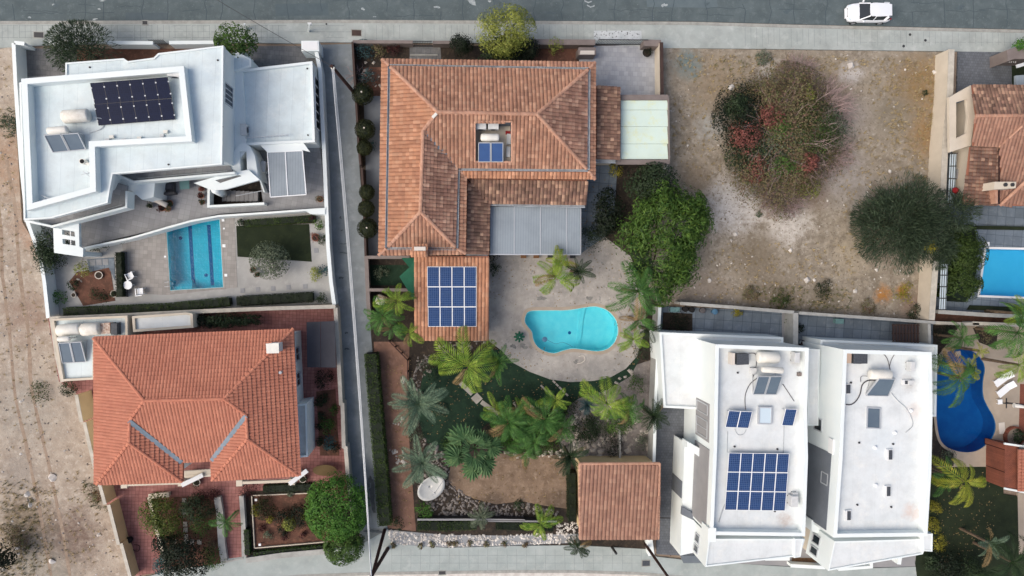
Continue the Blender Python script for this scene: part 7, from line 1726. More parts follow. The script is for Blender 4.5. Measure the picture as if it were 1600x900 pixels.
for i, (x, y, w, l) in enumerate([(1325, 608, (.35, .75), 'dark slot vent near the left parapet of the right duplex'), (1391, 711, (.3, .8), 'tall slot vent in the middle right of the right duplex'), (1388, 768, (.3, .8), 'slot vent below the tall one on the right duplex'), (1326, 806, (.3, .75), 'slot vent near the lower left parapet of the right duplex'), (1105, 563, (.4, .7), 'small grey vent on the low roof of the left duplex'), (1418, 597.5, (.5, .3), 'dark small vent at the right of the right duplex')]):
    z = Z1 if i != 4 else 3.1; r_ = empty('roof_vent', P(x, y, z), l, 'vent'); c = P(x, y, z+.25); MB().obox(c, (1, 0), w[0]+.2, w[1]+.12, z, z+.2).build('casing', M['whiteclean'], r_); MB().obox((c.x+.05, c.y), (1, 0), w[0], w[1], z+.2, z+.24).build('slot', M['acdark'], r_)
for i, (x, y) in enumerate([(1153, 582.5), (1148, 698), (1215, 702), (1343, 692), (1396, 694), (1340, 789), (1393, 792.5), (1330, 598), (1211, 799)]):
    c = P(x, y, Z1+.1); MB().disc(c, .08, Z1-.02, Z1+.12, 10).build('roof_drain', M['darkmetal'], None, label=['drain below the dark air conditioner, left duplex', 'drain above the panel grid, left side', 'drain above the panel grid, right side', 'drain upper left on the bare roof half of the right duplex', 'drain upper right on the bare roof half of the right duplex', 'drain lower left on the right duplex', 'drain lower right on the right duplex', 'drain beside the dark slot vent', 'drain at the foot of the panel grid'][i], cat='drain')
for i, (x, y) in enumerate([(1400, 677), (1369, 700), (1370, 759), (1425, 642)]):
    c = P(x, y, Z1+.2); MB().lathe(c, [(.16, Z1), (.16, Z1+.12), (.1, Z1+.22), (.01, Z1+.25)], 12).build('roof_dome', M['plastic'], None, label=['white roof dome at the end of the curved cable', 'white roof dome left of the tall slot vent', 'white roof dome left of the lower slot vent', 'white roof dome near the right parapet'][i], cat='dome')
ac_unit(1178, 580, .5, .5, .35, Z1, 'small white box left of the collectors on the left duplex', 0)
pipe('roof_cable', [(1184, 590), (1172, 600), (1165, 615), (1164, 628), (1165, 640)], Z1+.04, .03, 'cushion', 'dark cable running down from the collectors of the left duplex', cat='cable')
pipe('roof_cable', [(1223, 600), (1231, 612), (1241, 627)], Z1+.04, .03, 'cushion', 'short cable right of the collectors on the left duplex', cat='cable')
pipe('roof_cable', [(1170, 552), (1180, 553), (1182, 565), (1180, 580), (1176, 590)], Z1+.05, .03, 'cushion', 'dark hose between tank and air conditioner on the left duplex', cat='cable')
pipe('roof_cable', [(1137, 674), (1136, 707)], Z1+.04, .02, 'gutter', 'straight conduit left above the panel grid', cat='cable'); pipe('roof_cable', [(1225, 666), (1224, 708)], Z1+.04, .02, 'gutter', 'straight conduit right above the panel grid', cat='cable')
pipe('roof_cable', [(1148, 670), (1153, 679), (1162, 678), (1166, 671)], Z1+.04, .02, 'gutter', 'thin loop of cable under the pair of small panels', cat='cable')
pipe('roof_pipe', [(1137, 782), (1131, 792), (1123, 816)], Z1+.05, .05, 'gutter', 'grey pipe below the panel grid at the left parapet', cat='pipe')
# roof kit, right duplex
ac_unit(1345, 559, 1.2, 1.0, .7, Z1, 'dark topped air conditioner on the right duplex roof', 0, m='acdark'); MB().obox(P(1326, 558.5, Z1+.7), (1, -.02), .5, .95, Z1+.01, Z1+.7).build('equipment_box', mat('beige_box', (178, 156, 138), rough=.5), None, label='beige box left of the dark air conditioner on the right duplex', cat='box')
heater([(1373, 591.5), (1399.5, 592), (1388.5, 618.5), (1352.5, 617.5)], Z1, 'water heater with a wide grey collector on the right duplex roof', [(1358, 585, 1392, 585.5, Z1+.9, .42, 'tank')], ncol=1, hi=1.2, cm='collector')
ac_unit(1427, 573, .8, .4, .7, Z1, 'white air conditioner in the top right corner of the right duplex', R(92)); ac_unit(1424, 598, .5, .4, .35, Z1, 'white low box near the right parapet of the right duplex', 0)
pipe('roof_cable', [(1368, 594), (1355, 595), (1347, 602), (1344, 615), (1338, 626), (1330, 632), (1322, 632)], Z1+.05, .05, 'cushion', 'thick dark cable curving left from the collector of the right duplex', cat='cable')
pipe('roof_cable', [(1358, 588), (1346, 588), (1345, 597)], Z1+.3, .025, 'cushion', 'thin cable hooking left of the white tank on the right duplex', cat='cable')
pipe('roof_cable', [(1362, 552), (1378, 552), (1386, 560), (1390, 574), (1391, 582)], Z1+.05, .03, 'cushion', 'cable from air conditioner to tank on the right duplex', cat='cable')
pipe('roof_cable', [(1398, 553), (1393, 562), (1390, 572)], Z1+.07, .025, 'cushion', 'short forked cable above the tank of the right duplex', cat='cable')
pipe('roof_cable', [(1393, 614), (1402, 625), (1415, 637), (1424, 652), (1426, 665), (1415, 676)], Z1+.05, .03, 'gutter', 'long pale cable curving right on the right duplex roof', cat='cable')

# ================================================================ LOT E vegetation
tree(1158, 190, 44, 2.6, 'dark evergreen shrub at the left of the thicket', leaf='leaf_cypress', n=5000, size=.2, seed=301, ratio=1.4, clumps=50)
tree(1150, 165, 20, 2.8, 'dark green upper bush of the thicket', leaf='leaf_dark', n=1300, size=.18, seed=302)
tree(1175, 240, 42, 2.4, 'dark green lower shrub of the thicket', leaf='leaf_dark', n=3600, size=.19, seed=303)
tree(1164, 214, 27, 3.0, 'red leaved shrub at the left of the thicket', leaf='leaf_red', n=1700, size=.2, seed=304, clumps=26)
tree(1178, 262, 25, 2.4, 'red leaved shrub at the lower left of the thicket', leaf='leaf_red', n=1700, size=.2, seed=305, clumps=24)
tree(1202, 186, 26, 2.9, 'red and orange leaved shrub in the middle of the thicket', leaf='leaf_red', n=1100, size=.2, seed=306, clumps=18)
tree(1240, 266, 38, 2.6, 'mixed red and green vine at the lower right of the thicket', leaf='leaf_mix', n=2400, size=.19, seed=307, clumps=34)
tree(1262, 258, 18, 3.1, 'dusty red cluster at the lower right of the thicket', leaf='leaf_red', n=700, size=.19, seed=316, clumps=12)
tree(1215, 200, 24, 3.0, 'bright green patch in the upper middle of the thicket', leaf='leaf_mid', n=900, size=.18, seed=317, clumps=18)
tree(1225, 262, 24, 2.9, 'green patch in the lower middle of the thicket', leaf='leaf_mid', n=900, size=.18, seed=318, clumps=18)
tree(1258, 292, 22, 1.8, 'green and yellow vine at the bottom of the thicket', leaf='leaf_yellow', n=700, size=.18, seed=308, clumps=16)
tree(1240, 165, 60, 3.0, 'green and brown tangled bush at the top of the thicket', leaf='leaf_mix', n=5200, size=.18, seed=309, clumps=70)
tree(1272, 205, 50, 2.8, 'green shrub on the right of the thicket', leaf='leaf_hedge', n=3000, size=.18, seed=310, clumps=46)
tree(1222, 225, 66, 2.4, 'olive vine tangle in the heart of the thicket', leaf='leaf_olive', n=5200, size=.17, seed=311, clumps=80)
tree(1262, 145, 14, 2.6, 'yellow green bush at the top of the thicket', leaf='leaf_yellow', n=380, size=.17, seed=312, clumps=10)
tree(1225, 222, 104, 2.5, 'low muted green and brown scrub spreading under the whole thicket', cat='shrub', name='shrub', leaf='leaf_mix', n=24000, size=.17, seed=313, clumps=200, spread=.12, ratio=1.12)
tree(1296, 200, 40, 2.4, 'dusty olive scrub among the grey branches at the right of the thicket', cat='shrub', name='shrub', leaf='leaf_olive', n=2400, size=.16, seed=314, clumps=40)
tree(1205, 150, 34, 2.4, 'dusty brown scrub at the upper left of the thicket', cat='shrub', name='shrub', leaf='leaf_mix', n=2200, size=.16, seed=315, clumps=36)
twigs(1232, 215, 84, 3.4, 'grey leafless branches over the middle of the thicket', 230, 1, ratio=1.1)
twigs(1290, 165, 56, 2.6, 'grey leafless bush at the upper right of the thicket', 300, 2)
twigs(1295, 235, 50, 2.2, 'pinkish leafless bush at the right of the thicket', 280, 3)
twigs(1225, 300, 46, 1.4, 'low leafless brush at the bottom of the thicket', 320, 4)
twigs(1250, 115, 38, 1.3, 'low pinkish brush above the thicket', 150, 5)
tree(1407, 348, 72, 5.4, 'large dark needle leaved tree at the wall of the right pool house', leaf='leaf_needle', n=21000, size=.5, aspect=.1, seed=320, clumps=90, spread=.16, ratio=1.05, zr=2.3, radial=True)
tree(1490, 330, 36, 4.4, 'grey green needle branch crown hanging over the right wall', leaf='leaf_needle', n=2600, size=.5, aspect=.1, seed=321, clumps=30, ratio=.9, radial=True)
tree(1460, 385, 34, 4.2, 'lower lobe of the needle tree beside the rail wall', leaf='leaf_needle', n=2600, size=.5, aspect=.1, seed=323, clumps=30, radial=True)
tree(1453, 388, 13, 4.4, 'golden dry twig cluster on the needle tree', leaf='leaf_gold', n=280, size=.2, aspect=.2, seed=322, clumps=10, trunk=False)
for i, (x, y, r, l, lf) in enumerate([(1220, 468, 16, 'olive shrub above the duplex wall, middle', 'leaf_hedge'), (1290, 455, 18, 'dark olive shrub above the duplex wall, right of the middle', 'leaf_hedged'), (1172, 460, 14, 'brownish shrub above the duplex wall, left', 'leaf_mix'), (1432, 488, 16, 'dark shrub in the lower right corner of the vacant lot', 'leaf_dark'), (1186, 334, 6, 'round dark tuft on the bare chalky ground', 'leaf_olive'), (1410, 458, 20, 'orange dry weed patch low on the vacant lot', 'leaf_gold'), (1355, 480, 14, 'dry bush above the second duplex yard', 'leaf_mix'), (1195, 90, 14, 'low green weeds near the top pavement', 'leaf_olive'), (1445, 145, 5, 'single dark tuft in the ochre grass', 'leaf_dark')]):
    shrub(x, y, r, .7 if r > 10 else .3, l, lf, 500 if r > 10 else 120, 330+i)
for i, (x, y, s) in enumerate([(1260, 437, .35), (1108, 438, .25), (1149, 366, .22), (1329, 103, .4), (1460, 113, .25), (1336, 455, .25), (1272, 438, .18), (1142, 137, .35), (1369, 422, .2), (1235, 391, .22), (1390, 268, .2), (1176, 153, .25)]):
    c = P(x, y, .1); rr = random.Random(i+50); V = [Vector((rr.gauss(0, 1), rr.gauss(0, 1), abs(rr.gauss(0, .7)))).normalized()*s for _ in range(14)]
    bm = bmesh.new(); [bm.verts.new(v+Vector((c.x, c.y, .06))) for v in V]; bmesh.ops.convex_hull(bm, input=bm.verts); me = bpy.data.meshes.new('rock'); bm.to_mesh(me); bm.free()
    o = link('rock', me, M['stonew']); tag(o, ['white rock below the middle of the vacant lot', 'white rock beside the big green tree, low', 'white rock on the chalky ground', 'yellowish pale rock near the top pavement', 'small pale rock in the ochre grass', 'pale rock right of the dark olive shrub', 'small white rock right of the middle rock', 'pale slab of rock above the thicket', 'pale rock left of the orange patch', 'pale rock in the middle of the lot', 'white rock above the needle tree', 'pale pinkish rock beside the thicket'][i], 'rock')

# ================================================================ PLOT F: right villa with sky blue pool
sheet('driveway', [(1497, 80), (1580, 81), (1585, 150), (1495, 150)], .11, M['drivedark'])
tess(PP([(1484, 150), (1700, 150), (1700, 500), (1460, 500), (1468, 330)], .12), [HF], .12, -.04, name='yard', m=M['yardblue'], kind='structure')
sheet('front_garden', [(1580, 80), (1720, 82), (1720, 150), (1582, 150)], .115, M['turf2'])
sheet('planter_strip', [(1455, 486), (1700, 492), (1700, 508), (1455, 505)], .13, M['redsoil'])
pool(POOL_F, .14, 1.5, 'poolsky', 'water_cyan', 'sky blue rectangular pool cut by the right edge', copm='whiteclean', cop=.2)
MB().prism(PP([(1528, 352.5), (1700, 356), (1700, 361), (1522, 358)], .45), .1, .45).build('low_wall', M['turf2'], None, label='dark green strip between the right villa and its pool', cat='strip')
MB().prism(PP([(1517, 477), (1700, 484), (1700, 490), (1512, 484)], .3), .1, .3).build('low_wall', M['turf2'], None, label='dark green strip below the sky blue pool', cat='strip')
wall('boundary_wall', [(1487, 77), (1485, 140), (1477, 230), (1473, 320), (1462, 410), (1456, 500)], 1.9, M['cream'], 'cream wall between the vacant lot and the right villa', thick=.5, copm=M['coping'])
wall('boundary_wall', [(1466, 487), (1540, 492), (1620, 496)], 1.4, M['ccoping'], 'pale wall below the sky blue pool', thick=.3)
wall('boundary_wall', [(1456, 504), (1530, 507)], 1.5, M['ccoping'], 'pale wall above the blue freeform pool, left length', thick=.2, copm=M['coping']); wall('boundary_wall', [(1520, 505), (1640, 510)], 1.5, M['ccoping'], 'pale wall above the blue freeform pool, right length', thick=.25, copm=M['coping'])
for (x0, y0, x1, y1, l) in ((1489, 240, 1485.5, 318, 'upper'), (1475, 412, 1472, 484, 'lower')):
    gr = empty('wall_railing', P(x0, y0, 1.2), 'white panelled railing on the cream wall, %s length' % l, 'railing')
    for k in range(4):
        a, b = P(x0+(x1-x0)*k/4-3, y0+(y1-y0)*k/4, 1.6), P(x0+(x1-x0)*(k+1)/4-3, y0+(y1-y0)*(k+1)/4, 1.6)
        q_ = PP([(x0+(x1-x0)*k/4-4, y0+(y1-y0)*k/4+.8), (x0+(x1-x0)*k/4+6, y0+(y1-y0)*k/4+.8), (x0+(x1-x0)*(k+1)/4+6, y0+(y1-y0)*(k+1)/4-.8), (x0+(x1-x0)*(k+1)/4-4, y0+(y1-y0)*(k+1)/4-.8)], 1.7)
        MB().prism(q_, 1.64, 1.7).build('panel', M['skyglass'], gr)
    fr_ = MB()
    for k in range(5):
        y = y0+(y1-y0)*k/4; x = x0+(x1-x0)*k/4; fr_.bar(P(x-4, y, 1.75), P(x+7, y, 1.75), .06)
    for d_ in (-2, 1.5, 5): fr_.bar(P(x0+d_, y0, 1.75), P(x1+d_, y1, 1.75), .04)
    for t in (0, 1): q = P(x0+(x1-x0)*t, y0+(y1-y0)*t, 1.7); fr_.bar(Vector((q.x, q.y, .1)), q, .07)
    fr_.build('frame', M['darkmetal'], gr)
vf = empty('tiled_villa', P(1560, 220, 0), 'villa with mottled brown tiles cut by the right edge', 'house')
F1, F2 = 3.7, 4.7
pls = [([(1518, 133, F1), (1700, 136, F1), (1700, 180, F2), (1524, 181, F2)], 'tile_brown'), ([(1524, 181, F2), (1700, 180, F2), (1700, 300, F1-.9), (1600, 229, F2-.9), (1519, 228, F1)], 'tile_shed'),
       ([(1515, 229.5, F1-.3), (1560, 230, F1+.1), (1560, 321, F1+.1), (1504, 319, F1-.3)], 'tile_brown'), ([(1560, 229.5, F1+.2), (1597, 196, F2-.1), (1700, 196, F2-.1), (1700, 325, F1-.3), (1561, 321, F1-.3)], 'tile_shed')]
und = MB()
for pl, mm in pls:
    w = q3(pl); t = tessellate_polygon([w]); b = len(und.v); und.v += [(p.x, p.y, p.z-.06) for p in w]; und.f += [tuple(i+b for i in f) for f in t]; tiles('roof_tiles', vf, w, M[mm], .33, .33, .085, .02)
und.build('roof', M['underlay'], vf)
ridge(vf, P(1524, 181, F2), P(1700, 180, F2), M['ridge_villa'], .3, .11); ridge(vf, P(1561, 230, F1+.2), P(1597, 197, F2), M['ridge_villa'], .2, .08); ridge(vf, P(1562, 321, F1-.2), P(1604, 282, F2-.2), M['ridge_villa'], .3, .12)
strip(vf, [P(1561, 232, F1+.22), P(1561, 319, F1+.2)], .14, M['rust'], 'valley_flashing')
MB().prism(inset(PP([(1519, 135), (1700, 137), (1700, 322), (1506, 318), (1516, 230)], 3.4), .8), -.05, 3.3).build('wall', M['cream'], vf)
MB().prism(PP([(1554, 284), (1588, 284), (1587, 294), (1553, 296)], 5), 3.2, 5).build('chimney', M['cream'], vf)
for x in (1572, 1583): MB().disc(P(x, 288.5, 5.12), .17, 5, 5.12, 12).build('flue', M['darkmetal'], vf)
MB().prism(PP([(1554, 296), (1559, 296), (1559, 318), (1556, 318)], 4.4), 3.2, 4.4).build('chimney_base', M['ridge_villa'], vf)
# leaning white frame (gable wall with an opening)
outer = [(1483, 152), (1517, 133), (1523, 181), (1517, 227), (1484, 238)]; inner = [(1494, 160), (1510, 155), (1513, 181), (1510, 208), (1494, 216)]
slabp(vf, outer, 3.0, .3, 'cream', 'wall_frame', [inner])
for q in ((1506, 146), (1506, 224)): MB().obox(P(*q, 2.7), (1, 0), .35, .35, .1, 2.7).build('column', M['cream'], vf)
MB().prism(PP([(1574, 78), (1586, 74), (1600, 74), (1700, 76), (1700, 92), (1585, 92), (1574, 96)], 2.2), -.05, 2.2).build('gate_house', M['frame'], None, label='taupe gate block at the top right edge', cat='gate pillar')
fp = empty('fence_posts', P(1582, 105, .1), 'thin white posts below the taupe gate block', 'fence')
for x in (1577, 1580, 1584, 1587): MB().bar(P(x, 97, .1), P(x, 97, 1.6), .05).build('post', M['alu'], fp)
MB().prism(PP([(1587, 118), (1700, 110), (1700, 130), (1587, 134)], 2.4), 2.2, 2.4).build('car_cover', M['awn'], None, label='pale blue canopy sheet at the right edge above the tiles', cat='canopy')
MB().bar(P(1588, 104, 2.6), P(1640, 88, 2.6), .3, .1).build('beam', M['ac'], None, label='white beam crossing the right edge below the gate block', cat='beam')
tree(1594, 71, 12, 2.6, 'bright green bush at the top right edge', leaf='leaf_bright', n=600, size=.16, seed=340)
umb = empty('parasol', P(1497, 297, .1), 'small closed red parasol behind the brown tiles', 'parasol'); MB().lathe(P(1497, 297, 2.2), [(.01, 2.3), (.17, 2.15), (.3, 1.9), (.31, 1.85), (.01, 1.95)], 10).build('canopy', M['red'], umb); MB().tube([P(1497, 297, .1), P(1497, 297, 2.2)], .03, 6).build('pole', M['alu'], umb)
MB().prism(PP([(1496, 264), (1508, 262), (1506, 280), (1494, 280)], 1.2), .1, 1.2).build('equipment_box', M['greywall'], None, label='grey cabinet beside the red parasol', cat='box')
hedge([(1512, 352), (1522, 400), (1512, 440), (1500, 468)], 1.6, 2.6, 'tall bushy hedge between the needle tree and the sky blue pool', 'leaf_hedge', dens=60, size=.22, seed=341)
tree(1505, 395, 34, 3.4, 'green bushy tree left of the sky blue pool', leaf='leaf_hedge', n=3600, size=.3, aspect=.25, seed=342, clumps=60); tree(1505, 445, 26, 3., 'shaggy green shrub at the pool corner', leaf='leaf_hedge', n=2200, size=.3, aspect=.25, seed=343, clumps=40)
MB().obox(P(1543, 381, .2), (1, 0), .35, .35, .12, .25).build('pool_lamp', M['plastic'], None, label='white lamp at the corner of the sky blue pool', cat='lamp')

# ================================================================ PLOT G: deep blue pool garden
tess(PP([(1462, 506), (1700, 512), (1700, 730), (1462, 730)], .12), [HG], .12, -.04, name='pool_terrace', m=M['deckwarm'], kind='structure')
sheet('planting_bed', [(1458, 508), (1500, 508), (1478, 540), (1462, 560), (1458, 620)], .135, M['darksoil']); sheet('planting_bed', [(1520, 512), (1560, 514), (1556, 545), (1530, 535)], .135, M['darksoil'])
sheet('lawn', [(1450, 730), (1568, 729), (1568, 772), (1592, 776), (1592, 860), (1700, 860), (1700, 960), (1440, 960), (1430, 880)], .125, M['turf2'])
sheet('planting_bed', [(1455, 640), (1470, 690), (1490, 708), (1490, 728), (1450, 730)], .139, M['darksoil'])
sheet('brick_paving', [(1594, 600), (1700, 600), (1700, 700), (1592, 676)], .132, M['brickpave']); sheet('path', [(1590, 770), (1700, 770), (1700, 862), (1592, 866)], .129, M['deckwarm'])
pool(POOL_G, .14, 1.6, 'poolblue', 'water_blue', 'deep blue freeform pool beside the right duplex', smooth=True, copm='deckwarm', cop=.25)
def lounger(px, py, rot, label):
    c = P(px, py, .5); r = empty('sun_lounger', (c.x, c.y, .13), label, 'sun lounger', 'white loungers by the deep blue pool'); r.rotation_euler.z = rot
    def part(f, name, m='plastic'):
        mb = MB(); f(mb); me = bpy.data.meshes.new(name); me.from_pydata(mb.v, [], mb.f); me.update(); me.materials.append(M[m]); o = bpy.data.objects.new(name, me); COL.objects.link(o); o.parent = r
    part(lambda m: m.prism([(-.95, -.33), (.35, -.33), (.35, .33), (-.95, .33)], .3, .36), 'seat'); part(lambda m: m.bar((.35, 0, .33), (.95, 0, .6), .66, .06), 'backrest')
    for a, b in ((-.8, -.28), (-.8, .28), (.3, -.28), (.3, .28)): part(lambda m: m.bar((a, b, 0), (a, b, .3), .05), 'leg')
lounger(1568, 592, R(35), 'upper white lounger at the deep blue pool'); lounger(1572, 608, R(38), 'lower white lounger at the deep blue pool')
ot = empty('side_table', P(1563, 628, .13), 'small white table beside the lower lounger', 'table'); MB().obox(P(1563, 628, .5), (1, .1), .45, .45, .46, .5).build('table_top', M['plastic'], ot)
for a, b in ((-.18, -.18), (.18, .18), (-.18, .18), (.18, -.18)): c = P(1563, 628, .4); MB().bar((c.x+a, c.y+b, .13), (c.x+a, c.y+b, .46), .04).build('leg', M['plastic'], ot)
um = empty('cantilever_parasol', P(1572, 630, .13), 'folded white parasol on a black cross base at the pool', 'parasol')
for a, b in (((1566, 630), (1600, 632)), ((1572.5, 622), (1572.5, 638))): MB().bar(P(*a, .2), P(*b, .2), .08, .06).build('base', M['darkmetal'], um)
MB().tube([P(1573, 629, .2), P(1590, 631, 2.4)], .05, 6).build('pole', M['darkmetal'], um); MB().tube([P(1584, 633, 2.), P(1606, 637, 2.2)], .22, 8, .1).build('canopy', M['tank'], um)
MB().obox(P(1565.5, 669, .15), (1, .1), .6, 1.1, .13, .17).build('hatch', M['potw'], None, label='pale rectangular hatch right of the deep blue pool', cat='hatch')
MB().obox(P(1498, 553, .25), (1, .2), .5, .5, .13, .2).build('paving_patch', M['slab'], None, label='pale slab between the plants above the deep blue pool', cat='slab')
pl_ = empty('round_planter', P(1586, 683, .13), 'round brick planter with dark shrub at the right edge', 'planter'); MB().lathe(P(1587, 683, .5), [(1.0, .1), (1.0, .5), (.85, .5), (.85, .4)], 20).build('planter', M['brickpave'], pl_); V, F = cloud(tuple(P(1590, 681, .7)), (.7, .6, .4), 500, .15, seed=3); link('foliage', npmesh('foliage', V, F), M['leaf_dark'], pl_)
bh = empty('brick_outbuilding', P(1590, 730, 0), 'small brick and red roofed outbuilding at the right edge', 'outbuilding')
MB().prism(PP([(1570, 694), (1592, 697), (1592, 769), (1570, 763)], 2.4), -.05, 2.4).build('wall', M['brickpave'], bh)
MB().bar(P(1569, 693, 2.45), P(1610, 699, 2.45), .18, .12).build('parapet', M['white'], bh); MB().bar(P(1569, 763, 2.45), P(1610, 771, 2.45), .18, .12).build('parapet', M['white'], bh)
rp_ = q3([(1590, 702, 2.9), (1700, 706, 3.6), (1700, 772, 3.6), (1590, 768, 2.9)]); tiles('roof_tiles', bh, rp_, M['tile_red'], .3, .34, .05, .02, dirv=(-1, 0)); mb = MB(); mb.add([p-Vector((0, 0, .03)) for p in rp_], [(0, 1, 2, 3)]); mb.build('roof', M['underlay'], bh)
palm(1500, 590, 52, 5.2, 'lime palm reaching over the deep blue pool and the duplex edge', 'droop', 'frond_green', 13, 350); palm(1512, 575, 32, 4.6, 'yellow crowned palm over the deep blue pool', 'arc', 'frond_yellow', 12, 351)
palm(1503, 528, 34, 3.6, 'dark green palm above the deep blue pool', 'arc', 'frond_green', 14, 352); palm(1590, 520, 60, 5., 'large green palm at the right edge above the loungers', 'droop', 'frond_green', 17, 353); palm(1592, 570, 42, 4.4, 'lime palm at the right edge above the loungers', 'droop', 'frond_lime', 12, 354); palm(1600, 490, 34, 4.6, 'bright yellow green palm cut by the right edge', 'arc', 'frond_lime', 10, 355)
palm(1508, 752, 58, 5., 'yellow palm over the dark lawn below the deep blue pool', 'droop', 'frond_yellow', 13, 356); palm(1478, 745, 40, 4., 'green palm against the duplex corner', 'arc', 'frond_green', 12, 357)
palm(1580, 878, 62, 4.6, 'dark green palm in the lower right corner', 'droop', 'frond_dark', 14, 358); palm(1545, 848, 44, 3.6, 'grey green palm on the dark lawn', 'date', 'frond_grey', 9, 359)
palm(1530, 548, 18, 3.2, 'small yellow palm above the pool steps', 'arc', 'frond_yellow', 9, 360)
shrub(1475, 520, 22, 1.4, 'dark shrub bed at the duplex corner', 'leaf_cypress', 900, 361); shrub(1468, 560, 12, 1., 'dark shrub left of the deep blue pool', 'leaf_dark', 300, 362); shrub(1540, 522, 16, 1., 'brown planting right of the dark palm', 'leaf_mix', 400, 363)
for i, (x, y, r) in enumerate([(1460, 793, 12), (1458, 821, 12), (1466, 848, 15)]): shrub(x, y, r, 1.2, 'round yellow green shrub along the right duplex, %s' % ['top', 'middle', 'bottom'][i], 'leaf_gold', 500, 364+i)
tree(1480, 885, 30, 2.2, 'dark green bush at the bottom right of the duplex', leaf='leaf_cypress', n=1800, size=.18, seed=370); tree(1512, 888, 26, 2., 'green bush at the bottom edge by the dark lawn', leaf='leaf_dark', n=1500, size=.17, seed=371); tree(1455, 878, 14, 1.6, 'dark bush by the short white wall', leaf='leaf_dark', n=600, seed=372)
shrub(1478, 715, 16, 1., 'brown grass clump below the deep blue pool', 'leaf_olive', 400, 373)

# ================================================================ car
car = empty('parked_car', P(1350, 22, 0), 'white hatchback parked at the kerb of the top road', 'car')
cc = P(1350.5, 24, 0.); L_, W_ = 4.15, 1.74
hd = (P(1313, 20, 0)-P(1387, 20.6, 0)).normalized(); hd = Vector((hd.x, hd.y, 0)).normalized()      # front of the car points left
sdv = Vector((-hd.y, hd.x, 0))
def cw(x, y, z): return cc+hd*x+sdv*y+Vector((0, 0, z))
# stations along the body: x, half width, bottom, belt height
sts = [(-2.07, .60, .45, .70), (-2.02, .74, .30, .86), (-1.8, .83, .22, .95), (-1.3, .87, .2, .98), (-.4, .87, .2, .96), (.5, .87, .2, .95), (1.1, .86, .2, .90), (1.6, .82, .22, .80), (1.95, .72, .28, .68), (2.08, .52, .4, .58)]
mb = MB(); ns = 12; vs = []; fs = []
for (x, hw, b, t) in sts:
    prof = [(-hw*.86, b), (-hw*.98, b+(t-b)*.25), (-hw, b+(t-b)*.55), (-hw*.96, b+(t-b)*.85), (-hw*.84, t), (-hw*.4, t+.035), (hw*.4, t+.035), (hw*.84, t), (hw*.96, b+(t-b)*.85), (hw, b+(t-b)*.55), (hw*.98, b+(t-b)*.25), (hw*.86, b)]
    vs += [cw(x, y, z) for y, z in prof]
for k in range(len(sts)-1): fs += [(k*ns+i, k*ns+(i+1) % ns, (k+1)*ns+(i+1) % ns, (k+1)*ns+i) for i in range(ns)]
fs += [tuple(range(ns)), tuple((len(sts)-1)*ns+i for i in range(ns))]
mb.add(vs, fs); mb.build('body', M['carwhite'], car, smooth=True)
# cabin: glass shell, roof on top
def cabin(pts_low, pts_top): 
    n = len(pts_low); return [cw(*p) for p in pts_low]+[cw(*p) for p in pts_top], [(i, (i+1) % n, n+(i+1) % n, n+i) for i in range(n)]+[tuple(range(n, 2*n))]
lowp = [(1.05, -.74, .93), (1.05, .74, .93), (-.2, .80, .96), (-1.75, .76, .97), (-1.95, .6, .95), (-1.95, -.6, .95), (-1.75, -.76, .97), (-.2, -.80, .96)]
topp = [(.28, -.55, 1.43), (.28, .55, 1.43), (-.3, .60, 1.47), (-1.45, .56, 1.42), (-1.66, .5, 1.36), (-1.66, -.5, 1.36), (-1.45, -.56, 1.42), (-.3, -.60, 1.47)]
v_, f_ = cabin(lowp, topp); MB().add(v_, f_).build('window', M['carglass'], car)
rfp = [(.30, -.57), (.34, 0), (.30, .57), (-.3, .63), (-1.45, .59), (-1.7, .5), (-1.74, 0), (-1.7, -.5), (-1.45, -.59), (-.3, -.63)]
def rz_(x): return 1.455+.02*(1-((x+.6)/1.1)**2)
mb = MB(); n = len(rfp); vs = [cw(x, y, rz_(x)-.03) for x, y in rfp]+[cw(x, y*.97, rz_(x)+.01) for x, y in rfp]+[cw(-.65, 0, 1.51)]
mb.add(vs, [(i, (i+1) % n, n+(i+1) % n, n+i) for i in range(n)]+[(n+i, n+(i+1) % n, 2*n) for i in range(n)]); mb.build('roof', M['carwhite'], car, smooth=False)
for s in (-1, 1):
    for a, b, c, d in (((1.06, .76, .93), (.28, .57, 1.44), .09, .05), ((-1.3, .79, .96), (-1.45, .58, 1.43), .28, .05), ((-.25, .80, .96), (-.3, .61, 1.45), .06, .04)):
        MB().bar(cw(a[0], s*a[1], a[2]), cw(b[0], s*b[1], b[2]), c, d).build('pillar', M['carwhite'], car)
for s in (-1, 1):
    MB().bar(cw(.72, s*.82, .98), cw(.68, s*1.02, 1.02), .16, .12).build('mirror', M['carwhite'], car, bevel=.03)
    for x in (1.3, -1.28):
        w_ = MB().tube([cw(x, s*.70, .31), cw(x, s*.88, .31)], .31, 20).build('wheel', M['rubber'], car); MB().tube([cw(x, s*.86, .31), cw(x, s*.89, .31)], .2, 14).build('rim', M['alu'], w_)
    MB().bar(cw(1.72, s*.62, .72), cw(1.95, s*.5, .64), .2, .1).build('headlight', M['skyglass'], car); MB().bar(cw(-1.96, s*.68, .86), cw(-2.04, s*.56, .8), .12, .14).build('tail_light', M['red'], car)
MB().bar(cw(2.03, -.42, .58), cw(2.03, .42, .58), .06, .14).build('grille', M['rubber'], car); MB().bar(cw(2.1, -.45, .4), cw(2.1, .45, .4), .1, .16).build('bumper', M['carwhite'], car)
MB().bar(cw(-1.7, -.52, 1.4), cw(-1.7, .52, 1.4), .2, .03).build('spoiler', M['carwhite'], car)

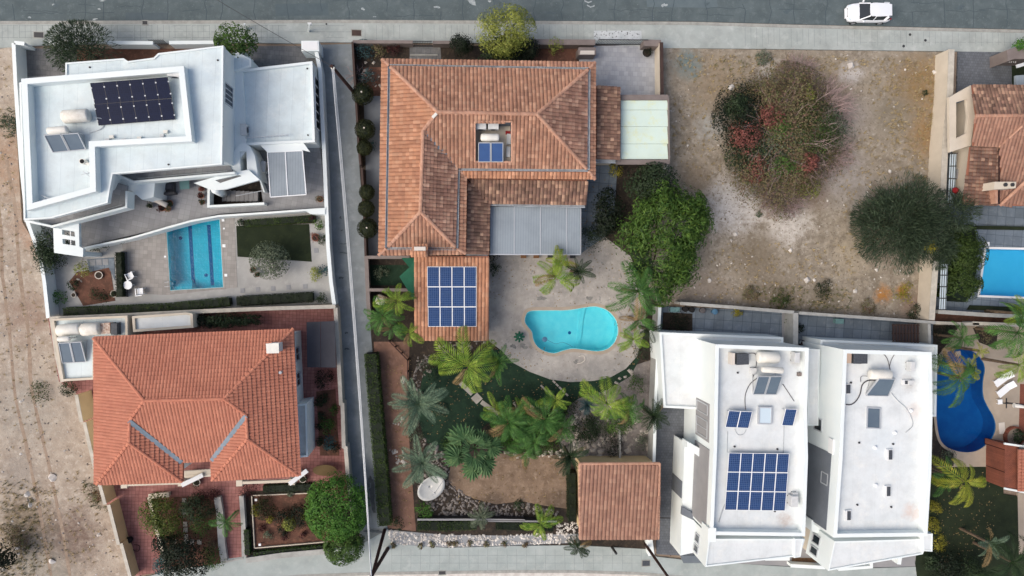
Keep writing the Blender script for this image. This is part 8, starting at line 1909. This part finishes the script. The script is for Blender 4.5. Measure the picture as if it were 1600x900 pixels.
# ================================================================ poles, wires, covers
def pole(bx, by, tx, ty, h, label, r=.16):
    b = P(bx, by, .1); t = P(tx, ty, h); o = empty('utility_pole', b, label, 'utility pole'); MB().tube([b, t], r, 8, r*.75).build('post', M['rust'], o); return o, t
p1, t1_ = pole(556, 148, 518, 103, 9.5, 'dark timber utility pole leaning over the top of the lane')
MB().bar(P(514, 104, 9.3), P(523, 102, 9.3), .1).build('crossarm', M['darkmetal'], p1)
for x in (519, 521): MB().disc(P(x, 106.5, 9.3), .1, 9.15, 9.4, 8).build('insulator', M['tank'], p1)
p2, t2_ = pole(601, 828, 580, 905, 10.5, 'left dark timber pole of the pair at the foot of the lane'); p3, t3_ = pole(606, 857, 577, 906, 10.3, 'right dark strut pole of the pair at the foot of the lane', .17)
p4, t4_ = pole(1008, 850, 1047, 906, 9., 'dark timber pole at the lower right corner of the shed', .14)
for i, (dx, sg) in enumerate(((0, 1.1), (1.6, 1.35), (-1.4, .9))):
    a, b = P(520+dx, 106, 9.3), P(581+dx*.3, 912, 10.3); pts = [a.lerp(b, t)-Vector((0, 0, 4*sg*t*(1-t))) for t in [k/16 for k in range(17)]]
    MB().tube(pts, .024, 5).build('power_cable', M['alu'], None, label=['pale overhead cable along the lane, middle of three', 'pale overhead cable along the lane, right of three', 'pale overhead cable along the lane, left of three'][i], cat='cable', group='overhead cables along the lane')
a, b = P(520, 104, 9.4), P(240, -60, 10); MB().tube([a.lerp(b, t)-Vector((0, 0, 2*t*(1-t))) for t in [k/10 for k in range(11)]], .022, 4).build('power_cable', M['darkmetal'], None, label='thin dark cable crossing the top road to the upper left', cat='cable')
def post_(bx, by, tx, ty, h, label, m='white'):
    o = empty('bollard', P(bx, by, .12), label, 'post'); MB().bar(P(bx, by, .12), P(tx, ty, h), .14).build('post', M[m], o); return o
post_(384, 45, 382, 37.5, 1.5, 'short white post beside the round green tree'); post_(482, 49, 483.5, 37, 2.6, 'white sign post seen from above on the top pavement')
o = empty('sign', P(483, 37, 2.6), 'small white sign plate on the post at the top pavement', 'sign'); MB().bar(P(481, 37, 2.55), P(487, 37, 2.55), .05, .35).build('plate', M['plastic'], o)
manhole(60.5, 54.5, .75, .45, .125, 'dark manhole cover on the pavement above the white house'); manhole(226.5, 35.5, .4, .3, .135, 'small dark drain cover at the kerb above the white house'); manhole(557, 51.5, .8, .5, .125, 'brown manhole cover on the pavement at the top of the lane', 'brownmetal')
manhole(1009.5, 880, .7, .5, .124, 'grey manhole cover near the dark pole below the shed', 'acdark'); manhole(691, 895, .6, .3, .13, 'dark drain grate at the bottom kerb')
pst = empty('bollard', P(963, 867, .12), 'short dark bollard on the bottom pavement below the shed', 'post'); MB().tube([P(963, 864, .12), P(957.5, 856, 1.3)] if False else [P(956, 855, .12), P(963, 865, 1.2)], .12, 10).build('post', M['darkmetal'], pst)
for i, (x, y) in enumerate([(1412, 72), (1446, 63), (1422, 54), (510, 37.5)]): MB().disc(P(x, y, .13), .13 if i < 3 else .08, .1, .134, 10).build('valve_cover', M['darkmetal'], None, label=['round valve cover nearest the vacant lot on the right pavement', 'round valve cover right of the lowest one', 'round valve cover near the kerb on the right pavement', 'tiny valve cover at the top of the lane'][i], cat='cover')
